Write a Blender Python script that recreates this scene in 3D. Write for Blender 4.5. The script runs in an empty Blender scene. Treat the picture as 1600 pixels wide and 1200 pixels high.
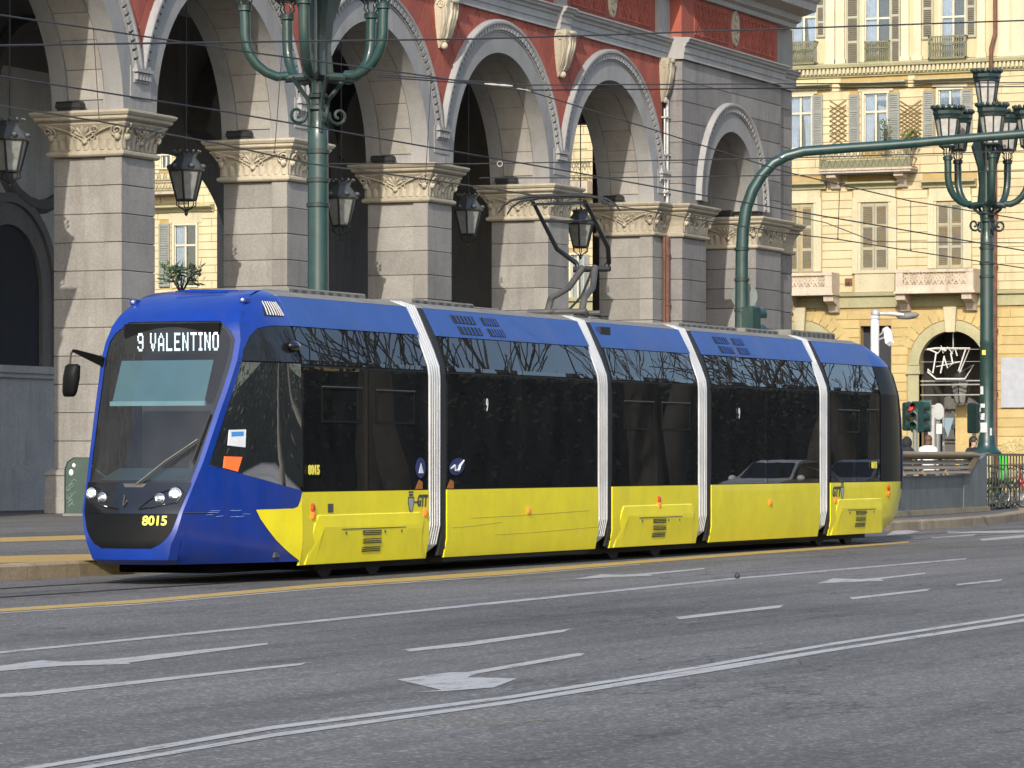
import bpy, bmesh, math, random
from mathutils import Vector, Matrix
random.seed(7)
R = math.radians
scene = bpy.context.scene
col = scene.collection

# ------------------------------------------------------------------ camera, light, exposure
EYE = 1.5
FPX = 6000.0                      # focal length in photo pixels (1600 wide)
A = math.atan(2640 / FPX); CA, SA = math.cos(A), math.sin(A)
cam_d = bpy.data.cameras.new('camera')
cam = bpy.data.objects.new('camera', cam_d); col.objects.link(cam)
cam.location = (0, 0, EYE)
cam.rotation_euler = (R(90), 0, A - R(90))
cam_d.sensor_width = 36.0
cam_d.lens = FPX / 1600 * 36
cam_d.shift_y = (716 - 600) / 1600.0
cam_d.clip_start = 0.5; cam_d.clip_end = 3000
scene.camera = cam

SUN_EL, SUN_AZ = R(30.5), R(13.5)  # azimuth: degrees in front of the arcade plane
th = A - math.atan(2530 / FPX)     # the arcade is turned a hair against the track
sx, sy = -math.cos(SUN_AZ), -math.sin(SUN_AZ)
sunv = Vector(((sx * math.cos(th) - sy * math.sin(th)) * math.cos(SUN_EL),
               (sx * math.sin(th) + sy * math.cos(th)) * math.cos(SUN_EL), math.sin(SUN_EL)))
world = bpy.data.worlds.new('World'); scene.world = world
world.use_nodes = True
wn = world.node_tree; wn.nodes.clear()
sky_n = wn.nodes.new('ShaderNodeTexSky'); sky_n.sky_type = 'NISHITA'; sky_n.sun_disc = False
sky_n.sun_elevation = SUN_EL; sky_n.sun_rotation = math.atan2(sunv.x, sunv.y)
sky_n.air_density = 1.0; sky_n.dust_density = 1.6
bg = wn.nodes.new('ShaderNodeBackground'); bg.inputs['Strength'].default_value = 0.15
wo = wn.nodes.new('ShaderNodeOutputWorld')
wn.links.new(sky_n.outputs[0], bg.inputs[0]); wn.links.new(bg.outputs[0], wo.inputs[0])
sun_d = bpy.data.lights.new('sun', 'SUN'); sun_d.energy = 2.5; sun_d.angle = R(0.5); sun_d.color = (1.0, 0.935, 0.83)
sun = bpy.data.objects.new('sun', sun_d); col.objects.link(sun)
sun.rotation_euler = sunv.to_track_quat('Z', 'Y').to_euler(); sun.location = sunv * 60
scene.view_settings.view_transform = 'Standard'; scene.view_settings.look = 'None'
scene.view_settings.exposure = 0.93; scene.view_settings.gamma = 1
scene.view_settings.use_curve_mapping = False
scene.cycles.max_bounces = 8; scene.cycles.transparent_max_bounces = 12
scene.cycles.caustics_reflective = False; scene.cycles.caustics_refractive = False

# ------------------------------------------------------------------ measuring helpers (photo pixel -> point on a real plane)
def ray(u):
    k = (u - 800) / FPX
    return CA + k * SA, SA - k * CA
def on_y(u, v, Y):
    rx, ry = ray(u); t = Y / ry
    return Vector((rx * t, Y, EYE + (716 - v) * t / FPX))
def on_x(u, v, X):
    rx, ry = ray(u); t = X / rx
    return Vector((X, ry * t, EYE + (716 - v) * t / FPX))
def on_z(u, v, Z=0.0):
    t = (EYE - Z) * FPX / (v - 716); rx, ry = ray(u)
    return Vector((rx * t, ry * t, Z))
def at_d(u, v, d):
    rx, ry = ray(u)
    return Vector((rx * d, ry * d, EYE + (716 - v) * d / FPX))
EX = Vector((math.cos(th), math.sin(th), 0)); EY = Vector((-math.sin(th), math.cos(th), 0))
B0 = at_d(190, 716, 90.0); B0.z = 0
def on_b(u, v, y):               # -> local x, z on the arcade plane at depth y
    rx, ry = ray(u)
    t = (y + B0.dot(EY)) / (rx * EY.x + ry * EY.y)
    p = Vector((rx * t, ry * t, 0)) - B0
    return p.dot(EX), EYE + (716 - v) * t / FPX

# ------------------------------------------------------------------ mesh builder
class MB:
    def __init__(s): s.v = []; s.f = []; s.m = []
    def add(s, vs, fs, mi=0):
        n = len(s.v); s.v += [tuple(p) for p in vs]
        s.f += [tuple(i + n for i in f) for f in fs]; s.m += [mi] * len(fs); return s
    def box(s, x0, x1, y0, y1, z0, z1, b=0.0, mi=0):
        if b <= 0:
            vs = [(x, y, z) for z in (z0, z1) for y in (y0, y1) for x in (x0, x1)]
            return s.add(vs, [(0, 2, 3, 1), (4, 5, 7, 6), (0, 1, 5, 4), (2, 6, 7, 3), (0, 4, 6, 2), (1, 3, 7, 5)], mi)
        # bevel seen from -y / -x : chamfered box
        def rect(o, z): return [(x0 + o, y0 + o, z), (x1 - o, y0 + o, z), (x1 - o, y1 - o, z), (x0 + o, y1 - o, z)]
        return s.loft([rect(b, z0), rect(0, z0 + b), rect(0, z1 - b), rect(b, z1)], True, True, mi)
    def loft(s, rings, closed=True, cap=True, mi=0):
        k = len(rings[0]); vs = [p for r in rings for p in r]; fs = []
        for i in range(len(rings) - 1):
            for j in range(k if closed else k - 1):
                a, b = i * k + j, i * k + (j + 1) % k
                fs.append((a, b, b + k, a + k))
        if cap and closed:
            fs.append(tuple(range(k - 1, -1, -1))); fs.append(tuple(range((len(rings) - 1) * k, len(rings) * k)))
        return s.add(vs, fs, mi)
    def grid(s, fn, nu, nv, mi=0, flip=False):
        vs = [fn(i / nu, j / nv) for j in range(nv + 1) for i in range(nu + 1)]; fs = []
        for j in range(nv):
            for i in range(nu):
                a = j * (nu + 1) + i; q = (a, a + 1, a + nu + 2, a + nu + 1)
                fs.append(q[::-1] if flip else q)
        return s.add(vs, fs, mi)
    def tube(s, pts, r, n=8, cap=True, mi=0):
        pts = [Vector(p) for p in pts]; rs = r if isinstance(r, (list, tuple)) else [r] * len(pts)
        rings = []; up = None
        for i, p in enumerate(pts):
            t = (pts[min(i + 1, len(pts) - 1)] - pts[max(i - 1, 0)]).normalized()
            if up is None:
                up = Vector((0, 0, 1)) if abs(t.z) < 0.9 else Vector((1, 0, 0))
            a = (up - t * up.dot(t))
            if a.length < 1e-5: a = t.orthogonal()
            a.normalize(); b = t.cross(a); up = a
            rings.append([p + (a * math.cos(2 * math.pi * q / n) + b * math.sin(2 * math.pi * q / n)) * rs[i] for q in range(n)])
        return s.loft(rings, True, cap, mi)
    def lathe(s, prof, n=16, c=(0, 0, 0), mi=0, flute=None, phase=0.0):
        rings = []
        for r, z in prof:
            rings.append([(c[0] + r * math.cos(phase + 2 * math.pi * q / n), c[1] + r * math.sin(phase + 2 * math.pi * q / n), c[2] + z) for q in range(n)])
        return s.loft(rings, True, True, mi)
    def prism(s, poly, y0, y1, axis='y', mi=0):      # poly of (a,b): axis y -> (x,z); axis z -> (x,y); axis x -> (y,z)
        def P(a, b, c):
            return (a, c, b) if axis == 'y' else ((a, b, c) if axis == 'z' else (c, a, b))
        k = len(poly); vs = [P(a, b, y0) for a, b in poly] + [P(a, b, y1) for a, b in poly]
        fs = [tuple(range(k)), tuple(range(2 * k - 1, k - 1, -1))] + [(i, i + k, (i + 1) % k + k, (i + 1) % k) for i in range(k)]
        return s.add(vs, fs, mi)
    def ball(s, c, r, n=8, m=6, sc=(1, 1, 1), mi=0):
        vs = []; fs = []
        for j in range(m + 1):
            a = math.pi * j / m
            for i in range(n):
                b = 2 * math.pi * i / n
                vs.append((c[0] + sc[0] * r * math.sin(a) * math.cos(b), c[1] + sc[1] * r * math.sin(a) * math.sin(b), c[2] - sc[2] * r * math.cos(a)))
        for j in range(m):
            for i in range(n):
                fs.append((j * n + i, j * n + (i + 1) % n, (j + 1) * n + (i + 1) % n, (j + 1) * n + i))
        return s.add(vs, fs, mi)
    def xf(s, M):
        s.v = [tuple(M @ Vector(p)) for p in s.v]; return s
    def mesh(s, name, mats, smooth=None, fix=True):
        me = bpy.data.meshes.new(name); me.from_pydata(s.v, [], s.f); 
        for m in (mats if isinstance(mats, (list, tuple)) else [mats]): me.materials.append(m)
        if any(s.m): me.polygons.foreach_set('material_index', s.m)
        if fix or smooth:
            bm = bmesh.new(); bm.from_mesh(me)
            bmesh.ops.remove_doubles(bm, verts=bm.verts, dist=1e-5)
            if fix: bmesh.ops.recalc_face_normals(bm, faces=bm.faces)
            bm.to_mesh(me); bm.free()
        if smooth:
            me.polygons.foreach_set('use_smooth', [True] * len(me.polygons)); me.set_sharp_from_angle(angle=R(smooth))
        me.update(); return me
    def build(s, name, mats, parent=None, smooth=None, label=None, fix=True, stuff=False):
        return put(name, s.mesh(name, mats, smooth, fix), parent, label=label, stuff=stuff)

def put(name, me, parent=None, loc=None, rot=None, label=None, stuff=False):
    o = bpy.data.objects.new(name, me); col.objects.link(o)
    if parent: o.parent = parent
    if loc is not None: o.location = loc
    if rot is not None: o.rotation_euler = rot
    if label: o['label'] = label
    if stuff: o['kind'] = 'stuff'
    return o
def tag(o, label, cat, group=None):
    o['label'] = label; o['category'] = cat
    if group: o['group'] = group
    return o
def thing(name, label, cat, loc=(0, 0, 0), rz=0.0, group=None):
    o = bpy.data.objects.new(name, None); col.objects.link(o)
    o.location = loc; o.rotation_euler = (0, 0, rz); o.empty_display_size = 0.3
    return tag(o, label, cat, group)
def setting(name, mb, mat, smooth=None):
    o = mb.build(name, mat, None, smooth); o['kind'] = 'structure'; return o
def kids(o): return [c for c in col.objects if c.parent == o]
def copy_tree(o, parent=None):
    c = o.copy(); col.objects.link(c)
    if parent: c.parent = parent
    for ch in list(o.children): copy_tree(ch, c)
    return c
def lerp(a, b, t): return a + (b - a) * t
def interp(tab, z):
    if z <= tab[0][0]: return tab[0][1]
    for (a, p), (b, q) in zip(tab, tab[1:]):
        if z <= b: return p + (q - p) * (z - a) / (b - a)
    return tab[-1][1]
def arc(cx, cy, r, a0, a1, n): return [(cx + r * math.cos(lerp(a0, a1, i / n)), cy + r * math.sin(lerp(a0, a1, i / n))) for i in range(n + 1)]

# ------------------------------------------------------------------ materials
def new_mat(name):
    m = bpy.data.materials.new(name); m.use_nodes = True; nt = m.node_tree
    return m, nt, nt.nodes['Principled BSDF']
def N(nt, typ, **kw):
    n = nt.nodes.new(typ)
    for k, v in kw.items():
        if k.startswith('i_'): n.inputs[k[2:].replace('_', ' ')].default_value = v
        else: setattr(n, k, v)
    return n
def noise(nt, vec, scale, detail=4, rough=0.6, sc=None):
    if sc:
        mp = N(nt, 'ShaderNodeMapping'); mp.inputs['Scale'].default_value = sc
        nt.links.new(vec, mp.inputs['Vector']); vec = mp.outputs[0]
    n = N(nt, 'ShaderNodeTexNoise'); n.inputs['Scale'].default_value = scale
    n.inputs['Detail'].default_value = detail; n.inputs['Roughness'].default_value = rough
    nt.links.new(vec, n.inputs['Vector']); return n.outputs['Fac']
def ramp(nt, fac, stops):
    r = N(nt, 'ShaderNodeValToRGB'); e = r.color_ramp.elements
    while len(e) < len(stops): e.new(0.5)
    for el, (p, c) in zip(e, stops):
        el.position = p; el.color = (c, c, c, 1) if not isinstance(c, (tuple, list)) else (*c, 1)
    nt.links.new(fac, r.inputs[0]); return r.outputs[0]
def mul(nt, c1, c2, f=1.0, mode='MULTIPLY'):
    n = N(nt, 'ShaderNodeMix', data_type='RGBA', blend_type=mode)
    if isinstance(f, float): n.inputs[0].default_value = f
    else: nt.links.new(f, n.inputs[0])
    for s, c in ((6, c1), (7, c2)):
        if isinstance(c, (tuple, list)): n.inputs[s].default_value = (*c[:3], 1)
        else: nt.links.new(c, n.inputs[s])
    return n.outputs[2]
def basic(name, c, rough=0.6, metal=0.0, spec=0.5, var=0.12, vs=3.0, coat=0.0, bump=0.0, bs=40.0, dirt=0.0, emit=None, es=1.0):
    m, nt, b = new_mat(name)
    geo = N(nt, 'ShaderNodeNewGeometry')
    base = tuple(c)
    n1 = noise(nt, geo.outputs['Position'], vs, 5)
    v = ramp(nt, n1, [(0.3, 1 - var), (0.7, 1 + var * 0.6)])
    cc = mul(nt, base, v)
    if dirt:
        n2 = noise(nt, geo.outputs['Position'], 1.3, 6, 0.7, (1, 1, 0.35))
        cc = mul(nt, cc, (0.10, 0.085, 0.06), ramp(nt, n2, [(0.45, 0.0), (0.8, dirt)]), 'MIX')
    nt.links.new(cc, b.inputs['Base Color'])
    b.inputs['Roughness'].default_value = rough; b.inputs['Metallic'].default_value = metal
    b.inputs['Specular IOR Level'].default_value = spec; b.inputs['Coat Weight'].default_value = coat
    b.inputs['Coat Roughness'].default_value = 0.06
    if bump:
        bp = N(nt, 'ShaderNodeBump'); bp.inputs['Strength'].default_value = bump; bp.inputs['Distance'].default_value = 0.01
        nt.links.new(noise(nt, geo.outputs['Position'], bs, 4), bp.inputs['Height']); nt.links.new(bp.outputs[0], b.inputs['Normal'])
    if emit:
        b.inputs['Emission Color'].default_value = (*emit, 1); b.inputs['Emission Strength'].default_value = es
    return m
def stone(name, c, c2, rough=0.85, piece=0.16, streak=0.5, bump=0.25, fine=0.16):
    m, nt, b = new_mat(name)
    geo = N(nt, 'ShaderNodeNewGeometry'); P = geo.outputs['Position']; oi = N(nt, 'ShaderNodeObjectInfo')
    k = ramp(nt, noise(nt, P, 0.9, 6, 0.65), [(0.32, 0.0), (0.68, 1.0)])
    cc = mul(nt, c, c2, k, 'MIX')
    cc = mul(nt, cc, ramp(nt, noise(nt, P, 26, 3), [(0.3, 1 - fine), (0.7, 1 + fine)]))
    cc = mul(nt, cc, ramp(nt, oi.outputs['Random'], [(0.0, 1 - piece), (1.0, 1 + piece)]))
    st = ramp(nt, noise(nt, P, 1.6, 6, 0.7, (1.6, 1.6, 0.16)), [(0.5, 0.0), (0.8, streak)])
    cc = mul(nt, cc, mul(nt, cc, (0.42, 0.38, 0.34)), st, 'MIX')
    nt.links.new(cc, b.inputs['Base Color']); b.inputs['Roughness'].default_value = rough
    b.inputs['Specular IOR Level'].default_value = 0.25
    bp = N(nt, 'ShaderNodeBump'); bp.inputs['Strength'].default_value = bump; bp.inputs['Distance'].default_value = 0.02
    nt.links.new(noise(nt, P, 18, 5), bp.inputs['Height']); nt.links.new(bp.outputs[0], b.inputs['Normal'])
    return m
def glass(name, tint, ior=1.5, rough=0.0, refl=1.0, dust=0.0):
    m = bpy.data.materials.new(name); m.use_nodes = True; nt = m.node_tree; nt.nodes.clear()
    out = N(nt, 'ShaderNodeOutputMaterial'); tr = N(nt, 'ShaderNodeBsdfTransparent'); gl = N(nt, 'ShaderNodeBsdfGlossy')
    tr.inputs[0].default_value = (*tint, 1); gl.inputs['Roughness'].default_value = rough; gl.inputs[0].default_value = (refl, refl, refl, 1)
    fr = N(nt, 'ShaderNodeFresnel'); fr.inputs[0].default_value = ior
    geo = N(nt, 'ShaderNodeNewGeometry')
    bp = N(nt, 'ShaderNodeBump'); bp.inputs['Strength'].default_value = 0.012; bp.inputs['Distance'].default_value = 0.02
    nt.links.new(noise(nt, geo.outputs['Position'], 1.5, 1), bp.inputs['Height']); nt.links.new(bp.outputs[0], gl.inputs['Normal'])
    mx = N(nt, 'ShaderNodeMixShader'); nt.links.new(fr.outputs[0], mx.inputs[0])
    nt.links.new(tr.outputs[0], mx.inputs[1]); nt.links.new(gl.outputs[0], mx.inputs[2])
    if dust:
        df = N(nt, 'ShaderNodeBsdfDiffuse'); df.inputs[0].default_value = (0.42, 0.43, 0.43, 1)
        m2 = N(nt, 'ShaderNodeMixShader'); nt.links.new(ramp(nt, noise(nt, geo.outputs['Position'], 1.6, 6, 0.7, (1, 1, 0.5)), [(0.3, dust * 0.5), (0.7, dust * 1.6)]), m2.inputs[0])
        nt.links.new(mx.outputs[0], m2.inputs[1]); nt.links.new(df.outputs[0], m2.inputs[2]); mx = m2
    nt.links.new(mx.outputs[0], out.inputs[0])
    return m

M = {}
M['stone'] = stone('grey_granite', (0.275, 0.26, 0.235), (0.21, 0.20, 0.183), piece=0.14)
M['stone_dark'] = stone('pavilion_granite', (0.225, 0.215, 0.205), (0.17, 0.163, 0.157), piece=0.15, streak=0.7)
M['plaster'] = stone('grey_plaster', (0.31, 0.305, 0.295), (0.255, 0.25, 0.243), streak=0.45, fine=0.08)
M['cream'] = stone('cream_carving', (0.43, 0.38, 0.285), (0.35, 0.31, 0.24), streak=0.5, fine=0.12)
M['soffit'] = stone('soffit_plaster', (0.335, 0.315, 0.28), (0.275, 0.26, 0.235), piece=0.05, streak=0.4, fine=0.1)
M['mortar'] = stone('mortar', (0.10, 0.095, 0.085), (0.08, 0.075, 0.07))
M['red'] = stone('red_plaster', (0.34, 0.095, 0.068), (0.26, 0.072, 0.052), piece=0.10, streak=0.3, bump=0.12, fine=0.1)
M['red_joint'] = basic('red_joint', (0.12, 0.028, 0.02), 0.9)
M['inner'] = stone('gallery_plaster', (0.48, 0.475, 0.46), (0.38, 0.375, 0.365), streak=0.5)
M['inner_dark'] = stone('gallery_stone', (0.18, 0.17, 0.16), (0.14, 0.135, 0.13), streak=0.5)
M['ochre'] = stone('ochre_plaster', (0.52, 0.44, 0.275), (0.45, 0.375, 0.225), piece=0.06, streak=0.4, bump=0.1, fine=0.06)
M['ochre2'] = stone('ochre_ground_floor', (0.47, 0.36, 0.165), (0.40, 0.30, 0.13), piece=0.07, streak=0.3, bump=0.1)
M['ochre_joint'] = basic('ochre_joint', (0.36, 0.25, 0.10), 0.9)
M['pale'] = stone('pale_trim', (0.50, 0.44, 0.29), (0.42, 0.37, 0.25), piece=0.05, streak=0.4)
M['olive'] = stone('olive_trim', (0.36, 0.33, 0.19), (0.29, 0.27, 0.16), piece=0.05, streak=0.4)
M['pilaster'] = stone('pale_pilaster', (0.53, 0.47, 0.335), (0.46, 0.405, 0.28), piece=0.04, streak=0.3)
M['pinkstone'] = stone('weathered_balcony_stone', (0.52, 0.43, 0.33), (0.40, 0.33, 0.26), streak=0.8)
M['shutter'] = basic('shutter_paint', (0.30, 0.285, 0.205), 0.6, var=0.15)
M['shutter_slat'] = basic('shutter_slats_brown', (0.12, 0.105, 0.07), 0.7)
M['shutter_grey'] = basic('grey_shutter_paint', (0.20, 0.205, 0.18), 0.6, var=0.15)
M['wframe'] = basic('window_frame_paint', (0.48, 0.45, 0.33), 0.5)
M['iron_olive'] = basic('olive_iron', (0.15, 0.145, 0.08), 0.6, dirt=0.4)
M['iron'] = basic('dark_iron', (0.03, 0.032, 0.032), 0.5, metal=0.3)
M['green_paint'] = basic('green_paint', (0.012, 0.042, 0.037), 0.38, var=0.3, vs=5, dirt=0.3, coat=0.2)
M['green_dark'] = basic('dark_green_paint', (0.011, 0.028, 0.027), 0.42, var=0.3, vs=5, dirt=0.3)
M['rust'] = basic('rusty_pipe', (0.12, 0.052, 0.032), 0.75, var=0.4, vs=4)
M['zinc'] = basic('pale_pipe', (0.45, 0.45, 0.44), 0.45, metal=0.4)
M['wire'] = basic('wire_black', (0.03, 0.03, 0.03), 0.6)
M['lampglass'] = basic('frosted_lamp_glass', (0.42, 0.40, 0.37), 0.25, var=0.25, vs=6)
M['lampglass_dark'] = basic('dusty_lantern_glass', (0.22, 0.22, 0.20), 0.3, var=0.3, vs=5)
M['kerb'] = stone('kerb_granite', (0.30, 0.245, 0.17), (0.22, 0.18, 0.125), piece=0.12, streak=0.6)
M['white_mark'] = None
M['curtain'] = basic('white_curtain', (0.75, 0.75, 0.80), 0.9, var=0.25, vs=3)
M['room'] = basic('dark_room', (0.03, 0.032, 0.038), 0.9)
M['winglass'] = glass('window_glass', (0.75, 0.80, 0.85), 1.7)

# asphalt
def asphalt(name, c, patch=0.35, bumps=0.6):
    m, nt, b = new_mat(name)
    geo = N(nt, 'ShaderNodeNewGeometry'); P = geo.outputs['Position']
    big = ramp(nt, noise(nt, P, 0.16, 5, 0.6, (0.45, 1.6, 1)), [(0.3, 1 - patch), (0.7, 1 + patch * 0.7)])
    cc = mul(nt, c, big)
    stk = ramp(nt, noise(nt, P, 1.1, 6, 0.7, (0.12, 1.7, 1)), [(0.46, 0.0), (0.72, 0.75)])
    cc = mul(nt, cc, mul(nt, cc, (0.45, 0.45, 0.46)), stk, 'MIX')
    ag = N(nt, 'ShaderNodeTexVoronoi'); ag.inputs['Scale'].default_value = 38; nt.links.new(P, ag.inputs['Vector'])
    ag2 = N(nt, 'ShaderNodeTexNoise'); ag2.inputs['Scale'].default_value = 55; ag2.inputs['Detail'].default_value = 3; nt.links.new(P, ag2.inputs['Vector'])
    cc = mul(nt, cc, ramp(nt, ag2.outputs['Fac'], [(0.3, 0.70), (0.5, 1.0), (0.7, 1.36)]))
    sp = N(nt, 'ShaderNodeSeparateColor'); nt.links.new(ag.outputs['Color'], sp.inputs[0])
    cc = mul(nt, cc, ramp(nt, sp.outputs[0], [(0.0, 0.72), (0.8, 1.05), (0.93, 1.75)]))
    # long tar seams and cracks
    wv = noise(nt, P, 0.35, 5, 0.7, (0.35, 1.0, 1))
    crack = ramp(nt, wv, [(0.491, 0.0), (0.50, 0.9), (0.509, 0.0)])
    brk = ramp(nt, noise(nt, P, 0.25, 2), [(0.46, 0.0), (0.58, 1.0)])
    cc = mul(nt, cc, mul(nt, cc, (0.35, 0.35, 0.35)), mul(nt, crack, brk), 'MIX')
    nt.links.new(cc, b.inputs['Base Color']); b.inputs['Roughness'].default_value = 0.82; b.inputs['Specular IOR Level'].default_value = 0.3
    bp = N(nt, 'ShaderNodeBump'); bp.inputs['Strength'].default_value = bumps; bp.inputs['Distance'].default_value = 0.006
    nt.links.new(ag2.outputs['Fac'], bp.inputs['Height']); nt.links.new(bp.outputs[0], b.inputs['Normal'])
    return m
M['asphalt'] = asphalt('asphalt', (0.118, 0.112, 0.106))
M['paving'] = asphalt('platform_asphalt', (0.12, 0.115, 0.108), 0.3)
def road_paint(name, c, wear):
    m, nt, b = new_mat(name)
    geo = N(nt, 'ShaderNodeNewGeometry'); P = geo.outputs['Position']
    n1 = noise(nt, P, 5, 8, 0.75, (0.4, 1.5, 1)); n2 = noise(nt, P, 45, 3)
    add = N(nt, 'ShaderNodeMath', operation='ADD'); nt.links.new(n1, add.inputs[0])
    sc = N(nt, 'ShaderNodeMath', operation='MULTIPLY'); sc.inputs[1].default_value = 0.5; nt.links.new(n2, sc.inputs[0]); nt.links.new(sc.outputs[0], add.inputs[1])
    f = ramp(nt, add.outputs[0], [(wear, 1.0), (wear + 0.2, 0.0)])
    nt.links.new(mul(nt, c, ramp(nt, n2, [(0.3, 0.8), (0.7, 1.15)])), b.inputs['Base Color']); b.inputs['Roughness'].default_value = 0.75
    nt.links.new(f, b.inputs['Alpha'])
    return m
M['white_mark'] = road_paint('white_road_paint', (0.32, 0.315, 0.305), 0.79)
M['faint_mark'] = road_paint('worn_white_road_paint', (0.31, 0.31, 0.30), 0.76)
M['yellow_mark'] = road_paint('yellow_road_paint', (0.37, 0.245, 0.07), 0.82)
# ------------------------------------------------------------------ ground, platform, markings
mb = MB(); mb.add([(-300, -400, 0), (900, -400, 0), (900, 700, 0), (-300, 700, 0)], [(0, 1, 2, 3)])
setting('road', mb, M['asphalt'])
KERB = [(-60, 24.62), (74, 24.62), (80, 24.75), (86, 25.35), (93, 26.75), (101, 29.2), (112, 33.5), (124, 40.0)]
PZ = 0.20
mb = MB()
poly = [(x, y + 0.27) for x, y in KERB] + [(145.6, 46), (145.6, 150), (-60, 150)]
mb.add([(x, y, PZ - 0.006) for x, y in poly], [tuple(range(len(poly)))])
setting('pavement', mb, M['paving'])
def along(path, step):
    out = []
    for (x0, y0), (x1, y1) in zip(path, path[1:]):
        L = math.hypot(x1 - x0, y1 - y0); n = max(1, round(L / step))
        out += [((lerp(x0, x1, i / n), lerp(y0, y1, i / n)), (lerp(x0, x1, (i + 1) / n), lerp(y0, y1, (i + 1) / n))) for i in range(n)]
    return out
mb = MB()
for (a, b) in zip(KERB, KERB[1:]):
    mb.prism([(a[0], a[1] + 0.04), (b[0], b[1] + 0.04), (b[0], b[1] + 0.30), (a[0], a[1] + 0.30)], 0.0, PZ - 0.012, 'z')
kerb = setting('kerb', mb, M['mortar'])
for a, b in along([(36, 24.62)] + KERB[1:], 1.25):
    ax, ay = a; bx, by = b; L = math.hypot(bx - ax, by - ay); ux, uy = (bx - ax) / L, (by - ay) / L; nx, ny = -uy, ux
    g = 0.006; o = random.uniform(-0.004, 0.004)
    P = lambda t, q, z: (ax + ux * t + nx * q, ay + uy * t + ny * q, z)
    q = MB(); rings = []
    for t in (g, L - g):
        rings.append([P(t, o, 0.0), P(t, o + 0.01, PZ - 0.035), P(t, o + 0.04, PZ + o), P(t, 0.29, PZ + o), P(t, 0.29, 0.0)])
    q.loft(rings); q.build('kerb_stone', M['kerb'], kerb)

def flat(name, pts, mat, z=0.004, lift=0.0):
    b = MB(); b.add([on_z(u, v, z) for u, v in pts], [tuple(range(len(pts)))]); return setting(name, b, mat)
def stripe(name, top, bot, mat, z=0.004):
    b = MB(); n = len(top)
    vs = [on_z(u, v, z) for u, v in top] + [on_z(u, v, z) for u, v in bot]
    b.add(vs, [(i, i + 1, n + i + 1, n + i) for i in range(n - 1)]); return setting(name, b, mat)
stripe('yellow_lane_line', [(-40, 955), (0, 951), (230, 936), (500, 912), (800, 890.5), (1000, 875.5), (1200, 860.5), (1300, 854), (1420, 846)],
       [(-40, 960.5), (0, 956), (230, 941), (500, 917.5), (800, 897), (1000, 880), (1200, 864.5), (1300, 857.5), (1420, 848)], M['yellow_mark'])
stripe('lane_line', [(-40, 961.5), (0, 957), (230, 942), (500, 918.5), (800, 898), (1000, 881)], [(-40, 963.5), (0, 958.6), (230, 943.6), (500, 920), (800, 899.2), (1000, 882)], M['faint_mark'])
stripe('lane_line', [(-40, 1021), (0, 1017.5), (350, 983), (800, 937.5), (1150, 902.5), (1510, 872)], [(-40, 1025), (0, 1021), (350, 986.5), (800, 941), (1150, 905), (1510, 874)], M['faint_mark'])
stripe('lane_dash', [(-30, 1086), (50, 1081), (480, 1034.5)], [(-30, 1092), (50, 1087), (470, 1039)], M['white_mark'])
stripe('lane_dash', [(632, 1014.5), (730, 1003), (893, 982)], [(640, 1018), (730, 1009), (880, 987.5)], M['white_mark'])
stripe('lane_dash', [(1055, 964), (1226, 944.5)], [(1062, 967.5), (1218, 949.5)], M['white_mark'])
stripe('lane_dash', [(1327, 933.5), (1455, 919.5)], [(1332, 936.5), (1448, 923)], M['white_mark'])
stripe('lane_dash', [(1493, 912.5), (1568, 904.5)], [(1497, 914.5), (1562, 908)], M['faint_mark'])
stripe('lane_dash', [(1480, 830.5), (1620, 828.5)], [(1480, 833), (1620, 832)], M['white_mark'])
stripe('lane_dash', [(1455, 840), (1525, 834.5)], [(1455, 842), (1520, 838)], M['faint_mark'])
stripe('lane_dash', [(1530, 842), (1620, 834)], [(1535, 845), (1620, 838)], M['white_mark'])
stripe('double_line', [(30, 1200.5), (200, 1172), (425, 1134), (800, 1086), (1070, 1043.5), (1300, 1004), (1640, 953)],
       [(58, 1201), (210, 1177), (425, 1139.5), (800, 1091), (1070, 1048), (1300, 1008), (1640, 956.5)], M['white_mark'])
stripe('double_line', [(95, 1203), (425, 1146), (800, 1094), (1110, 1042), (1300, 1013), (1640, 960.5)],
       [(120, 1204), (425, 1151.5), (800, 1099), (1130, 1046.5), (1300, 1017.5), (1640, 965)], M['white_mark'])
flat('lane_arrow', [(-60, 1048.5), (64, 1031.5), (100, 1034), (170, 1030), (418, 1004.5), (418, 1007), (200, 1035.5), (205, 1037.5), (100, 1040), (-20, 1050)], M['white_mark'])
flat('lane_arrow', [(620, 1061.5), (702, 1050.5), (730, 1050), (900, 1020.5), (914, 1021), (906, 1025), (745, 1052.5), (730, 1058), (808, 1060), (772, 1074), (692, 1080), (650, 1081), (690, 1078)], M['white_mark'])
flat('lane_arrow', [(896, 905), (940, 897), (975, 898), (1010, 895.5), (1100, 887.5), (1102, 889), (1015, 898), (1020, 899.5), (960, 901.5)], M['white_mark'])
flat('lane_arrow', [(1276, 911.5), (1302, 903.5), (1345, 905), (1380, 902), (1446, 894.5), (1446, 896.5), (1376, 905), (1382, 907.5), (1320, 909.5)], M['white_mark'])
flat('lane_arrow', [(1385, 836), (1400, 827), (1437, 830), (1420, 834)], M['white_mark'])
flat('yellow_paint_mark', [(625, 1126), (760, 1117), (905, 1123), (975, 1122), (920, 1133), (830, 1130), (700, 1137)], road_paint('faded_yellow_paint', (0.24, 0.19, 0.06), 0.52))
stripe('yellow_platform_line', [(-30, 871), (0, 869), (60, 867.2), (200, 864.5)], [(-30, 881), (0, 879.5), (60, 877.5), (200, 874)], M['yellow_mark'], PZ)
stripe('yellow_platform_line', [(-30, 842), (0, 840), (200, 834)], [(-30, 849), (0, 847), (200, 841)], M['yellow_mark'], PZ)
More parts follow.
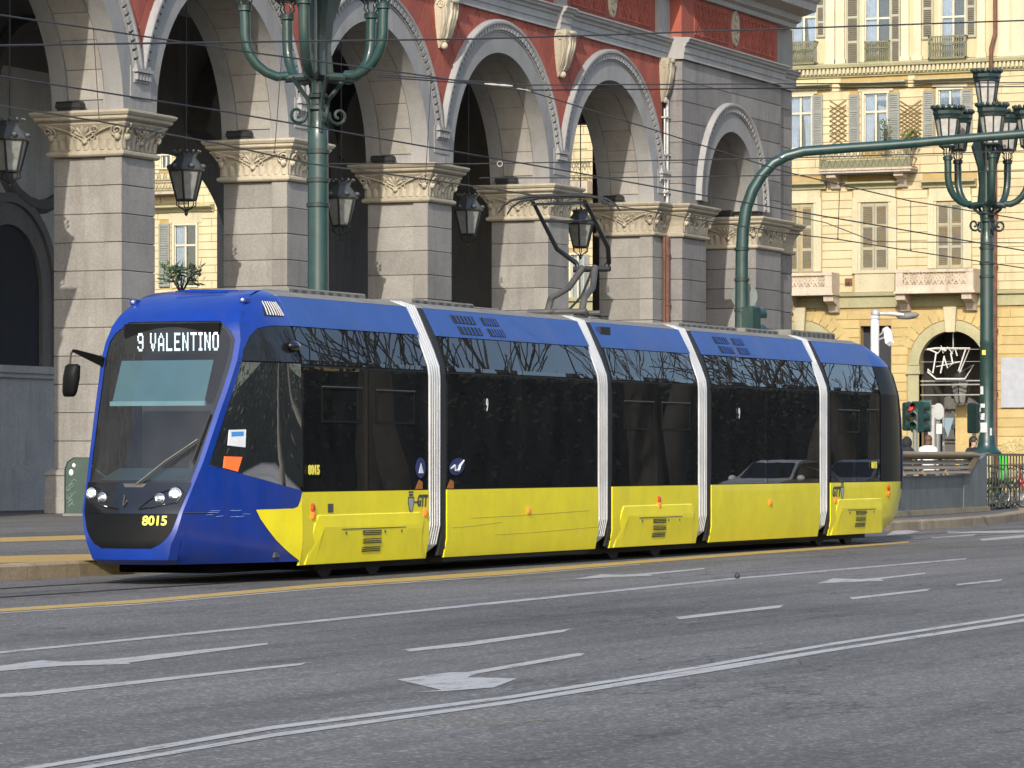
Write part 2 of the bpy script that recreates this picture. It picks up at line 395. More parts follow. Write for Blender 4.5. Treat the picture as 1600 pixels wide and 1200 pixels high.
# track: two grooved rails set in the asphalt
mb = MB()
for ry in (21.68, 23.12):
    for o in (-0.035, 0.045):
        mb.box(0, 160, ry + o - 0.02, ry + o + 0.02, 0.0, 0.007)
setting('tram_rail', mb, basic('rail_steel', (0.10, 0.085, 0.07), 0.35, metal=0.9))

# ------------------------------------------------------------------ the station arcade
ST = thing('station_building', 'long grey stone arcade with tall round arches and red spandrels behind the tram', 'building', B0, th)
BAY, PW, ZS, RA = 8.77, 1.64, 9.64, 3.565
XC = lambda k: BAY * k + PW + RA
KS = range(-2, 4)

def bevel_block_mesh(w, d, h, mat, b=0.012):
    q = MB(); q.box(0, w, 0, d, 0, h, b); return q.mesh('stone_block', mat)
CZ0, CH, NC = 1.24, 0.668, 11
pil_front = bevel_block_mesh(PW, 0.44, CH - 0.014, M['stone'])
pil_back = bevel_block_mesh(PW - 0.14, 1.40, CH - 0.014, M['stone'])
def pillar(k):
    x0 = BAY * k
    q = MB(); q.box(x0 + 0.03, x0 + PW - 0.03, 0.03, 0.42, PZ, 8.62); q.box(x0 + 0.09, x0 + PW - 0.09, 0.42, 1.84, PZ, 8.62)
    p = q.build('pillar', M['mortar'], ST)
    for i in range(NC):
        z = CZ0 + i * CH
        put('stone_block', pil_front, p, (x0, random.uniform(-.004, .004), z)); put('stone_block', pil_back, p, (x0 + 0.07, 0.452, z))
    q = MB()
    prof = [(PZ, .13), (0.55, .13), (0.57, .11), (1.08, .11), (1.10, .14), (1.16, .14), (1.22, .04), (1.238, .02)]
    q.loft([[(x0 - o, -o, z), (x0 + PW + o, -o, z), (x0 + PW + o, 1.87 + o, z), (x0 - o, 1.87 + o, z)] for z, o in prof])
    q.build('pedestal', M['stone'], ST)
CAPP = [(8.58, .0), (8.60, .07), (8.64, .10), (8.70, .10), (8.72, .05), (8.74, .03), (8.95, .04), (9.12, .09), (9.26, .17), (9.35, .24), (9.37, .24), (9.38, .20), (9.40, .22), (9.44, .30), (9.47, .32), (9.52, .32), (9.54, .36), (9.60, .40), (9.64, .40), (9.66, .34)]
def capital_ornament(w, d, faces=('f', 'l', 'r')):
    bell = [(z, o) for z, o in CAPP if 8.72 <= z <= 9.36]
    q = MB()
    for fc in faces:
        W = w if fc == 'f' else d
        def Pt(s, z, out, fc=fc, W=W):
            o = interp(bell, z) + out; e = interp(bell, z)
            s2 = s + (s / W - 0.5) * 2 * e          # spreads with the bell
            if fc == 'f': return Vector((s2, -o, z))
            if fc == 'l': return Vector((-o, W - s2, z))
            return Vector((w + o, s2, z))
        # tongue leaves
        n = max(5, int(W / 0.2))
        for i in range(n):
            s = (i + .5) * W / n; hh = 0.34 if i % 2 == 0 else 0.24
            vs = lambda a, b, s=s, hh=hh: Pt(s + (a - .5) * W / n * 0.92 * math.sin(math.pi * min(1, .25 + .75 * (1 - b)) / 1.25), 8.75 + hh * b, 0.012 + 0.055 * math.sin(math.pi * a) * (0.35 + 0.9 * b * b))
            q.grid(vs, 4, 4)
        # corner volutes
        for sg, s0 in ((1, 0.16), (-1, W - 0.16)):
            pts = []
            for t in range(22):
                a = t / 21 * 3.4 * math.pi; r = 0.15 * (1 - t / 25)
                pts.append(Pt(s0 - sg * (0.02) + sg * r * math.cos(a + math.pi * .5) * -1, 9.18 + r * math.sin(a + math.pi * .5), 0.045 + 0.002 * t))
            q.tube(pts, 0.026, 5)
            # long scroll stem towards the centre
            pts = [Pt(lerp(s0, W / 2, t), 9.30 - 0.36 * t ** 1.6, 0.04) for t in [i / 7 for i in range(8)]]
            q.tube(pts, 0.022, 5)
            for c, r0 in ((0.30, .10), (0.42, .08)):
                cx = W / 2 - sg * c * W * .5 * .7
                pts = [Pt(cx + sg * r0 * (1 - t / 20) * math.cos(t * .55), 9.12 + (0.10 if c > .35 else -0.08) + r0 * (1 - t / 20) * math.sin(t * .55), 0.04) for t in range(16)]
                q.tube(pts, 0.018, 5)
        # centre palmette and mask
        for a in (-60, -30, 0, 30, 60):
            pts = [Pt(W / 2 + math.sin(R(a)) * t * 0.26, 9.05 + math.cos(R(a)) * t * 0.26, 0.03 + 0.03 * math.sin(t * 3)) for t in (0, .3, .6, .85, 1)]
            q.tube(pts, [.014, .03, .04, .03, .01], 5)
        for s0 in (0.11, W - 0.11):
            q.ball(Pt(s0, 9.05, 0.05), 0.085, 8, 6, (1, 1, 1.2))
        q.ball(Pt(W / 2, 8.93, 0.03), 0.09, 8, 6, (1.3, .8, .7))
    return q
orn_main = None
def capital(x0, w, y0, d, faces=('f', 'l', 'r')):
    global orn_main
    q = MB(); q.loft([[(x0 - o, y0 - o, z), (x0 + w + o, y0 - o, z), (x0 + w + o, y0 + d + o, z), (x0 - o, y0 + d + o, z)] for z, o in CAPP])
    c = q.build('capital', M['cream'], ST)
    if abs(w - PW) < .01:
        if orn_main is None: orn_main = capital_ornament(w, d).mesh('carved_leaves', M['cream'], 50)
        put('carved_leaves', orn_main, c, (x0, y0, 0))
    else:
        put('carved_leaves', capital_ornament(w, d, faces).mesh('carved_leaves', M['cream'], 50), c, (x0, y0, 0))
for k in range(-2, 5): pillar(k); capital(BAY * k, PW, 0, 1.87)

def sweep(q, prof, xc, zc, a0, a1, n, yo=0.0):
    rings = []
    for i in range(n + 1):
        a = lerp(a0, a1, i / n)
        rings.append([(xc + r * math.cos(a), y + yo, zc + r * math.sin(a)) for r, y in prof])
    q.loft(rings, True, True)
def hole_wall(q, xc, zc, rad, x0, x1, z0, z1, y, n=40):
    angs = sorted(set([math.pi * i / n for i in range(n + 1)] + [math.atan2(z1 - zc, x1 - xc), math.atan2(z1 - zc, x0 - xc)]))
    inn = []; out = []
    for a in angs:
        c, s = math.cos(a), math.sin(a); inn.append((xc + rad * c, y, zc + rad * s))
        t = min([(x1 - xc) / c if c > 1e-6 else 1e9, (x0 - xc) / c if c < -1e-6 else 1e9, (z1 - zc) / s if s > 1e-6 else 1e9])
        out.append((xc + t * c, y, zc + t * s))
    m = len(angs); q.add(inn + out, [(i, i + 1, m + i + 1, m + i) for i in range(m - 1)])
soff = None
for k in KS:
    xc = XC(k)
    q = MB(); hole_wall(q, xc, ZS, RA + 0.85, xc - BAY / 2, xc + BAY / 2, ZS, 14.4, 0.012)
    sp_ = q.build('spandrel', M['red_joint'], ST)
    q = MB()
    sweep(q, [(RA, 1.45), (RA, 1.87), (RA + 1.2, 1.87), (RA + 1.2, 1.45)], xc, ZS, 0, math.pi, 40)
    sweep(q, [(RA, -.05), (RA, .44), (RA + .07, .44), (RA + .07, 1.45), (RA + .5, 1.45), (RA + .5, .02), (RA + .60, .02), (RA + .60, -.05)], xc, ZS, 0, math.pi, 40)
    sp = q.build('archivolt', M['plaster'], ST, 30)
    hw = MB(); hole_wall(hw, xc, ZS, RA + 0.6, xc - BAY / 2, xc + BAY / 2, ZS, 14.5, 1.80); hw.build('gallery_face', M['inner'], ST)
    # moulded outer band with dentils
    lim = math.asin((10.72 - ZS) / 4.53)
    q = MB()
    sweep(q, [(RA + .60, -.075), (RA + .64, -.085), (RA + .64, .02), (RA + .60, .02)], xc, ZS, lim, math.pi - lim, 40)
    sweep(q, [(RA + .80, .02), (RA + .80, -.14), (RA + .84, -.17), (RA + .90, -.17), (RA + .95, -.12), (RA + .965, .02)], xc, ZS, lim, math.pi - lim, 40)
    q.build('moulding', M['pale'] if False else M['plaster'], sp, 30)
    q = MB(); nd = 52
    for i in range(nd):
        a = lerp(lim + .01, math.pi - lim - .01, (i + .5) / nd); ha = 0.017
        def pp(r, aa, y): return (xc + r * math.cos(aa), y, ZS + r * math.sin(aa))
        q.add([pp(RA + .645, a - ha, .05), pp(RA + .645, a + ha, .05), pp(RA + .80, a + ha, .05), pp(RA + .80, a - ha, .05),
               pp(RA + .655, a - ha, -.125), pp(RA + .655, a + ha, -.125), pp(RA + .80, a + ha, -.135), pp(RA + .80, a - ha, -.135)],
              [(4, 5, 6, 7), (0, 1, 5, 4), (1, 2, 6, 5), (2, 3, 7, 6), (3, 0, 4, 7)])
    sweep(q, [(RA + .62, .09), (RA + .62, .05), (RA + .82, .05), (RA + .82, .09)], xc, ZS, lim, math.pi - lim, 40)
    q.build('dentils', M['plaster'], sp, stuff=True)
    # soffit voussoirs
    if soff is None:
        q = MB(); da = (math.pi - 0.16) / 15
        g = 0.0028
        rings = []
        for j in range(4):
            a = lerp(g, da - g, j / 3)
            rings.append([(r * math.cos(a), y, r * math.sin(a)) for r, y in ((RA + .035, .475), (RA + .035, 1.42), (RA + .09, 1.42), (RA + .09, .475))])
        q.loft(rings); soff = q.mesh('voussoir', M['soffit'])
    for i in range(15):
        put('voussoir', soff, sp, (xc, 0, ZS), (0, -(0.08 + (math.pi - 0.16) / 15 * i), 0))
# imposts under the ring junctions
for k in range(-2, 5):
    c = BAY * k + PW / 2
    q = MB(); q.box(c - PW / 2 + .02, c + PW / 2 - .02, -.045, .5, 9.64, 10.46); p = q.build('impost', M['plaster'], ST)
    q = MB(); q.box(c - .50, c + .50, -.07, 0, 9.98, 10.74); q.box(c - .36, c + .36, -.10, 0, 10.36, 10.60)
    for i in range(5):
        q.box(c - .34 + i * .15, c - .34 + i * .15 + .09, -.17, 0, 10.42, 10.58)
    q.box(c - .40, c + .40, -.20, 0, 10.60, 10.68); q.box(c - .34, c + .34, -.15, 0, 10.68, 10.76)
    q.build('corbel', M['plaster'], p)
# red diamond tiles
def clip(poly, nx, nz, d):        # keep nx*x+nz*z >= d
    out = []
    for i in range(len(poly)):
        a, b = poly[i], poly[(i + 1) % len(poly)]; fa = nx * a[0] + nz * a[1] - d; fb = nx * b[0] + nz * b[1] - d
        if fa >= 0: out.append(a)
        if (fa >= 0) != (fb >= 0):
            t = fa / (fa - fb); out.append((a[0] + (b[0] - a[0]) * t, a[1] + (b[1] - a[1]) * t))
    return out
def area(p): return abs(sum(p[i][0] * p[(i + 1) % len(p)][1] - p[(i + 1) % len(p)][0] * p[i][1] for i in range(len(p)))) / 2
HW, HH = 0.44, 0.66
spand = [o for o in ST.children if o.name.startswith('spandrel')]
for si, k in enumerate(KS):
    xc = XC(k); parent = spand[si]
    for i in range(-6, 7):
        for j in range(0, 9):
            for (ox, oz) in ((0, 0), (HW, HH)):
                cx = xc + i * 2 * HW + ox; cz = 9.7 + j * 2 * HH + oz
                p = [(cx - HW + .020, cz), (cx, cz - HH + .028), (cx + HW - .020, cz), (cx, cz + HH - .028)]
                p = clip(p, 1, 0, xc - BAY / 2); p = clip(p, -1, 0, -(xc + BAY / 2)) if p else p
                p = clip(p, 0, -1, -14.38) if p else p
                if not p: continue
                dx, dz = cx - xc, cz - ZS; L = math.hypot(dx, dz)
                if L < 1.0: continue
                rr = RA + 0.80
                p = clip(p, dx / L, dz / L, (dx * xc + dz * ZS) / L + rr)
                if len(p) < 3 or area(p) < 0.02 or cz < 10.3: continue
                q = MB(); q.prism(p, -0.012, 0.012); q.build('red_tile', M['red'], parent)
# string course, frieze, cornice
def course(q, prof, x0, x1, y0=0.0):     # prof (out, z)
    q.loft([[(x, y0 - o, z) for o, z in prof] for x in (x0, x1)])
STR = [(-.3, 14.30), (.10, 14.30), (.10, 14.50), (.13, 14.505), (.13, 14.70), (.17, 14.72), (.19, 14.80), (.26, 14.84), (.28, 14.90), (.33, 14.94), (.33, 14.98), (-.3, 15.02)]
q = MB(); course(q, STR, -20, 36.4)
for k in range(-2, 5):
    c = BAY * k + PW / 2
    if k < 4: course(q, [(o + .14 if o > 0 else o, z + (.002 if o > 0 else 0)) for o, z in STR], c - .42, c + .42)
q.build('string_course', M['plaster'], ST)
q = MB(); q.box(-20, 36.3, 0.02, .4, 15.0, 16.5); fz = q.build('frieze', M['red'], ST)
def relief(q, xa, xb, z0, z1, y, t=.035):
    zc = (z0 + z1) / 2; n = max(2, round((xb - xa) / 0.72))
    for i in range(n):
        x0, x1 = lerp(xa, xb, i / n) + .03, lerp(xa, xb, (i + 1) / n) - .03; xm = (x0 + x1) / 2
        for tri in ([(x0, z0), (x1, z0), (xm, zc - .06)], [(x0, z1), (xm, zc + .06), (x1, z1)], [(x0, z0 + .1), (xm - .06, zc), (x0, z1 - .1)], [(x1, z0 + .1), (x1, z1 - .1), (xm + .06, zc)]):
            cx = sum(p[0] for p in tri) / 3; cz = sum(p[1] for p in tri) / 3
            k2 = [(lerp(cx, a, .55), lerp(cz, b, .55)) for a, b in tri]
            q.loft([[(a, y, b) for a, b in tri], [(a, y - t, b) for a, b in tri], [(a, y - t, b) for a, b in k2], [(a, y - .004, b) for a, b in k2]], True, False)
        q.box(x0 - .02, x1 + .02, y - .02, y, z0 - .05, z0 - .02)
for k in range(-2, 4):
    c0 = BAY * k + PW / 2; xm = c0 + BAY / 2
    q = MB(); relief(q, c0 + 1.0, xm - .5, 15.2, 16.2, .02); q.build('relief_panel', M['red'], fz); q = MB(); relief(q, xm + .5, c0 + BAY - 1.0, 15.2, 16.2, .02); q.build('relief_panel', M['red'], fz)
    q = MB(); q.box(c0 - .36, c0 + .36, -.14, .1, 15.0, 16.45); q.build('pilaster', M['plaster'], ST)
def medallion(x, z, y, par):
    q = MB(); sc = lambda f, yy: [(x + .30 * f * math.cos(a), yy, z + .60 * f * math.sin(a)) for a in [2 * math.pi * i / 20 for i in range(20)]]
    q.loft([sc(1, y), sc(1, y - .07), sc(.88, y - .10), sc(.80, y - .06), sc(.45, y - .10), sc(.1, y - .12)])
    for a in range(0, 360, 40): q.ball((x + .17 * math.cos(R(a)), y - .10, z + .36 * math.sin(R(a))), .07, 6, 4, (1, .6, 1.4))
    q.ball((x, y - .12, z + .05), .12, 8, 6, (1, .6, 1.5)); q.build('medallion', M['cream'], par, 60)
for k in range(0, 4): medallion(BAY * k + PW / 2 + BAY / 2, 15.75, .02, ST)
CORN = [(-.3, 16.40), (.12, 16.40), (.14, 16.55), (.30, 16.62), (.34, 16.80), (.85, 16.95), (.88, 17.20), (.96, 17.26), (1.08, 17.45), (1.10, 17.62), (-.3, 17.75)]
q = MB(); course(q, CORN, -20, 36.6); q.build('cornice', M['plaster'], ST)
# carved console brackets on the red wall
def console():
    q = MB(); pr = [(.0, 14.30), (.40, 14.30), (.42, 14.18), (.36, 14.06), (.38, 13.9), (.34, 13.6), (.24, 13.3), (.14, 13.12), (.12, 13.02), (.05, 12.92), (.0, 12.9)]
    wz = lambda z: interp([(12.9, .10), (13.1, .20), (13.6, .32), (14.0, .38), (14.3, .40)], z)
    q.loft([[(-wz(z), 0, z), (-wz(z), -o, z), (-wz(z) * .6, -o - .03, z), (wz(z) * .6, -o - .03, z), (wz(z), -o, z), (wz(z), 0, z)] for o, z in reversed(pr)])
    for sg in (-1, 0, 1):
        pts = []
        for t in range(9):
            z = 14.15 - t / 8 * 1.05; o = interp([(a[1], a[0]) for a in reversed(pr)], z)
            pts.append((sg * wz(z) * .5 + .05 * math.sin(t * 1.1), -o - .05, z))
        q.tube(pts, [.05, .06, .045, .06, .05, .055, .045, .04, .02], 6)
    for sg in (-1, 1):
        pts = [(sg * .40, -.22 + .13 * (1 - t / 20) * math.cos(t * .6), 14.1 + .13 * (1 - t / 20) * math.sin(t * .6)) for t in range(18)]
        q.tube(pts, .03, 5)
        q.tube([(sg * .41, -.3, 14.0), (sg * .36, -.28, 13.6), (sg * .26, -.16, 13.25), (sg * .2, -.1, 13.1)], [.05, .06, .04, .02], 6)
    q.ball((0, -.14, 12.98), .11, 8, 6, (1.1, 1, 1)); q.ball((0, -.48, 14.2), .12, 8, 6, (2.4, .6, .7))
    return q.mesh('console_bracket', M['cream'], 50)
cm = console()
for k in range(0, 4): put('console_bracket', cm, ST, (BAY * k + PW / 2, -.14 if False else 0, 0))
put('console_bracket', cm, ST, (35.86, -.02, 0)).scale = (.62, .8, 1)

# corner pavilion
PX0, PX1, PY, PXC, PR, PZS = 36.25, 46.0, -0.57, 40.94, 2.47, 9.86
q = MB(); hole_wall(q, PXC, PZS, PR + .3, PX0 + .02, PX1 - .02, 9.62, 14.4, PY + .02)
q.box(PX0 + .02, PXC - PR - .25, PY + .02, .3, 9.62, 9.9); q.box(PXC + PR + .25, PX1 - .02, PY + .02, .3, 9.62, 9.9)
q.box(PX0 + .02, PX0 + .4, PY + .02, 1.8, 9.6, 14.4); q.box(PX1 - .5, PX1 - .02, PY + .02, 6.2, PZ, 14.4); q.box(PX1 - .3, 48 - .02, -.28, 6.2, PZ, 14.4); q.box(47.4, 47.98, 6.2, 9.4, 13.4, 14.4)
pav = q.build('pavilion_wall', M['mortar'], ST)
q = MB(); sweep(q, [(PR, -.06), (PR, .5), (PR + .06, .5), (PR + .06, 1.6), (PR, 1.6), (PR, 2.3), (PR + .8, 2.3), (PR + .62, .05), (PR + .62, -.06)], PXC, PZS, 0, math.pi, 36, PY)
av = q.build('archivolt', M['plaster'], ST, 30)
q = MB(); sweep(q, [(PR + .62, -.10), (PR + .66, -.10), (PR + .66, .05), (PR + .62, .05)], PXC, PZS, 0, math.pi, 36, PY)
sweep(q, [(PR + .80, .05), (PR + .80, -.15), (PR + .86, -.19), (PR + .92, -.19), (PR + .97, .05)], PXC, PZS, 0, math.pi, 36, PY); q.build('moulding', M['plaster'], av, 30)
q = MB()
for i in range(44):
    a = math.pi * (i + .5) / 44; ha = .02
    pp = lambda r, aa, y: (PXC + r * math.cos(aa), PY + y, PZS + r * math.sin(aa))
    q.add([pp(PR + .66, a - ha, 0), pp(PR + .66, a + ha, 0), pp(PR + .8, a + ha, 0), pp(PR + .8, a - ha, 0), pp(PR + .66, a - ha, -.14), pp(PR + .66, a + ha, -.14), pp(PR + .8, a + ha, -.14), pp(PR + .8, a - ha, -.14)],
          [(4, 5, 6, 7), (0, 1, 5, 4), (1, 2, 6, 5), (2, 3, 7, 6), (3, 0, 4, 7)])
q.build('dentils', M['plaster'], av, stuff=True)
def arc_x(z, sg, rr):
    dz = z - PZS
    if dz >= rr: return PXC
    return PXC + sg * math.sqrt(rr * rr - max(0, dz) ** 2)
zz = 9.66; nrow = 7; chh = (14.29 - zz) / nrow
for i in range(nrow):
    z0, z1 = zz + i * chh + .012, zz + (i + 1) * chh - .012
    zs = [lerp(z0, z1, t / 4) for t in range(5)]
    for sg, xe in ((-1, PX0), (1, PX1)):
        arcp = [(arc_x(z, sg, PR + .72) + sg * .006, z) for z in zs]
        p = [(xe, z1), (xe, z0)] + arcp
        if sg < 0: p = p[::-1]
        q = MB(); q.prism(p, PY, .3); q.build('stone_block', M['stone_dark'], pav)
    q = MB(); q.box(PX1 + .012, 48, -.3, 6, z0, z1); q.build('stone_block', M['stone_dark'], pav)
nrow = 11
for (x0, x1, y0, y1) in ((PX0, PXC - PR, PY, 1.2), (PXC + PR, PX1, PY, 1.75), (PX1, 48.0, -.3, 6)):
    q = MB(); q.box(x0 + .02, x1 - .02, y0 + .02, y1, PZ, 8.62); c = q.build('pillar', M['mortar'], ST)
    for i in range(nrow):
        q = MB(); q.box(x0 + (.0 if x1 < 46.1 else .012), x1, y0, y1, CZ0 + i * CH, CZ0 + i * CH + CH - .024, .01); q.build('stone_block', M['stone_dark'], c)
    q = MB(); q.box(x0 - (.1 if x1 < 46.1 else -.11), x1 + .1, y0 - .1, y1, PZ, 1.22); q.build('pedestal', M['stone_dark'], ST)
capital(PX0, PXC - PR - PX0, PY, 1.2, ('f',)); capital(PXC + PR, PX1 - PXC - PR, PY, 1.9, ('f', 'l')); capital(PX1 + .42, 1.58, -.3, 5, ())
q = MB()
SP = [(o, z + .003) for o, z in STR]
q.loft([[(PX0 - max(o, -.0), y, z) for o, z in SP] for y in (0.1, PY)] if False else [[(x, PY - o, z) for o, z in SP] for x in (PX0 - .12, PX1 + .1)])
q.loft([[(x, -.3 - o, z - .002) for o, z in SP] for x in (PX1 + .1, 48.1)])
q.box(PX0 - .10, PX0 + .3, PY - .05, .05, 14.305, 14.99)
q.build('string_course', M['plaster'], ST)
q = MB(); q.box(PX0, PX1 - .3, PY + .02, .4, 15.0, 16.5); f2 = q.build('frieze', M['red'], ST)
q = MB(); relief(q, PX0 + 1.1, PXC - .25, 15.2, 16.25, PY + .02); q.build('relief_panel', M['red'], f2); q = MB(); relief(q, PXC + 1.0, PX1 - .6, 15.2, 16.25, PY + .02); q.build('relief_panel', M['red'], f2)
medallion(PXC + .35, 15.8, PY + .02, ST)
q = MB(); q.box(35.35, PX0 - .02, -.16, .2, 15.02, 16.45); q.build('pilaster', M['plaster'], ST); q = MB(); q.box(PX1 - .28, 48, -.32, .3, 15.02, 16.45); q.build('pilaster', M['plaster'], ST)
q = MB(); q.loft([[(x, PY - o, z + .004) for o, z in CORN] for x in (PX0 - .6, 47.3)]); q.build('cornice', M['plaster'], ST)
# gallery behind the arches
q = MB(); q.box(-20, 47.4, 1.6, 9.6, 14.4, 14.7); q.box(-60, 8, .3, 9.6, 17.8, 25.0); q.box(-20, 47.9, .3, 9.6, 17.5, 17.7); q.box(-20, 47.9, .41, .6, 14.4, 17.6)  # tall left box is an unseen upper block added for windscreen reflections
q.build('gallery_ceiling_and_upper_block', M['inner'], ST)
yb = 9.0
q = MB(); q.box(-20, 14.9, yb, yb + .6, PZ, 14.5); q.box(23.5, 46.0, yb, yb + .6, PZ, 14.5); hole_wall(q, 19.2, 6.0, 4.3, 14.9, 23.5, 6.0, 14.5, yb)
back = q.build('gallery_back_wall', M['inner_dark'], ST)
q = MB()
for x in [28.2, 37.0]:
    q.box(x, x + 1.3, yb - .7, yb, PZ, 9.6); q.box(x - .25, x + 1.55, yb - .95, yb + .05, 6.2, 6.7); q.box(x - .12, x + 1.42, yb - .85, yb, 5.8, 6.2)
    sweep(q, [(4.0, .0), (4.0, -.7), (4.7, -.7), (4.7, .0)], x - 3.4, 9.6, .0, math.pi * .9, 14, yb)
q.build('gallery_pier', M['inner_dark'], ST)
# arched doorway seen through the leftmost arch
xd, _ = on_b(6, 400, yb)
q = MB(); q.box(-6, 14, yb - .05, yb, 4.0, 12); q.build('plaster_wall', M['inner'], ST); q = MB(); xe_ = on_b(84, 600, 5.0)[0]; q.box(-12, xe_, 5.0, 5.6, 1.3, 3.5); q.box(-12, xe_ + .05, 4.92, 5.65, 3.5, 3.62); q.box(-12, xe_ + .1, 4.86, 5.7, 3.62, 3.8); q.box(-12, xe_ + .1, 4.88, 5.7, PZ, 1.3)
q.build('dado', M['inner'], ST)
q = MB()
for rr in ((1.75, 2.05, -.18), (2.05, 2.35, -.12), (2.35, 2.6, -.22)):
    sweep(q, [(rr[0], -.04), (rr[0], rr[2]), (rr[1], rr[2]), (rr[1], -.04)], xd, 6.0, 0, math.pi, 24, yb)
    for sg in (-1, 1):
        a, b = sorted((xd + sg * rr[0], xd + sg * rr[1])); q.box(a, b, yb + rr[2], yb - .04, 3.96, 6.0)
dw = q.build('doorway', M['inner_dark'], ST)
q = MB(); p = [(xd - 1.74, 3.97), (xd + 1.74, 3.97)] + arc(xd, 6.0, 1.74, 0, math.pi, 16); q.prism(p, yb - .075, yb - .055); q.build('door_panel', M['room'], dw)
q = MB(); sweep(q, [(2.3, -.05), (2.3, -.2), (2.55, -.25), (2.7, -.05)], xd + 1.6, 10.8, 0, 2 * math.pi, 28, yb); q.build('roundel', M['inner_dark'], ST)
# downpipe beside the pavilion
q = MB(); q.tube([(36.08, -.12, 13.0), (36.08, -.12, 9.7)], .06, 10); q.tube([(35.90, -.10, 12.7), (35.90, -.10, 9.9)], .035, 8)
for z in (12.4, 11.2, 10.0): q.box(35.82, 36.18, -.2, 0, z, z + .05)
dp = q.build('downpipe', M['zinc'], ST, 40)
q = MB(); q.tube([(36.06, -.12, 8.6), (36.06, -.12, PZ)], .10, 12); q.tube([(35.86, -.10, 8.6), (35.86, -.10, PZ)], .05, 8)
for z in (8.0, 6.4, 4.8, 3.2): q.lathe([(.13, 0), (.13, .08)], 12, (36.06, -.12, z))
q.build('downpipe', M['rust'], ST, 40)

# floodlights standing on the capitals
q = MB(); q.box(-.33, .33, -.13, .13, .06, .19, .015); q.box(-.30, .30, -.10, .10, .0, .06)
for i in range(12): q.box(-.31 + i * .053, -.31 + i * .053 + .02, -.135, .135, .18, .225)
fm = q.mesh('floodlight', M['iron'])
fl_lab = ['on the leftmost capital, above the dark mirror arm', 'on the capital left of the near lamp post', 'on the capital right of the near lamp post', 'on the capital behind the pantograph head', 'on the capital beside the rusty downpipe', 'on the ledge of the small pavilion arch']
for i, (u, v) in enumerate(((122, 172), (385, 218), (611, 258), (797, 289), (963, 317), (1128, 339))):
    dep = 1.25 if i < 5 else .5
    k = i if i < 5 else 5
    base = (8.77 * i if i < 5 else PXC + PR)
    o = put('floodlight', fm, None, None); o.matrix_world = Matrix.Translation(B0) @ Matrix.Rotation(th, 4, 'Z') @ Matrix.Translation((base - .22, dep, 9.66)) @ Matrix.Rotation(R(-90), 4, 'Z')
    tag(o, 'dark ribbed floodlight ' + fl_lab[i], 'floodlight', 'floodlights on the capitals')

# hanging lanterns in the arches
def hanging_lantern(x, zb, h, ztop, label, dark=False):
    t = thing('hanging_lantern', label, 'lantern', (0, 0, 0), 0, 'iron lanterns hanging in the arches')
    t.location = B0 + EX * x + EY * 0.93 + Vector((0, 0, zb)); t.rotation_euler = (0, 0, th)
    k = h / 1.65
    q = MB(); w0, w1, z0, z1 = .26 * k, .47 * k, .34 * k, 1.12 * k
    hexa = lambda r, z: [(r * math.cos(R(60 * i + 15)), r * math.sin(R(60 * i + 15)), z) for i in range(6)]
    b0, b1 = hexa(w0, z0), hexa(w1, z1)
    for i in range(6): q.tube([b0[i], b1[i]], .03 * k, 5); q.tube([b1[i], b1[(i + 1) % 6]], .035 * k, 5); q.tube([b0[i], b0[(i + 1) % 6]], .03 * k, 5)
    for i in range(6): q.tube([b0[i], (b0[i][0] * 1.02, b0[i][1] * 1.02, .2 * k), (b0[i][0] * .35, b0[i][1] * .35, .1 * k), (0, 0, .02 * k)], .016 * k, 5)
    q.ball((0, 0, .0), .05 * k, 8, 6, (1, 1, 1.6))
    q.build('lantern_frame', M['iron'], t, 40)
    q = MB(); q.loft([hexa(w0 * .97, z0), hexa(w1 * .97, z1)], True, False); q.build('lantern_glass', M['lampglass_dark'], t)
    q = MB(); q.loft([hexa(w1 * 1.08, z1), hexa(w1 * 1.10, z1 + .05 * k), hexa(.30 * k, 1.42 * k), hexa(.27 * k, 1.46 * k), hexa(.30 * k, 1.58 * k), hexa(.18 * k, 1.6 * k)])
    for i in range(12):
        a = R(30 * i); q.ball((.36 * k * math.cos(a), .36 * k * math.sin(a), 1.62 * k), .04 * k, 6, 4); q.tube([(.28 * k * math.cos(a), .28 * k * math.sin(a), 1.55 * k), (.36 * k * math.cos(a), .36 * k * math.sin(a), 1.62 * k)], .015 * k, 4)
    for i in range(6):
        a = R(60 * i + 45); q.ball((w1 * .95 * math.cos(a), w1 * .95 * math.sin(a), z1 + .1 * k), .09 * k, 6, 4, (1, 1, .8))
    q.build('lantern_roof', M['lampglass_dark'] if False else basic('lantern_zinc', (.07, .075, .075), .4, metal=.3), t, 30)
    q = MB(); q.tube([(0, 0, 1.55 * k), (0, 0, ztop - zb)], .018, 5); q.build('suspension_rod', M['iron'], t)
for k, u, v0, v1, lab in ((-1, 15, 290, 185, 'iron lantern hanging in the leftmost arch at the photo edge'), (0, 291, 333, 235, 'iron lantern hanging before the bright gap with the yellow house'),
                          (1, 533, 372, 280, 'iron lantern hanging just right of the near lamp post'), (2, 732, 383, 303, 'iron lantern hanging in the dark arch left of the pantograph'),
                          (3, 907, 402, 325, 'iron lantern hanging behind the pantograph arms')):
    x, zb = on_b(u, v0, .93); x, zt = on_b(u, v1, .93)
    hanging_lantern(x, zb, zt - zb, 13.2, lab)
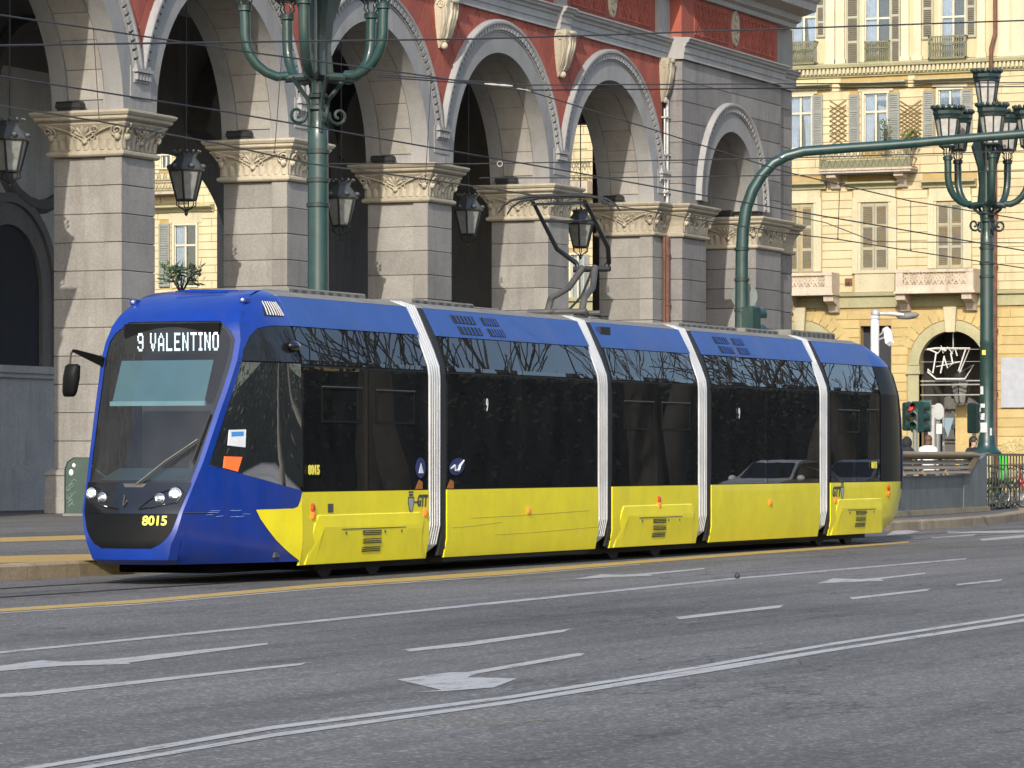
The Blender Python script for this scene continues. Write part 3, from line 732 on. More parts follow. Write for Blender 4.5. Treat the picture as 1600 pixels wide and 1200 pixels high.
# ------------------------------------------------------------------ the tram
M['blue'] = basic('tram_blue_paint', (0.003, 0.029, 0.225), 0.30, var=0.14, coat=0.26, dirt=0.22)
M['blue_sky_sheen'] = basic('tram_blue_roof_with_sky_sheen', (0.014, 0.058, 0.245), 0.5, var=0.14, coat=0.1, dirt=0.30)  # tram blue made lighter: the roof's sky reflection is put into the colour
M['yellow'] = basic('tram_yellow_paint', (0.80, 0.69, 0.012), 0.34, var=0.07, coat=0.28, dirt=0.17)
M['black_gloss'] = basic('black_gloss_panel', (0.008, 0.008, 0.009), 0.12, coat=0.6, var=0.3)
M['black_matt'] = basic('black_panel', (0.006, 0.006, 0.006), 0.5, var=0.3, spec=0.12)
M['rubber'] = basic('black_rubber', (0.014, 0.013, 0.012), 0.65)
M['silver'] = basic('silver_bellows', (0.50, 0.50, 0.495), 0.42, metal=0.25, var=0.1, dirt=0.35)
M['grey_metal'] = basic('grey_metal', (0.085, 0.082, 0.075), 0.55, metal=0.3, var=0.3, dirt=0.4)
M['roof_grey'] = basic('roof_box_grey', (0.17, 0.16, 0.14), 0.7, var=0.2, dirt=0.5)
M['chrome'] = basic('lamp_reflector', (0.85, 0.86, 0.88), 0.12, metal=0.9)
M['lampwhite'] = basic('headlamp_lens', (0.8, 0.82, 0.85), 0.1, coat=0.5, emit=(0.9, 0.95, 1.0), es=0.55)
M['orange_lens'] = basic('orange_reflector', (0.85, 0.20, 0.02), 0.25, coat=0.4)
M['red_lens'] = basic('dark_red_lens', (0.42, 0.05, 0.01), 0.25, coat=0.4)
M['arm_shade_black'] = basic('arm_and_shade_black', (.004, .004, .004), .9, spec=.05)  # black of the mirror arm, and of the box painted as shade
M['wheel'] = basic('dark_wheel_steel', (.02, .019, .018), .6)
M['inside'] = basic('tram_lining', (0.5, 0.5, 0.48), 0.8)
M['inside_dark'] = basic('tram_dark_lining', (0.07, 0.07, 0.072), 0.8)
M['seat'] = basic('tram_seat_fabric', (0.10, 0.12, 0.22), 0.85)
M['blind'] = basic('teal_sun_blind', (0.09, 0.21, 0.27), 0.85, var=0.1)
M['blind_bar'] = basic('teal_blind_bar', (0.26, 0.47, 0.52), 0.6)
M['yprint'] = basic('yellow_print', (0.80, 0.68, 0.08), 0.5)
M['wprint'] = basic('white_print', (0.62, 0.64, 0.66), 0.5)
M['bprint'] = basic('blue_print', (0.012, 0.024, 0.11), 0.4)
M['dprint'] = basic('dark_print', (0.05, 0.055, 0.06), 0.5)
M['led'] = basic('led_text', (0.8, 0.85, 0.9), 0.5, emit=(0.80, 0.90, 1.0), es=0.75)
M['tramglass'] = glass('tinted_tram_glass', (0.36, 0.36, 0.35), 1.44, dust=0.02)
M['cantglass'] = glass('tinted_upper_glass', (0.16, 0.165, 0.17), 1.40, dust=0.025)
M['windscreen'] = glass('windscreen_glass', (0.62, 0.66, 0.66), 1.5, dust=0.032)

TX, TY = 39.7, 21.23
TR = thing('tram', 'blue and yellow five-section articulated tram showing line 9 Valentino', 'tram', (TX, TY, 0))
WD = 2.4
OFF = [(.19, .05), (.45, .0), (2.56, .0), (2.64, .02), (3.06, .155), (3.42, .345), (3.50, .56)]
off = lambda z: interp(OFF, z)
def zlist(z0, z1): return [z0] + [z for z, _ in OFF if z0 + .01 < z < z1 - .01] + [z1]
def band(q, x0, x1, z0, z1, side=0, out=0.0, thk=0.03):
    zs = zlist(z0, z1); sg = 1 if side == 0 else -1; b = 0 if side == 0 else WD
    ring = [(b + sg * (off(z) - out), z) for z in zs] + [(b + sg * (off(z) - out + thk), z) for z in reversed(zs)]
    q.loft([[(x, y, z) for y, z in ring] for x in (x0, x1)])
    return q
def text(body, size, mat, parent, loc, xdir, ydir, name, depth=0.003, bold=0.0, shear=0.0, align='CENTER', sx=1.0):
    cu = bpy.data.curves.new('lettering', 'FONT'); cu.body = body; cu.size = size; cu.extrude = depth; cu.offset = bold; cu.shear = shear
    cu.align_x = align; cu.align_y = 'CENTER'; cu.resolution_u = 3
    o = bpy.data.objects.new('lettering', cu); col.objects.link(o)
    dg = bpy.context.evaluated_depsgraph_get(); dg.update()
    me = bpy.data.meshes.new_from_object(o.evaluated_get(dg)); bpy.data.objects.remove(o); bpy.data.curves.remove(cu)
    xd = Vector(xdir).normalized(); yd = Vector(ydir).normalized(); zd = xd.cross(yd)
    me.transform(Matrix((xd * sx, yd, zd)).transposed().to_4x4()); me.transform(Matrix.Translation(Vector(loc)))
    me.materials.clear(); me.materials.append(mat)
    return put(name, me, parent)
def tl(u, v, Y=TY): 
    p = on_y(u, v, Y); return Vector((p.x - TX, p.y - TY, p.z))
MODS = [(2.2, 5.85), (6.42, 11.65), (12.19, 15.70), (16.27, 21.40), (21.94, 24.62)]
BELL = [(5.85, 6.42), (11.65, 12.19), (15.70, 16.27), (21.40, 21.94)]
ZY = 1.085
splits = [4.05, 8.95, 14.02, 18.83, 23.30]
for mi, (x0, x1) in enumerate(MODS):
    q = MB(); band(q, x0, x1, .19, ZY); q.build('side_panel', M['yellow'], TR, 30); q = MB(); band(q, x0, x1, .19, ZY, 1); q.build('side_panel', M['yellow'], TR, 30)
    # windows: lower panes, upper canted panes
    xs = [x0 + .02, splits[mi], x1 - .02]
    for a, b in zip(xs, xs[1:]):
        for sd in (0, 1):
            q = MB(); band(q, a + .012, b - .012, ZY + .012, 2.57, sd, -.004, .012); w = q.build('window_pane', M['tramglass'], TR)
        q = MB(); band(q, a + .012, b - .012, 2.595, 3.05, 0, -.002, .012); q.build('upper_pane', M['cantglass'], TR)
    q = MB(); band(q, x0 + .02, x1 - .02, 2.595, 3.05, 1); q.build('upper_pane', M['cantglass'], TR)
    # black frame posts and rails behind the glass edges
    for sd in (0, 1):
        q = MB()
        for xa, xb in ((x0, x0 + .06), (splits[mi] - .035, splits[mi] + .035), (x1 - .06, x1)):
            band(q, xa, xb, ZY, 3.05, sd, -.02, .05)
        band(q, x0, x1, ZY + .001, ZY + .07, sd, -.02, .05); band(q, x0, x1, 2.50, 2.66, sd, -.02, .05)
        q.build('window_frame', M['rubber'], TR)
    # roof
    q = MB(); band(q, x0, x1, 3.05, 3.42, 0, .012, .05); q.build('roof_cove', M['blue_sky_sheen'], TR, 30); q = MB(); band(q, x0, x1, 3.05, 3.42, 1, .012, .05)
    rf = q.build('roof_cove', M['blue_sky_sheen'], TR, 30)
    q = MB(); q.loft([[(x, y, z) for y, z in ((.352, 3.425), (.56, 3.50), (1.84, 3.50), (2.048, 3.425), (2.0, 3.38), (.4, 3.38))] for x in (x0, x1)])
    q.build('roof', M['roof_grey'], TR)
    # floor, lining, seats, poles
    q = MB(); q.box(x0 - .5, x1 + .5, .12, WD - .12, .30, .36); q.box(x0 - .3, x1 + .3, .4, WD - .4, 3.28, 3.36); q.box(x0, x1, .03, .2, .3, ZY); q.box(x0, x1, WD - .2, WD - .03, .3, ZY)
    q.build('lining', M['inside_dark'], TR)
    n = int((x1 - x0) / 1.1)
    for i in range(n):
        sx_ = x0 + .5 + i * 1.1
        if mi % 2 and i in (1, 2): continue
        for yy in (.28, 1.70):
            q = MB(); q.box(sx_, sx_ + .42, yy, yy + .42, .72, .80, .02); q.loft([[(sx_ + .40, yy + .02, .78), (sx_ + .47, yy + .02, .78), (sx_ + .47, yy + .40, .78), (sx_ + .40, yy + .40, .78)], [(sx_ + .50, yy + .04, 1.42), (sx_ + .55, yy + .04, 1.42), (sx_ + .55, yy + .38, 1.42), (sx_ + .50, yy + .38, 1.42)]])
            q.box(sx_ + .1, sx_ + .3, yy + .1, yy + .3, .36, .72); q.build('passenger_seat', M['seat'], TR)
    for px in (x0 + .8, splits[mi] + .25, x1 - .7):
        q = MB(); q.tube([(px, .62, .36), (px, .62, 3.28)], .018, 8); q.build('grab_pole', M['inside'], TR, 40)
for (x0, x1) in BELL:
    bl = MB()
    pth = [(.16, .30), (.06, .45), (.05, 2.56), (.07, 2.66), (.24, 3.06), (.40, 3.42), (.60, 3.46)]
    ring = pth + [(WD - y, z) for y, z in reversed(pth)]
    bl.loft([[(x, y, z) for y, z in ring] for x in (x0, x1)], True, False)
    b = bl.build('bellows', M['rubber'], TR)
    for i in range(5):
        x = x0 + .05 + i * .072
        p3 = [(x - .16, .30, .24), (x - .10, .16, .28), (x - .04, .05, .38), (x, .015, .62), (x, .015, 1.6), (x, .015, 2.53), (x, .03, 2.64), (x, .11, 2.85), (x, .205, 3.06), (x, .30, 3.27), (x, .375, 3.43), (x, .58, 3.49)]
        q = MB(); q.tube(p3, .025, 6); q.build('bellows_rib', M['silver'], b, 60)
        q = MB(); q.tube([(a, WD - c, d) for a, c, d in p3], .025, 6); q.build('bellows_rib', M['silver'], b, 60)
    q = MB(); band(q, x0 + .40, x1 - .015, .22, 3.42, 0, -.012, .04); q.build('gasket', M['rubber'], b)

# wheel-house fairings with grille
def fairing(x0, x1):
    zt = .82; q = MB()
    o = [(x0, .195), (x0 + .20, zt - .10), (x0 + .30, zt), (x1 - .22, zt), (x1 - .10, zt - .09), (x1, .195)]
    i1 = [(x0 + .04, .195), (x0 + .23, zt - .12), (x0 + .32, zt - .03), (x1 - .24, zt - .03), (x1 - .13, zt - .11), (x1 - .04, .195)]
    i2 = [(x0 + .28, .195), (x0 + .40, zt - .25), (x0 + .47, zt - .17), (x1 - .28, zt - .17), (x1 - .20, zt - .23), (x1 - .14, .195)]
    yy = lambda z, d: off(z) - d
    q.loft([[(x, yy(z, -.02), z) for x, z in o], [(x, yy(z, .014), z) for x, z in i1], [(x, yy(z, .024), z) for x, z in i2]], True, False)
    q.add([(x, yy(z, .024), z) for x, z in i2], [(5, 4, 3, 2, 1, 0)])
    f = q.build('wheel_fairing', M['yellow'], TR)
    q = MB(); xc = lerp(x0, x1, .52)
    for g in range(3):
        for r in range(3):
            for c in range(9):
                xx = xc - .27 + c * .06; z = .32 + g * .105 + r * .024
                q.box(xx, xx + .040, off(z) - .028, off(z) - .020, z, z + .013)
    q.build('vent_slots', M['rubber'], f, stuff=True)
    q = MB(); q.box(lerp(x0, x1, .27), lerp(x0, x1, .80), -.028, -.02, zt - .21, zt - .20); q.build('panel_seam', M['dprint'], f)
    for t in (.30, .44, .62, .76):
        q = MB(); q.box(lerp(x0, x1, t), lerp(x0, x1, t) + .022, -.030, -.02, zt - .27, zt - .235); q.build('panel_latch', M['dprint'], f)
fairing(2.30, 5.80); fairing(12.30, 15.62); fairing(22.02, 24.85)
# lettering and marks on the side
def mark(name, poly, mat, out=.012, par=TR):
    q = MB(); q.prism([(p.x, p.z) for p in poly], -out, -out + .004); return q.build(name, mat, par)
def lamp(u, v, mat, w=.034, h=.042):
    p = tl(u, v); q = MB(); y0 = off(p.z)
    q.loft([[(p.x + w * a * f, y0 - d, p.z + h * b * f) for a, b in ((-1, -.6), (-.6, -1), (.6, -1), (1, -.6), (1, .6), (.6, 1), (-.6, 1), (-1, .6))] for f, d in ((1.25, 0), (1.2, .012), (.8, .03), (.3, .034))])
    return q.build('side_reflector', mat, TR)
for u, v, m in ((488, 793, 'red_lens'), (488, 806, 'orange_lens'), (664, 801, 'orange_lens'), (825, 798, 'orange_lens'), (1029, 780, 'red_lens'), (1029, 790, 'orange_lens'),
                (1203, 785, 'orange_lens'), (1305, 781, 'orange_lens'), ):
    lamp(u, v, M[m])
p = tl(516, 794); q = MB(); q.box(p.x - .07, p.x + .07, -.008, .01, p.z - .055, p.z + .055); q.build('service_hatch', M['grey_metal'], TR)
XR, ZU = (1, 0, 0), (0, 0, 1)
p = tl(489, 735); text('8015', .155, M['yprint'], TR, (p.x, -.016, p.z), XR, ZU, 'fleet_number', .002, .008)
p = tl(1396, 727); text('8015', .15, M['yprint'], TR, (24.22, -.016, p.z), XR, ZU, 'fleet_number', .002, .008)
p = tl(662, 783); text('GTT', .20, M['dprint'], TR, (p.x - .06, -.004, p.z), XR, ZU, 'operator_logo', .002, .010, .25, 'CENTER', .78)
q = MB(); q.box(p.x - .30, p.x - .16, -.006, 0, p.z - .02, p.z + .0); q.build('logo_dash', M['dprint'], TR)
p2 = tl(1306, 769); text('GTT', .22, M['dprint'], TR, (p2.x + .02, -.003, p2.z), XR, ZU, 'operator_logo', .002, .012, .25)
def crest(u, v, s):
    p = tl(u, v); q = MB(); sh = [(-.5, .55), (.5, .55), (.52, 0), (.3, -.6), (0, -1), (-.3, -.6), (-.52, 0)]
    q.prism([(p.x + a * s * 1.2, p.z + b * s) for a, b in sh], -.004, 0); c = q.build('crest', M['dprint'], TR)
    q = MB(); q.prism([(p.x + a * s * .9, p.z + b * s * .78) for a, b in sh], -.006, -.002); q.build('crest_field', basic('crest_grey', (.30, .33, .30), .5), c)
    q = MB()
    for i in range(5): q.ball((p.x + (i - 2) * s * .2, -.003, p.z + s * .95), s * .10, 6, 4, (1, .2, 1))
    q.box(p.x - s * .4, p.x + s * .4, -.005, 0, p.z + s * .62, p.z + s * .8); q.build('crest_crown', M['dprint'], c)
crest(642, 786, .15); crest(1316, 768, .15)
for u, v in ((760, 634), (1154, 647)):
    p = tl(u, v); text('9', .24, M['wprint'], TR, (p.x, off(p.z) - .012, p.z), XR, ZU, 'line_number', .002, .004, 0, 'CENTER', .6)
def oval(u, v, w, h, mat, skew=0):
    p = tl(u, v); return mark('window_sticker', [Vector((p.x + w * math.cos(a) + skew * h * math.sin(a), 0, p.z + h * math.sin(a))) for a in [2 * math.pi * i / 18 for i in range(18)]], mat), p
o, p = oval(656, 731, .15, .135, M['bprint']); mark('sticker_symbol', [Vector((p.x - .07, 0, p.z - .07)), Vector((p.x + .08, 0, p.z - .07)), Vector((p.x + .005, 0, p.z + .06))], M['wprint'], .018, o)
o, p = oval(713, 729, .24, .115, M['bprint'], .5)
q = MB(); q.tube([(p.x - .2, -.020, p.z - .02), (p.x - .1, -.020, p.z + .01), (p.x - .07, -.020, p.z - .05), (p.x + .03, -.020, p.z - .05), (p.x + .07, -.020, p.z + .01), (p.x + .2, -.020, p.z + .08)], [.012, .02, .012, .02, .022, .012], 5); q.build('sticker_symbol', M['wprint'], o)
for u in (655, 704):
    p = tl(u, 762); q = MB(); q.prism([(p.x - .12, 1.10), (p.x + .10, 1.10), (p.x + .10, 1.19), (p.x, 1.22)], -.002, .002); q.build('orange_sticker', basic('dull_orange', (.30, .10, .02), .6), TR)
# hopper windows
for (u0, u1, v0, v1) in ((503, 565, 607, 660), (588, 648, 612, 662), (975, 1022, 628, 671), (1034, 1078, 630, 672), (1311, 1343, 641, 676), (1355, 1384, 641, 676)):
    a, b = tl(u0, v1), tl(u1, v0); x0, x1, z0, z1 = a.x, min(b.x, 24.5), a.z, b.z; q = MB(); t = .028
    q.box(x0, x1, -.004, .02, z0, z0 + t); q.box(x0, x1, -.004, .02, z1 - t, z1); q.box(x0, x0 + t, -.004, .02, z0 + t, z1 - t); q.box(x1 - t, x1, -.004, .02, z0 + t, z1 - t)
    h = q.build('hopper_window', M['black_matt'], TR); q = MB(); q.box(x0, x1, -.012, -.004, z1 - .012, z1); q.build('hopper_trim', M['grey_metal'], h)
# roof vents in the blue cove
def vent(x0, w, z0):
    n = 6
    for r in range(2):
        za = z0 + .135 - r * .15; zb = za - .105
        pts = [(x, off(z) - .020, z) for x, z in ((x0 + r * .06, za), (x0 + w + r * .06, za), (x0 + w + r * .06 + .02, zb), (x0 + r * .06 + .02, zb))]
        q = MB(); q.loft([[(a, b, c) for a, b, c in pts], [(a, b + .012, c) for a, b, c in pts]])
        vn = q.build('roof_vent', M['rubber'], TR)
        q = MB()
        for i in range(1, n):
            x = lerp(x0, x0 + w, i / n) + r * .06
            q.tube([(x, off(za) - .024, za), (x + .02, off(zb) - .024, zb)], .010, 4)
        q.build('vent_bars', M['blue_sky_sheen'], vn, stuff=True)
for xa, w in ((7.15, .72), (8.12, .52)): vent(xa, w, 3.22)
for xa, w in ((17.05, .62), (17.88, .5)): vent(xa, w, 3.22)
# roof equipment
for (x0, x1, h, y0, y1) in ((2.5, 3.2, .03, .7, 1.7), (3.3, 5.5, .08, .75, 2.0), (6.6, 8.6, .06, .6, 1.9), (8.8, 9.8, .04, .75, 1.8), (12.6, 13.1, .05, .8, 1.5), (13.3, 13.9, .05, .8, 1.5), (16.4, 19.0, .06, .6, 1.8), (19.4, 21.0, .07, .6, 1.8), (21.9, 24.2, .12, .7, 1.8)):
    q = MB(); q.box(x0, x1, y0, y1, 3.49, 3.50 + h, .015); e = q.build('roof_box', M['roof_grey'], TR)
    q = MB()
    for i in range(int((x1 - x0) / .25)): q.box(x0 + .1 + i * .25, x0 + .22 + i * .25, y0 - .01, y0, 3.51, 3.49 + h * .8)
    q.build('box_ribs', M['grey_metal'], e, stuff=True)
p = tl(945, 521); q = MB(); q.box(p.x + .42, p.x + .80, .24, .40, 3.22, 3.36); q.build('roof_recess', M['rubber'], TR)

# nose
NT = [(.24, .16, .44), (.30, .06, .51), (.49, .03, .57), (.64, .06, .63), (.87, .11, .68), (1.13, .26, .72), (1.47, .44, .78), (2.08, .72, .86), (2.62, 1.0, .935), (2.85, 1.10, .925), (3.05, 1.17, .87), (3.18, 1.27, .82), (3.32, 1.48, .76), (3.42, 1.70, .72), (3.47, 1.92, .69), (3.50, 2.2, .64)]
nxf = lambda z: interp([(a, b) for a, b, c in NT], z); nw = lambda z: interp([(a, c) for a, b, c in NT], z)
CY = 1.2
def front(s, z, out=0.0):
    bu = .10 * (1 - s * s)
    x = nxf(z) - bu * min(1, (3.5 - z) / .4); return Vector((x - out, CY - s * nw(z), z))
def nside(t, z, sd=1, out=0.0, xj=2.2):
    c = front(1, z); yj = off(z); k = 0.05 * math.sin(math.pi * min(1, t)) * min(1, (3.5 - z) / .3)
    x = lerp(c.x, xj, t); y = lerp(c.y, yj, t) - k - out
    return Vector((x - out * .25, y if sd > 0 else WD - y, z))
ZN = [.24, .30, .49, .64, .87, 1.13, 1.2]
ZH = [1.2, 1.47, 1.8, 2.08, 2.35, 2.62, 2.85, 2.95, 3.05, 3.085]
hw_ = lambda z: interp([(1.2, .93), (2.85, .93), (2.97, .88), (3.085, .72)], z)
q = MB()
def sheet(q, fn, us, zs, mi=0):
    vs = [fn(u(z) if callable(u) else u, z) for z in zs for u in us]; n = len(us)
    q.add(vs, [(j * n + i, j * n + i + 1, (j + 1) * n + i + 1, (j + 1) * n + i) for j in range(len(zs) - 1) for i in range(n - 1)], mi)
S9 = [-1, -.93, -.72, -.4, 0, .4, .72, .93, 1]
sheet(q, front, S9, ZN)
sheet(q, front, [-1, lambda z: -hw_(z)], ZH); sheet(q, front, [lambda z: hw_(z), 1], ZH)
ZB = [3.085, 3.18, 3.25, 3.32, 3.37, 3.42, 3.447, 3.47, 3.50]
sheet(q, front, [-1, -.72, -.4, 0, .4, .72, 1], ZB)
# sides with the cab window opening
zbot = lambda t: lerp(1.44, 1.10, t); ztop = lambda t: interp([(0, 2.55), (.06, 2.72), (.14, 2.90), (.28, 3.0), (.5, 3.04), (1, 3.05)], t)
TS = [.06, .14, .28, .4, .55, .7, .85, 1.0]
for sd in (1, -1):
    f = lambda t, z, sd=sd: nside(t, z, sd)
    zfull = sorted(set(ZN + ZH + ZB))
    sheet(q, f, [0, .03, .06], zfull)
    n = 8
    vs = [f(t, lerp(.24, zbot(t), j / n)) for j in range(n + 1) for t in TS]; m = len(TS)
    q.add(vs, [(j * m + i, j * m + i + 1, (j + 1) * m + i + 1, (j + 1) * m + i) for j in range(n) for i in range(m - 1)])
    vs = [f(t, lerp(ztop(t), 3.5, (j / n))) for j in range(n + 1) for t in TS]
    q.add(vs, [(j * m + i, j * m + i + 1, (j + 1) * m + i + 1, (j + 1) * m + i) for j in range(n) for i in range(m - 1)])
    q.add([f(t, .24) for t in [0, .03] + TS] + [Vector((f(t, .24).x, CY, .24)) for t in [0, .03] + TS], [(i, i + 1, 11 + i if False else i + 1 + 10, i + 10) for i in range(9)])
nose = q.build('cab_shell', M['blue'], TR, 28)
sol = MB(); sheet(sol, lambda s, z: front(s, z) + Vector((0, 0, -.006)), S9, [.24, .27]); 
q = MB(); sheet(q, lambda a, z: front(a * hw_(z), z, -.012), [-1, -.75, -.5, -.25, 0, .25, .5, .75, 1], ZH); q.build('windscreen', M['windscreen'], TR, 60)
# black surround printed on the inside edge of the windscreen
q = MB()
for sgn in (-1, 1):
    sheet(q, lambda a, z: front(a, z, -.02), [lambda z, g=sgn: g * hw_(z), lambda z, g=sgn: g * (hw_(z) - .07)], ZH)
sheet(q, lambda a, z: front(a, z, -.02), [-.86, -.5, 0, .5, .86], [1.2, 1.24]); sheet(q, lambda a, z: front(a * hw_(z), z, -.022), [-.92, -.5, 0, .5, .92], [3.055, 3.08])
q.build('windscreen_border', M['black_gloss'], TR)
for sd in (1, -1):
    f = lambda t, z, sd=sd: nside(t, z, sd, -.010)
    TT = [.06, .14, .28, .4, .55, .7, .85, .99]
    n = 6; m = len(TT)
    q = MB(); vs = [f(t, lerp(zbot(t) + .004, min(2.595, ztop(t)), j / n)) for j in range(n + 1) for t in TT]
    q.add(vs, [(j * m + i, j * m + i + 1, (j + 1) * m + i + 1, (j + 1) * m + i) for j in range(n) for i in range(m - 1)]); q.build('cab_side_window', M['tramglass'], TR, 60)
    q = MB(); vs = [f(t, lerp(min(2.61, ztop(t) - .002), ztop(t), j / 3)) for j in range(4) for t in TT]
    q.add(vs, [(j * m + i, j * m + i + 1, (j + 1) * m + i + 1, (j + 1) * m + i) for j in range(3) for i in range(m - 1)]); q.build('upper_pane', M['cantglass'], TR, 60)
    q = MB(); sheet(q, lambda t, z, sd=sd: nside(t, z, sd, -.03), [.5, .58], [1.2, 1.8, 2.4, 2.58]); sheet(q, lambda t, z, sd=sd: nside(t, z, sd, -.03), [.95, 1.0], [1.1, 1.8, 2.4, 3.0]); sheet(q, lambda t, z, sd=sd: nside(t, z, sd, -.03), [.08, .4, .7, .99], [2.57, 2.64]); q.build('window_frame', M['rubber'], TR)
# black mask, upper glossy and lower matt
mh = lambda z: interp([(.44, .60), (.47, .74), (.55, .86), (.66, .91), (.85, .94), (1.2, .955)], z)
mask = lambda z0, z1, n, out: (lambda q: (sheet(q, lambda a, z: front(a * mh(z), z, out), [i / 5 - 1 for i in range(11)], [lerp(z0, z1, j / n) for j in range(n + 1)]), q)[1])(MB())
up = mask(.845, 1.215, 6, .014).build('headlight_panel', M['black_gloss'], TR, 60)
lo = mask(.44, .838, 8, .012).build('bumper_panel', M['black_matt'], TR, 60)
for sg in (-1, 1):                               # swept recess lines of the lamp panel
    q = MB(); q.tube([front(sg * .20, .90, .018), front(sg * .34, 1.0, .02), front(sg * .50, 1.09, .02), front(sg * .78, 1.16, .018), front(sg * .90, 1.10, .018), front(sg * .84, .98, .018), front(sg * .45, .92, .018), front(sg * .2, .90, .018)], .010, 5); q.build('panel_crease', M['black_gloss'], up, 60)
q = MB(); q.tube([front(-.14, 1.06, .02), front(-.10, .93, .03), front(-.06, 1.0, .02)], .012, 5); q.build('emblem', M['grey_metal'], up)
q = MB(); q.loft([[front(s, 1.20, o) for s in (-.22, .22)] + [front(s, 1.155, o) for s in (.17, -.17)] for o in (.014, .024)]); q.build('name_bar', M['grey_metal'], up)
def uof(p):
    w = p + Vector((TX, TY, 0)); d = w.x * CA + w.y * SA; return 800 + FPX * (w.x * SA - w.y * CA) / d
def f_uv(u, v):
    z = EYE + (716 - v) * 45.35 / FPX; a, b = -1.0, 1.0
    for _ in range(30):
        m = (a + b) / 2
        if uof(front(m, z)) < u: a = m
        else: b = m
    return a, z
def s_uv(u, v):
    z = EYE + (716 - v) * 46.0 / FPX; a, b = 0.0, 1.0
    for _ in range(30):
        m = (a + b) / 2
        if uof(nside(m, z)) < u: a = m
        else: b = m
    return a, z
for (u, v, r, m) in ((144, 772, .075, 'lampwhite'), (161, 778, .065, 'chrome'), (251, 779, .065, 'chrome'), (275, 772, .08, 'lampwhite')):
    s, z = f_uv(u, v); c = front(s, z, .018); q = MB()
    nrm = Vector((-1, -.25 * s, .12)).normalized(); ax = nrm.to_track_quat('Z', 'Y').to_matrix().to_4x4(); T = Matrix.Translation(c) @ ax
    q.lathe([(r, -.01), (r, .012), (r * .85, .02), (r * .8, .005), (r * .3, -.004)], 16); q.xf(T); h = q.build('headlight', M['chrome'], TR, 40)
    q = MB(); q.ball((0, 0, .012), r * .62, 12, 6, (1, 1, .35)); q.xf(T); q.build('lens', M[m], h, 60)
s, z = f_uv(242.5, 814); fc = front(s, z)
tn = text('8015', .155, M['yprint'], lo, (0, 0, 0), (1, 0, 0), (0, 1, 0), 'fleet_number', .0015, .004)
for v_ in tn.data.vertices:                       # lay the digits on the curved bumper panel
    zz_ = fc.z + v_.co.y; yy_ = fc.y - v_.co.x; v_.co = front((CY - yy_) / nw(zz_), zz_, .018 + v_.co.z)
# yellow sweep on the cab side
q = MB()
up_ = [(400, 797), (412, 796.5), (430, 796.5), (445, 796), (458, 796), (465, 793), (469, 783), (472, 769)]
dn_ = [(400, 797.5), (407, 812), (418, 828), (430, 844), (443, 858), (456, 870), (466, 878), (472, 881.5)]
vs = []
for (a, b) in zip(up_, dn_):
    t0, z0 = s_uv(*a); t1, z1 = s_uv(*b)
    vs.append([nside(min(1, lerp(t0, t1, j / 6)), lerp(z0, max(z1, .2), j / 6), 1, .006) for j in range(7)])
q.loft(vs, False, False); q.build('yellow_sweep', M['yellow'], TR, 50)
# panel joints
q = MB(); q.tube([nside(0.0, .86, 1, .004), nside(.12, .855, 1, .003), nside(.25, .85, 1, .002)], .006, 4); q.build('panel_joint', M['dprint'], nose)
q = MB(); q.tube([nside(.0, 2.60, 1, .004), nside(.06, 2.60, 1, .004)], .006, 4); q.build('panel_joint', M['dprint'], nose)
# scuffs
q = MB(); rnd = random.Random(3)
for i in range(9):
    t, z = s_uv(300 + rnd.random() * 95, 797 + rnd.random() * 12); q.tube([nside(t, z, 1, .002), nside(t + .03 + .05 * rnd.random(), z + .01 * rnd.uniform(-1, 1), 1, .002)], .003, 3)
q.build('scratches', basic('scratch_grey', (.20, .24, .45), .6), nose, stuff=True)
# front louvre
q = MB()
sheet(q, lambda t, z: nside(t, z, 1, .006), [.44, .6, .75, .90], [3.16, 3.22, 3.28, 3.34]); lv = q.build('louvre', M['rubber'], TR, 60)
q = MB()
for i in range(7):
    t = .47 + i * .064; q.tube([nside(t - .05, 3.34, 1, .012), nside(t, 3.26, 1, .014), nside(t + .03, 3.17, 1, .012)], .009, 5)
q.build('louvre_slats', M['silver'], lv, 60, stuff=True)
# brow marker lamps, roof fins
for u, v in ((206, 476), (375, 472)):
    s = -1 if u < 300 else 1; c = front(s, 3.33); q = MB(); q.box(c.x - .03, c.x + .08, c.y - .045, c.y + .045, 3.31, 3.38, .012); ml = q.build('marker_lamp', M['blue'], TR)
    q = MB(); q.ball((c.x - .03, c.y, 3.345), .028, 8, 6); q.build('lens', M['chrome'], ml, 60)
for i in range(4):
    q = MB(); q.tube([Vector((1.75 + i * .12, .85, 3.455 + i * .012)), Vector((1.72 + i * .12, 1.5, 3.475 + i * .012))], .010, 5); q.build('roof_fin', M['blue'], TR, 60)
# destination display (dot matrix letters behind the glass)
F57 = {'9': '01110 10001 10001 01111 00001 10001 01110', 'V': '10001 10001 10001 10001 01010 01010 00100', 'A': '00100 01010 10001 10001 11111 10001 10001', 'L': '10000 10000 10000 10000 10000 10000 11111',
       'E': '11111 10000 10000 11110 10000 10000 11111', 'N': '10001 11001 11001 10101 10011 10011 10001', 'T': '11111 00100 00100 00100 00100 00100 00100', 'I': '111 010 010 010 010 010 111', 'O': '01110 10001 10001 10001 10001 10001 01110'}
DX = 1.07
cc = 0; letters = []
for ch in '9 VALENTINO':
    if ch == ' ': cc += 4; continue
    rows = F57[ch].split(); cells = []; letters.append(cells)
    for r, row in enumerate(rows):
        for c, b in enumerate(row):
            if b == '1': cells.append((cc + c, r))
    cc += len(rows[0]) + 2
ncol = cc - 2
a = on_x(216, 536, TX + DX); b = on_x(342.5, 536, TX + DX)
ya, yb_ = a.y - TY, b.y - TY; cw = (yb_ - ya) / ncol
zt_, zb_ = 2.945, 2.725
lmb = []
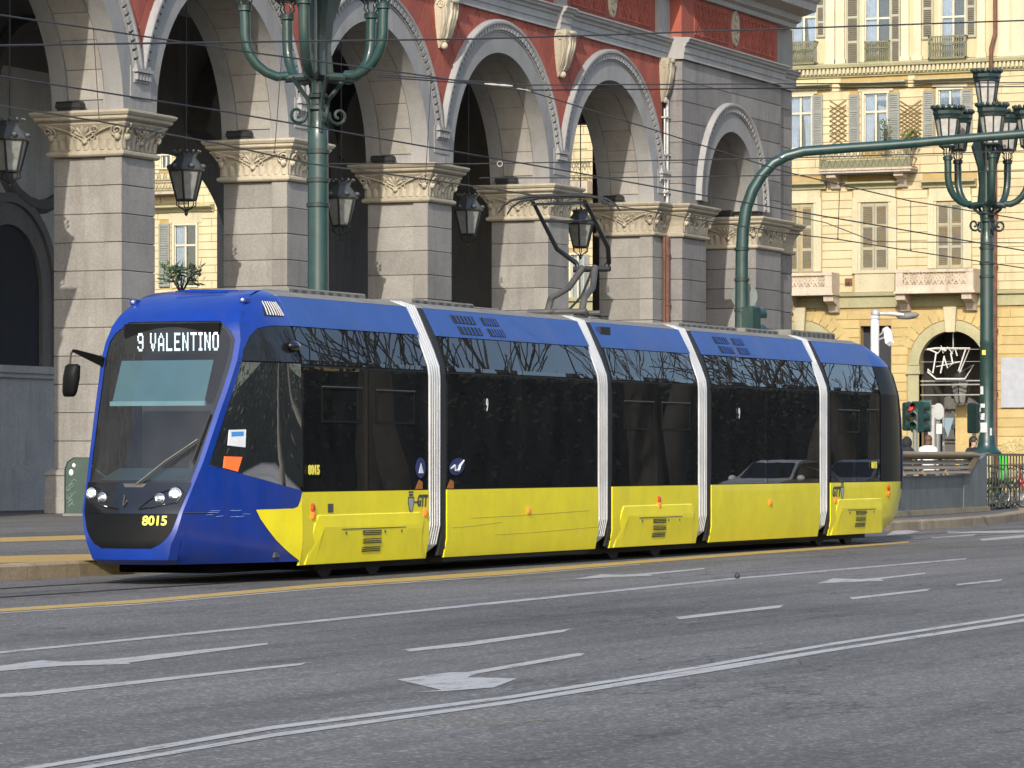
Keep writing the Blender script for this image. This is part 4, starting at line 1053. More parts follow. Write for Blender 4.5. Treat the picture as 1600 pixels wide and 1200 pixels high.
for cells in letters:
  q = MB(); lmb.append(q)
  for c, r in cells:
    z1 = lerp(zt_, zb_, r / 7); z0 = lerp(zt_, zb_, (r + 1) / 7) + .002; xx = DX - .015
    y0 = ya + cw * c; y1 = ya + cw * (c + 1.08); q.box(xx - .004, xx, min(y0, y1), max(y0, y1), z0, z1)
disp = MB(); disp.loft([[(DX + .0, y, z) for y in (.55, 1.85)] + [(DX + .06, y, z) for y in (1.85, .55)] for z in (2.70, 3.06)])
dd = disp.build('destination_display', M['black_matt'], TR); [b_.build('display_letter', M['led'], dd) for b_ in lmb]
# blind, dashboard, cab wall, seat, papers
q = MB(); za, zb2 = 2.62, 2.185
bx = lambda z: nxf(z) + .06
q.loft([[(bx(z), y, z) for y in (.62, 1.88)] + [(bx(z) + .006, y, z) for y in (1.88, .62)] for z in (zb2, za)]); bd = q.build('sun_blind', M['blind'], TR)
q = MB(); q.box(bx(zb2) - .03, bx(zb2) + .01, .60, 1.90, zb2 - .055, zb2); q.build('blind_bar', M['blind_bar'], bd)
q = MB(); q.loft([[(.42, .55, 1.22), (.42, 1.85, 1.22), (1.3, 2.05, 1.38), (1.3, .35, 1.38)], [(.5, .6, .5), (.5, 1.8, .5), (1.3, 2.0, .5), (1.3, .4, .5)]]); q.build('dashboard', basic('dashboard', (.05, .10, .13), .5), TR)
q = MB(); q.box(2.05, 2.12, .25, 2.15, .36, 3.2); q.build('cab_wall', M['inside_dark'], TR)
q = MB(); q.box(1.35, 1.85, 1.0, 1.45, .85, .95, .03); q.loft([[(1.80, 1.02, .9), (1.90, 1.02, .9), (1.90, 1.43, .9), (1.80, 1.43, .9)], [(1.92, 1.08, 1.75), (2.0, 1.08, 1.75), (2.0, 1.37, 1.75), (1.92, 1.37, 1.75)]]); q.build('driver_seat', M['inside_dark'], TR)
def inner_sheet(name, px, mat, out=-.05):
    pts = []
    for u, v in px:
        t, z = s_uv(u, v); pts.append(nside(t, z, 1, out))
    q = MB(); k = len(pts); q.loft([pts, [p + Vector((0, .008, 0)) for p in pts]]); return q.build(name, mat, TR)
inner_sheet('side_blind', [(372, 582), (402, 592), (393, 648), (361, 630)], basic('grey_side_blind', (.42, .52, .47), .8), -.03)
inner_sheet('orange_notice', [(352, 713), (379, 714), (372, 737), (350, 731)], basic('orange_paper', (.95, .16, .03), .7), -.014 + .012)
o = inner_sheet('notice_card', [(359, 672), (385, 671), (384, 699), (357, 696)], M['wprint'], -.004)
inner_sheet('notice_print', [(362, 675), (381, 674), (381, 681), (362, 682)], basic('notice_blue', (.05, .22, .55), .6), -.001)
# small dark camera pod on the upper pane, wiper, mirror
t, z = .88, 2.80; c = nside(t, z, 1, .03); q = MB(); q.ball(c, .11, 12, 8, (1.3, .6, .62)); q.build('camera_pod', M['black_gloss'], TR, 60)
w0s, w0z = f_uv(214, 757); w1s, w1z = f_uv(312, 686)
q = MB(); q.tube([front(w0s, w0z, .03), front(lerp(w0s, w1s, .5), lerp(w0z, w1z, .5), .07), front(w1s, w1z, .05)], .011, 6); wp = q.build('wiper', M['grey_metal'], TR, 60)
q = MB(); q.tube([front(w0s + .06, w0z, .03), front(lerp(w0s, w1s, .5) + .05, lerp(w0z, w1z, .5), .06), front(w1s + .02, w1z - .03, .05)], .008, 6); q.build('wiper_link', M['rubber'], wp, 60)
b0 = f_uv(302, 722); b1 = f_uv(330, 645); q = MB(); q.tube([front(b0[0], b0[1], .025), front(lerp(b0[0], b1[0], .5), lerp(b0[1], b1[1], .5), .03), front(b1[0], b1[1], .02)], .013, 5); q.build('wiper_blade', M['rubber'], wp)
mx = 1.0
P_ = lambda u, v, X: (lambda p: Vector((p.x - TX, p.y - TY, p.z)))(on_x(u, v, TX + X))
q = MB(); a = Vector((1.0, 2.08, 2.62)); b = P_(116, 556, .85)
rings = []
for t, hh in ((0, .065), (.5, .05), (1, .02)):
    c = a.lerp(b, t); rings.append([c + Vector((dx, 0, dz)) for dx, dz in ((-.05, -hh), (.05, -hh), (.05, hh * .5), (-.05, hh * .5))])
q.loft(rings); ma = q.build('mirror_arm', M['arm_shade_black'], TR)
e = P_(109, 580, .85); q = MB(); q.tube([b, P_(111, 560, .85), P_(110, 568, .85), e], .016, 6); q.build('mirror_stem', M['grey_metal'], ma, 60)
q = MB(); c0 = P_(114, 576, .85); c1 = P_(108, 620, .85)
rings = []
for t, wv, dv in ((0, .07, .03), (.06, .105, .06), (.4, .115, .075), (.8, .10, .07), (.95, .085, .05), (1, .06, .02)):
    c = c0.lerp(c1, t); rings.append([c + Vector((dv * math.sin(a_), wv * math.cos(a_), 0)) for a_ in [2 * math.pi * i / 12 for i in range(12)]])
q.loft(rings); q.build('mirror', M['black_matt'], ma, 50)
# tail
M['tail_glass'] = basic('tail_dark_glass', (.010, .010, .011), .4, spec=.08)
TLT = [(.26, 1.40, .7), (.34, 1.70, .80), (.5, 1.85, .90), (1.0, 1.95, .97), (1.1, 1.95, .98), (1.6, 1.88, 1.0), (2.2, 1.72, 1.02), (2.6, 1.55, 1.02), (2.9, 1.38, .98), (3.1, 1.20, .92), (3.3, .85, .80), (3.42, .45, .72), (3.5, 0.0, .64)]
XT = 24.62
tx = lambda z: interp([(a, b) for a, b, c in TLT], z); tw = lambda z: interp([(a, c) for a, b, c in TLT], z)
def tailp(s, z, out=0):
    if abs(s) <= 1: return Vector((XT + tx(z) + .12 * (1 - s * s) + out, CY - s * tw(z), z))
    t = abs(s) - 1; c = Vector((XT + tx(z), CY - tw(z), z)); x = lerp(c.x, XT, t); y = lerp(c.y, off(z), t) - .10 * math.sin(math.pi * t) * min(1, (3.5 - z) / .3) - out
    return Vector((x, y if s > 0 else WD - y, z))
S_ = [-2, -1.75, -1.5, -1.25, -1, -.5, 0, .5, 1, 1.25, 1.5, 1.75, 2]
q = MB(); sheet(q, tailp, S_, [.26, .34, .5, .8, 1.0, ZY]); q.build('tail_panel', M['yellow'], TR, 40)
q = MB(); sheet(q, tailp, S_, [ZY, 1.6, 2.2, 2.57]); q.build('tail_window', M['tail_glass'], TR, 40)
q = MB(); sheet(q, tailp, S_, [2.57, 2.7, 2.9, 3.05]); q.build('tail_upper_pane', M['tail_glass'], TR, 40)
q = MB(); sheet(q, tailp, S_, [3.05, 3.1, 3.2, 3.3, 3.36, 3.42, 3.46, 3.5]); q.build('tail_roof', M['blue_sky_sheen'], TR, 40)
q = MB(); sheet(q, lambda s, z: tailp(s, z, .012), [1.0, 1.12, 1.25], [.95, 1.1, 1.6, 2.2, 2.57, 2.9, 3.06]); q.build('tail_pillar', basic('tail_pillar_blue', (.05, .08, .19), .6, spec=.1), TR, 40)
for z, m in ((.98, 'red_lens'), (.87, 'orange_lens')):
    c = tailp(1.80, z, .01); q = MB(); q.ball(c, .055, 8, 6, (1, .5, 1)); q.build('side_reflector', M[m], TR, 60)
# running gear
for (x0, x1) in ((3.3, 5.2), (12.9, 15.1), (22.2, 24.2)):
    q = MB(); q.box(x0, x1, .38, 2.02, .22, .42, .03); q.box(x0 - .3, x1 + .3, .30, .42, .16, .26, .02); q.box(x0 - .3, x1 + .3, 1.98, 2.10, .16, .26, .02); bg_ = q.build('bogie', M['rubber'], TR)
    for xx in (x0 + .25, x1 - .25):
        for yy in ((.45,) if x0 < 4 else (.45, 1.89)):
            q = MB(); q.lathe([(.10, -.07), (.12, -.06), (.24, -.05), (.25, -.03), (.29, -.025), (.29, .07)], 20); q.xf(Matrix.Translation((xx, yy, .29)) @ Matrix.Rotation(R(90) if yy < 1 else R(-90), 4, 'X')); q.build('wheel', M['wheel'], bg_, 40)
q = MB()
for z_, xa_, xb_ in ((.70, 7.2, 11.3), (.46, 8.0, 11.6), (.58, 6.6, 8.2)):
    q.tube([(xa_, -.002, z_), (lerp(xa_, xb_, .4), -.002, z_ + .012), (xb_, -.002, z_ + .05)], .0035, 4)
q.build('scuff_line', basic('scuff_olive', (.42, .37, .05), .6), TR, stuff=True)
q = MB(); q.box(.95, 3.2, .55, 1.85, .12, .27); q.build('nose_shade_box', M['arm_shade_black'], TR)  # added black box, stands in for the shade under the nose
q = MB(); q.box(3.2, 24.8, .35, 2.05, .10, .30); q.box(6.5, 11.5, .10, 2.3, .13, .3); q.box(16.4, 21.3, .12, 2.3, .16, .3); q.build('underframe', M['rubber'], TR)
# pantograph on the roof
q = MB(); px, pz = 53.0 - TX, 3.56
q.box(px - .55, px + .55, .85, 1.6, 3.50, 3.57); q.tube([(px - .3, .75, pz + .05), (px - .3, 1.7, pz + .05)], .05, 8); q.tube([(px + .25, .75, pz + .05), (px + .25, 1.7, pz + .05)], .04, 8)
for yy in (.8, 1.65):
    for xx in (-.5, .5): q.lathe([(.06, 0), (.08, .03), (.05, .05), (.08, .08), (.05, .1)], 10, (px + xx, yy, 3.5))
PA = q.build('pantograph', M['grey_metal'], TR, 40)
PD = basic('pantograph_dark', (.035, .035, .035), .45, metal=.4)
knx, knz = px + 1.0, 4.40
for sg in (-1, 1):
    q = MB(); q.tube([(px - .35 if False else px - .1, CY + sg * .28, pz), (px + .05, CY + sg * .27, pz + .30), (px + .55, CY + sg * .20, knz - .35), (knx - .12, CY + sg * .10, knz)], [.058, .055, .05, .055], 8); q.build('lower_arm', M['grey_metal'], PA, 60)
    q = MB(); q.tube([(knx, CY + sg * .22, knz - .02), (knx + .02, CY + sg * .27, knz + .08), (px + .62, CY + sg * .42, 4.68), (px - .30, CY + sg * .42, 5.34)], [.035, .04, .038, .03], 8); q.build('upper_arm', PD, PA, 60)
q = MB(); q.tube([(knx, CY - .30, knz - .02), (knx, CY + .30, knz - .02)], .045, 8); q.tube([(px - .28, CY - .45, 5.30), (px - .28, CY + .45, 5.30)], .022, 6); q.tube([(px + .1, CY - .42, 5.06), (px + .1, CY + .42, 5.06)], .016, 6); q.build('cross_tube', PD, PA, 60)
q = MB(); q.tube([(px + .1, CY, pz + .1), (px + .5, CY - .04, pz + .35), (knx, CY, knz - .05)], .02, 6); q.build('control_rod', PD, PA, 60)
for dx in (-.16, .16):
    q = MB(); q.tube([(px - .28 + dx, CY - .92, 5.17), (px - .28 + dx, CY - .84, 5.28), (px - .28 + dx, CY - .70, 5.36), (px - .28 + dx, CY - .4, 5.41), (px - .28 + dx, CY + .4, 5.41), (px - .28 + dx, CY + .70, 5.36), (px - .28 + dx, CY + .84, 5.28), (px - .28 + dx, CY + .92, 5.17)], [.014, .016, .02, .026, .026, .02, .016, .014], 6); q.build('contact_strip', PD, PA, 60)

# the upper works sit a little higher than the first profile
def lift(z):
    a = min(1, max(0, (z - 2.3) / .35)); b = min(1, max(0, (4.2 - z) / .5)); return z + .068 * a * min(1, b)
done = set()
for o in TR.children_recursive:
    if o.type == 'MESH' and o.data.name not in done:
        done.add(o.data.name)
        for v_ in o.data.vertices: v_.co.z = lift(v_.co.z)
        o.data.update()
# ------------------------------------------------------------------ the ochre apartment house across the end of the square
FXX, FY0 = 146.0, 50.0
HB = thing('apartment_building', 'ochre apartment house with shuttered windows and balconies facing down the street', 'building', (FXX, FY0, 0), R(-90))
def fp(u, v):
    p = on_x(u, v, FXX); return FY0 - p.y, p.z
fxx = lambda u: fp(u, 300)[0]
def fz(v, u=1400): return fp(u, v)[1]
XL, XRR = -46.0, 22.0
ZG, ZTOP = 8.0, 30.0         # ground floor top, roof
holes = []                   # rectangles (x0,x1,z0,z1) kept free of wall blocks
def rect(u0, u1, v0, v1): 
    x0, _ = fp(u0, 300); x1, _ = fp(u1, 300); m = (u0 + u1) / 2
    return x0, x1, fz(v1, m), fz(v0, m)
wins = []
def window_glazed(u0, u1, v0, v1, curtain=True, transom=.33, par=HB, dx=0.0, rc=None):
    x0, x1, z0, z1 = rc or rect(u0, u1, v0, v1)
    q = MB(); t = .09
    for a, b, c, d in ((x0 - t, x0, z0, z1), (x1, x1 + t, z0, z1), (x0 - t, x1 + t, z1, z1 + t), (x0 - t, x1 + t, z0 - t, z0)): q.box(a, b, -.02, .2, c, d)
    w = q.build('window', M['wframe'], par)
    q = MB(); q.box(x0, x1, .10, .112, z0, z1); q.build('pane', M['winglass'], w)
    q = MB(); xm = (x0 + x1) / 2; q.box(xm - .04, xm + .04, .06, .099, z0, z1)
    if transom: zt = lerp(z1, z0, transom); q.box(x0, x1, .058, .098, zt - .04, zt + .04)
    q.box(x0, x0 + .05, .059, .097, z0, z1); q.box(x1 - .05, x1, .059, .097, z0, z1); q.build('sash', M['wframe'], w)
    q = MB(); q.box(x0 - .1, x1 + .1, .9, .92, z0 - .1, z1 + .1); q.box(x0 - .1, x0 - .02, .2, .9, z0, z1); q.box(x1 + .02, x1 + .1, .2, .9, z0, z1); q.box(x0 - .1, x1 + .1, .2, .9, z1 + .01, z1 + .1); q.build('room', M['room'], w)
    if curtain:
        q = MB(); W = x1 - x0; rr = random.Random(int(x0 * 97))
        for (a, b, e) in ((0, .5, .36), (1, .5, .68)) if rr.random() < .7 else ((0, .5, .46),):
            def cf(i, j, a=a, b=b, e=e):
                wdt = lerp(e, b, j ** 1.5) if True else b
                xx = lerp(x0 + W * a, x0 + W * wdt, i); return (xx, .16 + .025 * math.sin(i * 26 + 3 * j), lerp(z0 + .02, z1, j))
            q.grid(cf, 20, 4)
        q.build('curtain', M['curtain'], w, 60, fix=False)
    wins.append((x0, x1, z0, z1)); return w, (x0, x1, z0, z1)
sh_cache = {}
def shutter(x0, x1, z0, z1, mat, par, y=-.06, arch=False):
    key = (round(x1 - x0, 2), round(z1 - z0, 2), mat.name, arch)
    if key not in sh_cache:
        w, h = x1 - x0, z1 - z0; f = .08; q = MB()
        q.box(0, f, 0, .05, 0, h); q.box(w - f, w, 0, .05, 0, h)
        rails = [0, h * .33 - .05, h * .67 - .05, h - .10]
        for r in rails: q.box(f, w - f, .001, .049, r, r + .10)
        a = q.mesh('shutter', mat); s = MB(); s.box(f - .01, w - f + .01, .036, .046, .01, h - .01); n = int(h / .075)
        for i in range(n):
            z = i * .075 + .02
            if any(r - .03 < z < r + .10 for r in rails): continue
            s.add([(f, .006, z), (w - f, .006, z), (w - f, .034, z + .05), (f, .034, z + .05)], [(0, 1, 2, 3)])
            s.add([(f, .006, z), (w - f, .006, z), (w - f, .006, z - .012), (f, .006, z - .012)], [(0, 1, 2, 3)])
        sh_cache[key] = (a, s.mesh('slats', M['shutter_slat'] if mat is M['shutter'] else mat, fix=False))
    a, s = sh_cache[key]
    o = put('shutter', a, par, (x0, y, z0)); put('slats', s, o, stuff=True); return o
def hood(x0, x1, z, par=HB, out=.34, h=.28):
    q = MB(); xm = (x0 + x1) / 2
    pr = [(0, z - h), (.10, z - h), (.12, z - h * .6), (out - .08, z - h * .35), (out, z - h * .3), (out, z - .03), (out - .05, z), (0, z + .04)]
    q.loft([[(x, -o, zz) for o, zz in pr] for x in (x0, x1)]); return q.build('window_hood', M['olive'], par)
# row C : closed shutters, with broad surround
ub = [(1228, 1271, 320, 425), (1345, 1388, 318, 423), (1463, 1505, 316, 419)]
for (u0, u1, v0, v1) in ub:
    x0, x1, z0, z1 = rect(u0, u1, v0, v1); xm = (x0 + x1) / 2
    q = MB(); q.box(x0 - .35, x0 - .12, -.05, .2, z0, z1 + .25); q.box(x1 + .12, x1 + .35, -.05, .2, z0, z1 + .25); q.box(x0 - .12, x1 + .12, -.05, .2, z1 + .06, z1 + .25)
    q.box(x0 - .12, x0, -.02, .2, z0, z1 + .06); q.box(x1, x1 + .12, -.02, .2, z0, z1 + .06); q.box(x0 - .30, x1 + .30, -.03, .2, z1 + .25, z1 + .62)
    w = q.build('window', M['pale'], HB)
    q = MB(); q.box(x0, x1, .1, .12, z0, z1); q.build('pane', M['room'], w)
    g = .05 if u0 == 1228 else .01
    shutter(x0 + .02, xm - g, z0, z1 - .02, M['shutter'], w, .0); shutter(xm + g, x1 - .02, z0, z1 - .02, M['shutter'], w, .0)
    hood(x0 - .55, x1 + .55, z1 + .88); holes.append((x0 - .36, x1 + .36, z0 - .1, z1 + .62)); holes.append((x0 - .56, x1 + .56, z1 + .58, z1 + .9))
# row B : glazed with open shutters
rb = [(1233, 1268, 151, 230, (None, (1270, 1286, 149, 229))), (1350, 1386, 146, 232, ((1327, 1343, 148, 226), (1388, 1406, 145, 224))), (1466, 1502, 140, 222, ((1443, 1460, 142, 218), (1503, 1520, 139, 216)))]
for (u0, u1, v0, v1, shs) in rb:
    w, r = window_glazed(u0, u1, v0, v1)
    for s in shs:
        if s:
            a, b, c, d = rect(*s); shutter(a, b, c, d, M['shutter_grey'], w, -.075)
    hood(r[0] - .95 if shs[0] else r[0] - .3, r[1] + .85, r[3] + .46, out=.40, h=.22); q = MB(); q.box(r[0] - .25, r[1] + .25, -.025, .02, r[3] + .09, r[3] + .26); q.build('lintel', M['pale'], HB)
    holes.append((r[0] - .12, r[1] + .12, r[2] - .12, r[3] + .26)); holes.append((r[0] - .96, r[1] + .86, r[3] + .22, r[3] + .5))
    for s in shs:
        if s: a, b, c, d = rect(*s); holes.append((a + .03, b - .03, c + .03, d - .03))
# row A : upper floor, arched and square windows between pilasters, iron balconies
for (u0, u1, v1, shs, arch) in ((1236, 1275, 92, ((1276, 1290),), True), (1351, 1391, 96, ((1323, 1343), (1392, 1408)), True), (1470, 1508, 90, ((1441, 1459), (1510, 1526)), False)):
    m = (u0 + u1) / 2
    x0, x1 = fxx(u0), fxx(u1); z0 = fz(v1 + 2, m); z1 = fz(-22, m)
    w, r = window_glazed(0, 0, 0, 0, rc=(x0, x1, z0, z1), transom=.42)
    for (a, b) in shs: shutter(fxx(a), fxx(b), fz(102, m) if u0 == 1351 else fz(60, m), fz(-12, m), M['shutter'], w, -.09)
    holes.append((x0 - .12, x1 + .12, z0 - .1, z1 + .1))
def balcony_rail(u0, u1, v0, v1, dep=.35, n=None, label=None):
    x0, x1, z0, z1 = rect(u0, u1, v0, v1); q = MB()
    q.box(x0, x1, -dep, -dep + .05, z1 - .06, z1); q.box(x0, x1, -dep, -dep + .05, z0, z0 + .07); q.box(x0, x1, -dep, -dep + .04, lerp(z0, z1, .66), lerp(z0, z1, .66) + .04)
    for x in (x0, x1 - .05): q.box(x, x + .05, -dep + .05, 0, z1 - .06, z1); q.box(x, x + .05, -dep + .05, 0, z0, z0 + .07); q.box(x, x + .06, -dep, -dep + .06, z0, z1)
    r = q.build('balcony_rail', M['iron_olive'], HB); n = n or int((x1 - x0) / .10)
    bm_ = MB(); bm_.tube([(0, 0, 0), (0, 0, (z1 - z0) * .3), (0, 0, (z1 - z0) * .5), (0, 0, (z1 - z0) * .64)], [.018, .038, .018, .03], 5); bm_.tube([(0, 0, (z1 - z0) * .66), (0, 0, z1 - z0 - .06)], .028, 5)
    me = bm_.mesh('baluster', M['iron_olive'])
    q = MB()
    for i in range(1, n):
        put('baluster', me, r, (lerp(x0, x1, i / n), -dep + .025, z0))
    return r
balcony_rail(1228, 1279, 66, 102, .38, 17); balcony_rail(1351, 1391, 64, 98, .06, 14); balcony_rail(1455, 1514, 57, 93, .42, 16)
for u0, u1 in ((1291, 1305), (1307, 1320), (1409, 1421), (1428, 1440), (1528, 1540), (1560, 1578), (1582, 1620)):
    x0, x1 = fxx(u0), fxx(u1); q = MB(); q.box(x0, x1, -.10 if u0 < 1550 else -.04, .1, 17.45, ZTOP - 1); q.box(x0 - .05, x1 + .05, -.14 if u0 < 1550 else -.06, .1, 17.2, 17.46); q.build('pilaster', M['pilaster'], HB)
# string band with dentils
zb = fz(105, 1400)
q = MB(); pr = [(0, zb - .32), (.06, zb - .32), (.08, zb - .26), (.12, zb - .25), (.12, zb + .02), (.26, zb + .05), (.30, zb + .16), (.30, zb + .20), (0, zb + .26)]
q.loft([[(x, -o, z) for o, z in pr] for x in (XL, XRR)]); sc = q.build('string_course', M['olive'], HB)
q = MB()
for i in range(int((18 - (-6)) / .17)): q.box(-6 + i * .17, -6 + i * .17 + .095, -.22, -.10, zb - .19, zb + .02)
q.build('dentils', M['pale'], sc, stuff=True)
# trellises
def trellis(u0, u1, v0, v1):
    x0, x1, z0, z1 = rect(u0, u1, v0, v1); t = MB(); n = 5; W = x1 - x0; H = z1 - z0; tm = basic('trellis_wood', (.20, .13, .045), .7)
    first = True; root = None
    for sg in (1, -1):
        for i in range(-2, 11):
            zc = z0 + i * H / 9
            a = (x0, zc if sg > 0 else zc + W * .62); b = (x1, zc + W * .62 if sg > 0 else zc)
            if min(a[1], b[1]) < z0 - .05 or max(a[1], b[1]) > z1 + .1: continue
            q = MB(); q.tube([(a[0], -.06 - .012 * sg, a[1]), (b[0], -.06 - .012 * sg, b[1])], .018, 4)
            if root is None: root = q.build('trellis', tm, HB)
            else: q.build('lath', tm, root)
trellis(1297, 1323, 158, 228); trellis(1407, 1440, 160, 216)
# iron balcony in front of the middle window of row B
x0, x1, z0, z1 = rect(1291, 1433, 232, 266)
q = MB(); q.box(x0, x1, -.85, 0, z0 - .14, z0); q.box(x0 - .05, x1 + .05, -.9, 0, z0 - .05, z0 + .03)
for xa in (x0 + .25, x1 - .75): q.prism([(-.0, z0 - .75), (-.0, z0 - .14), (-.75, z0 - .14), (-.72, z0 - .30), (-.35, z0 - .40), (-.15, z0 - .70)], xa, xa + .38, 'x')
bc = q.build('balcony', M['pinkstone'], HB)
q = MB(); 
for z in (z0 + .03, lerp(z0, z1, .45), z1 - .06): q.box(x0, x1, -.86, -.82, z, z + .05); q.box(x0, x0 + .04, -.82, 0, z, z + .05); q.box(x1 - .04, x1, -.82, 0, z, z + .05)
q.box(x0, x0 + .07, -.87, -.80, z0, z1); q.box(x1 - .07, x1, -.87, -.80, z0, z1); q.box(x0 + .07, x1 - .07, -.825, -.815, z0 + .06, lerp(z0, z1, .42)); br = q.build('balcony_rail', M['iron_olive'], bc)
bm_ = MB(); h = z1 - z0; s = .125
bm_.tube([(-s, 0, h * .48), (0, 0, h * .94)], .016, 4); bm_.tube([(s, 0, h * .48), (0, 0, h * .94)], .016, 4); bm_.tube([(-s, 0, h * .94), (0, 0, h * .48), (s, 0, h * .94)], .014, 4); bm_.tube([(-s, 0, .05), (0, 0, h * .45), (s, 0, .05)], .016, 4); bm_.ball((0, 0, h * .7), .035, 6, 4)
me = bm_.mesh('rail_ornament', M['iron_olive']); n = int((x1 - x0) / .27)
for i in range(n): put('rail_ornament', me, br, (x0 + .16 + i * (x1 - x0 - .1) / n, -.84, z0))
# plants on it (leafy tufts)
def tuft(c, rx, rz, n, mats, name, lab, cat, sz=.10, seed=1, stems=True, world=None):
    rr = random.Random(seed); q = MB()
    for i in range(n):
        a = rr.uniform(0, 2 * math.pi); r = rx * math.sqrt(rr.random()); h = rr.random() ** .8 * rz
        p = Vector((c[0] + r * math.cos(a) * (1 - .3 * h / rz), c[1] + r * .7 * math.sin(a), c[2] + h)); d = Vector((rr.uniform(-1, 1), rr.uniform(-1, 1), rr.uniform(-.2, 1))).normalized(); e = d.orthogonal().normalized(); s_ = sz * rr.uniform(.6, 1.3)
        q.add([p, p + d * s_ + e * s_ * .35, p + d * s_ * 2, p + d * s_ - e * s_ * .35], [(0, 1, 2, 3)], rr.randrange(len(mats)))
    st = MB()
    for i in range(9):
        a = rr.uniform(0, 6.28); st.tube([(c[0], c[1], c[2] - .3), (c[0] + rx * .4 * math.cos(a), c[1] + .3 * rx * math.sin(a), c[2] + rz * .4), (c[0] + rx * .85 * math.cos(a), c[1] + .5 * rx * math.sin(a), c[2] + rz * rr.uniform(.5, .95))], [.03, .018, .006], 4)
    t = thing(name, lab, cat, (0, 0, 0))
    q.build('foliage', mats, t, fix=False, stuff=True); st.build('stem', basic('stem_brown', (.07, .05, .03), .8), t); return t
LEAF = [basic('leaf_green', (.05, .10, .03), .6, var=.3), basic('leaf_dark', (.03, .065, .025), .6, var=.3), basic('leaf_light', (.10, .15, .04), .6, var=.3)]
DRY = [basic('leaf_dry', (.22, .17, .06), .7, var=.3), LEAF[2]]
wc = lambda u, v, d: on_x(u, v, FXX - d)
p = wc(1423, 224, .6); tuft(p, .45, .45, 160, DRY, 'balcony_plant', 'dry grassy plant spilling over the right end of the iron balcony', 'plant', .12, 5)
p = wc(1383, 232, .5); tuft(p, .22, 1.1, 90, LEAF, 'balcony_plant', 'tall green plant on the iron balcony before the open window', 'plant', .10, 6)
# stone lattice balconies
def stone_balcony(u0, u1, v0, v1, brackets):
    x0, x1, z0, z1 = rect(u0, u1, v0, v1)
    q = MB(); q.box(x0, x1, -.95, 0, z0 - .26, z0 - .08); q.box(x0 - .06, x1 + .06, -1.02, 0, z0 - .34, z0 - .25)
    for xa in brackets: q.prism([(0, z0 - 1.05), (0, z0 - .345), (-.9, z0 - .345), (-.85, z0 - .58), (-.4, z0 - .72), (-.2, z0 - 1.0)], xa - .2, xa + .2, 'x')
    b = q.build('balcony', M['pinkstone'], HB)
    q = MB(); q.box(x0, x1, -.98, -.74, z1 - .12, z1); q.box(x0, x1, -.95, -.78, z0 - .08, z0)
    for x in (x0, x1 - .30): q.box(x, x + .30, -.96, -.76, z0, z1 - .12); q.box(x if x == x0 else x1 - .14, (x if x == x0 else x1 - .14) + .14, -.76, 0, z0 - .08, z1)
    bl = q.build('balustrade', M['pinkstone'], b); h = z1 - .12 - z0; n = max(3, round((x1 - x0 - .6) / (h * .62))); w = (x1 - x0 - .6) / n
    bm_ = MB(); bm_.tube([(0, 0, 0), (w, 0, h)], .045, 5); bm_.tube([(w, 0, 0), (0, 0, h)], .045, 5); bm_.tube([(0, 0, h / 2), (w / 2, 0, h), (w, 0, h / 2), (w / 2, 0, 0), (0, 0, h / 2)], .04, 5)
    me = bm_.mesh('lattice', M['pinkstone'])
    for i in range(n): put('lattice', me, bl, (x0 + .3 + i * w, -.86, z0))
stone_balcony(1215, 1312, 428, 450, (fxx(1305), fxx(1238))); stone_balcony(1411, 1532, 422, 446, (fxx(1417), fxx(1520)))
x0, x1, z0, z1 = rect(1336, 1398, 427, 456); q = MB(); q.box(x0, x1, -.03, .1, z0, z1); q.box(x0 - .1, x1 + .1, -.08, .1, z1, z1 + .12); q.build('apron_panel', M['pale'], HB); holes.append((x0 - .1, x1 + .1, z0, z1 + .12))
z46 = fz(468, 1400)
q = MB(); pr = [(0, z46 - .30), (.05, z46 - .30), (.05, z46 + .12), (.16, z46 + .16), (.18, z46 + .28), (0, z46 + .32)]
q.loft([[(x, -o, z) for o, z in pr] for x in (XL, XRR)]); q.build('string_course', M['olive'], HB); holes.append((XL, XRR, z46 - .31, z46 + .3))
x, z = fp(1326, 441); q = MB(); q.box(x - .15, x + .15, -.03, .05, z - .15, z + .15); q.ball((x, -.04, z - .02), .07, 6, 4); q.build('wall_vent', M['rust'], HB)
# wall backing with openings in the ground floor
GA = []                      # ground floor arches (xc, half width, crown z)
def wall_rect(q, x0, x1, z0, z1, y=.03): q.box(x0, x1, y, .6, z0, z1)
xa, za = fp(1487, 517); xe, _ = fp(1436, 600); AR = xa - xe; AZ = za - AR
xb, zb2_ = fp(1252, 518); 
opens = [(xa, AR, AZ), (xb, AR * .92, zb2_ - AR * .92)]
q = MB(); x0d, x1d, z0d, z1d = rect(1344, 1392, 509, 640)
segs = [(XL, xb - AR * .92), (xb + AR * .92, x0d), (x1d, xa - AR), (xa + AR, XRR)]
for a, b in segs: wall_rect(q, a, b, 0, z46 - .1, .03)
for (c, r, zc) in opens:
    hole_wall(q, c, zc, r, c - r - .001, c + r + .001, zc, z46 - .1, .03); q.box(c - r, c + r, .35, .6, zc + r * .98, z46 - .1)
q.box(x0d, x1d, .03, .6, z1d, z46 - .1)
q.build('ground_floor_wall', M['ochre_joint'], HB)
# upper wall backing: strips around window holes
q = MB(); zs_ = [z46 - .1, 13.0, zb, ZTOP]
def pierced(q, x0, x1, z0, z1, hs):
    hs = sorted([h for h in hs if h[0] < x1 and h[1] > x0 and h[2] < z1 and h[3] > z0]); x = x0
    for h in hs:
        if h[0] > x: q.box(x, h[0], .03, .6, z0, z1)
        q.box(max(x, h[0]), h[1], .03, .6, z0, h[2]) if h[2] > z0 else None
        q.box(max(x, h[0]), h[1], .03, .6, h[3], z1) if h[3] < z1 else None
        x = h[1]
    if x < x1: q.box(x, x1, .03, .6, z0, z1)
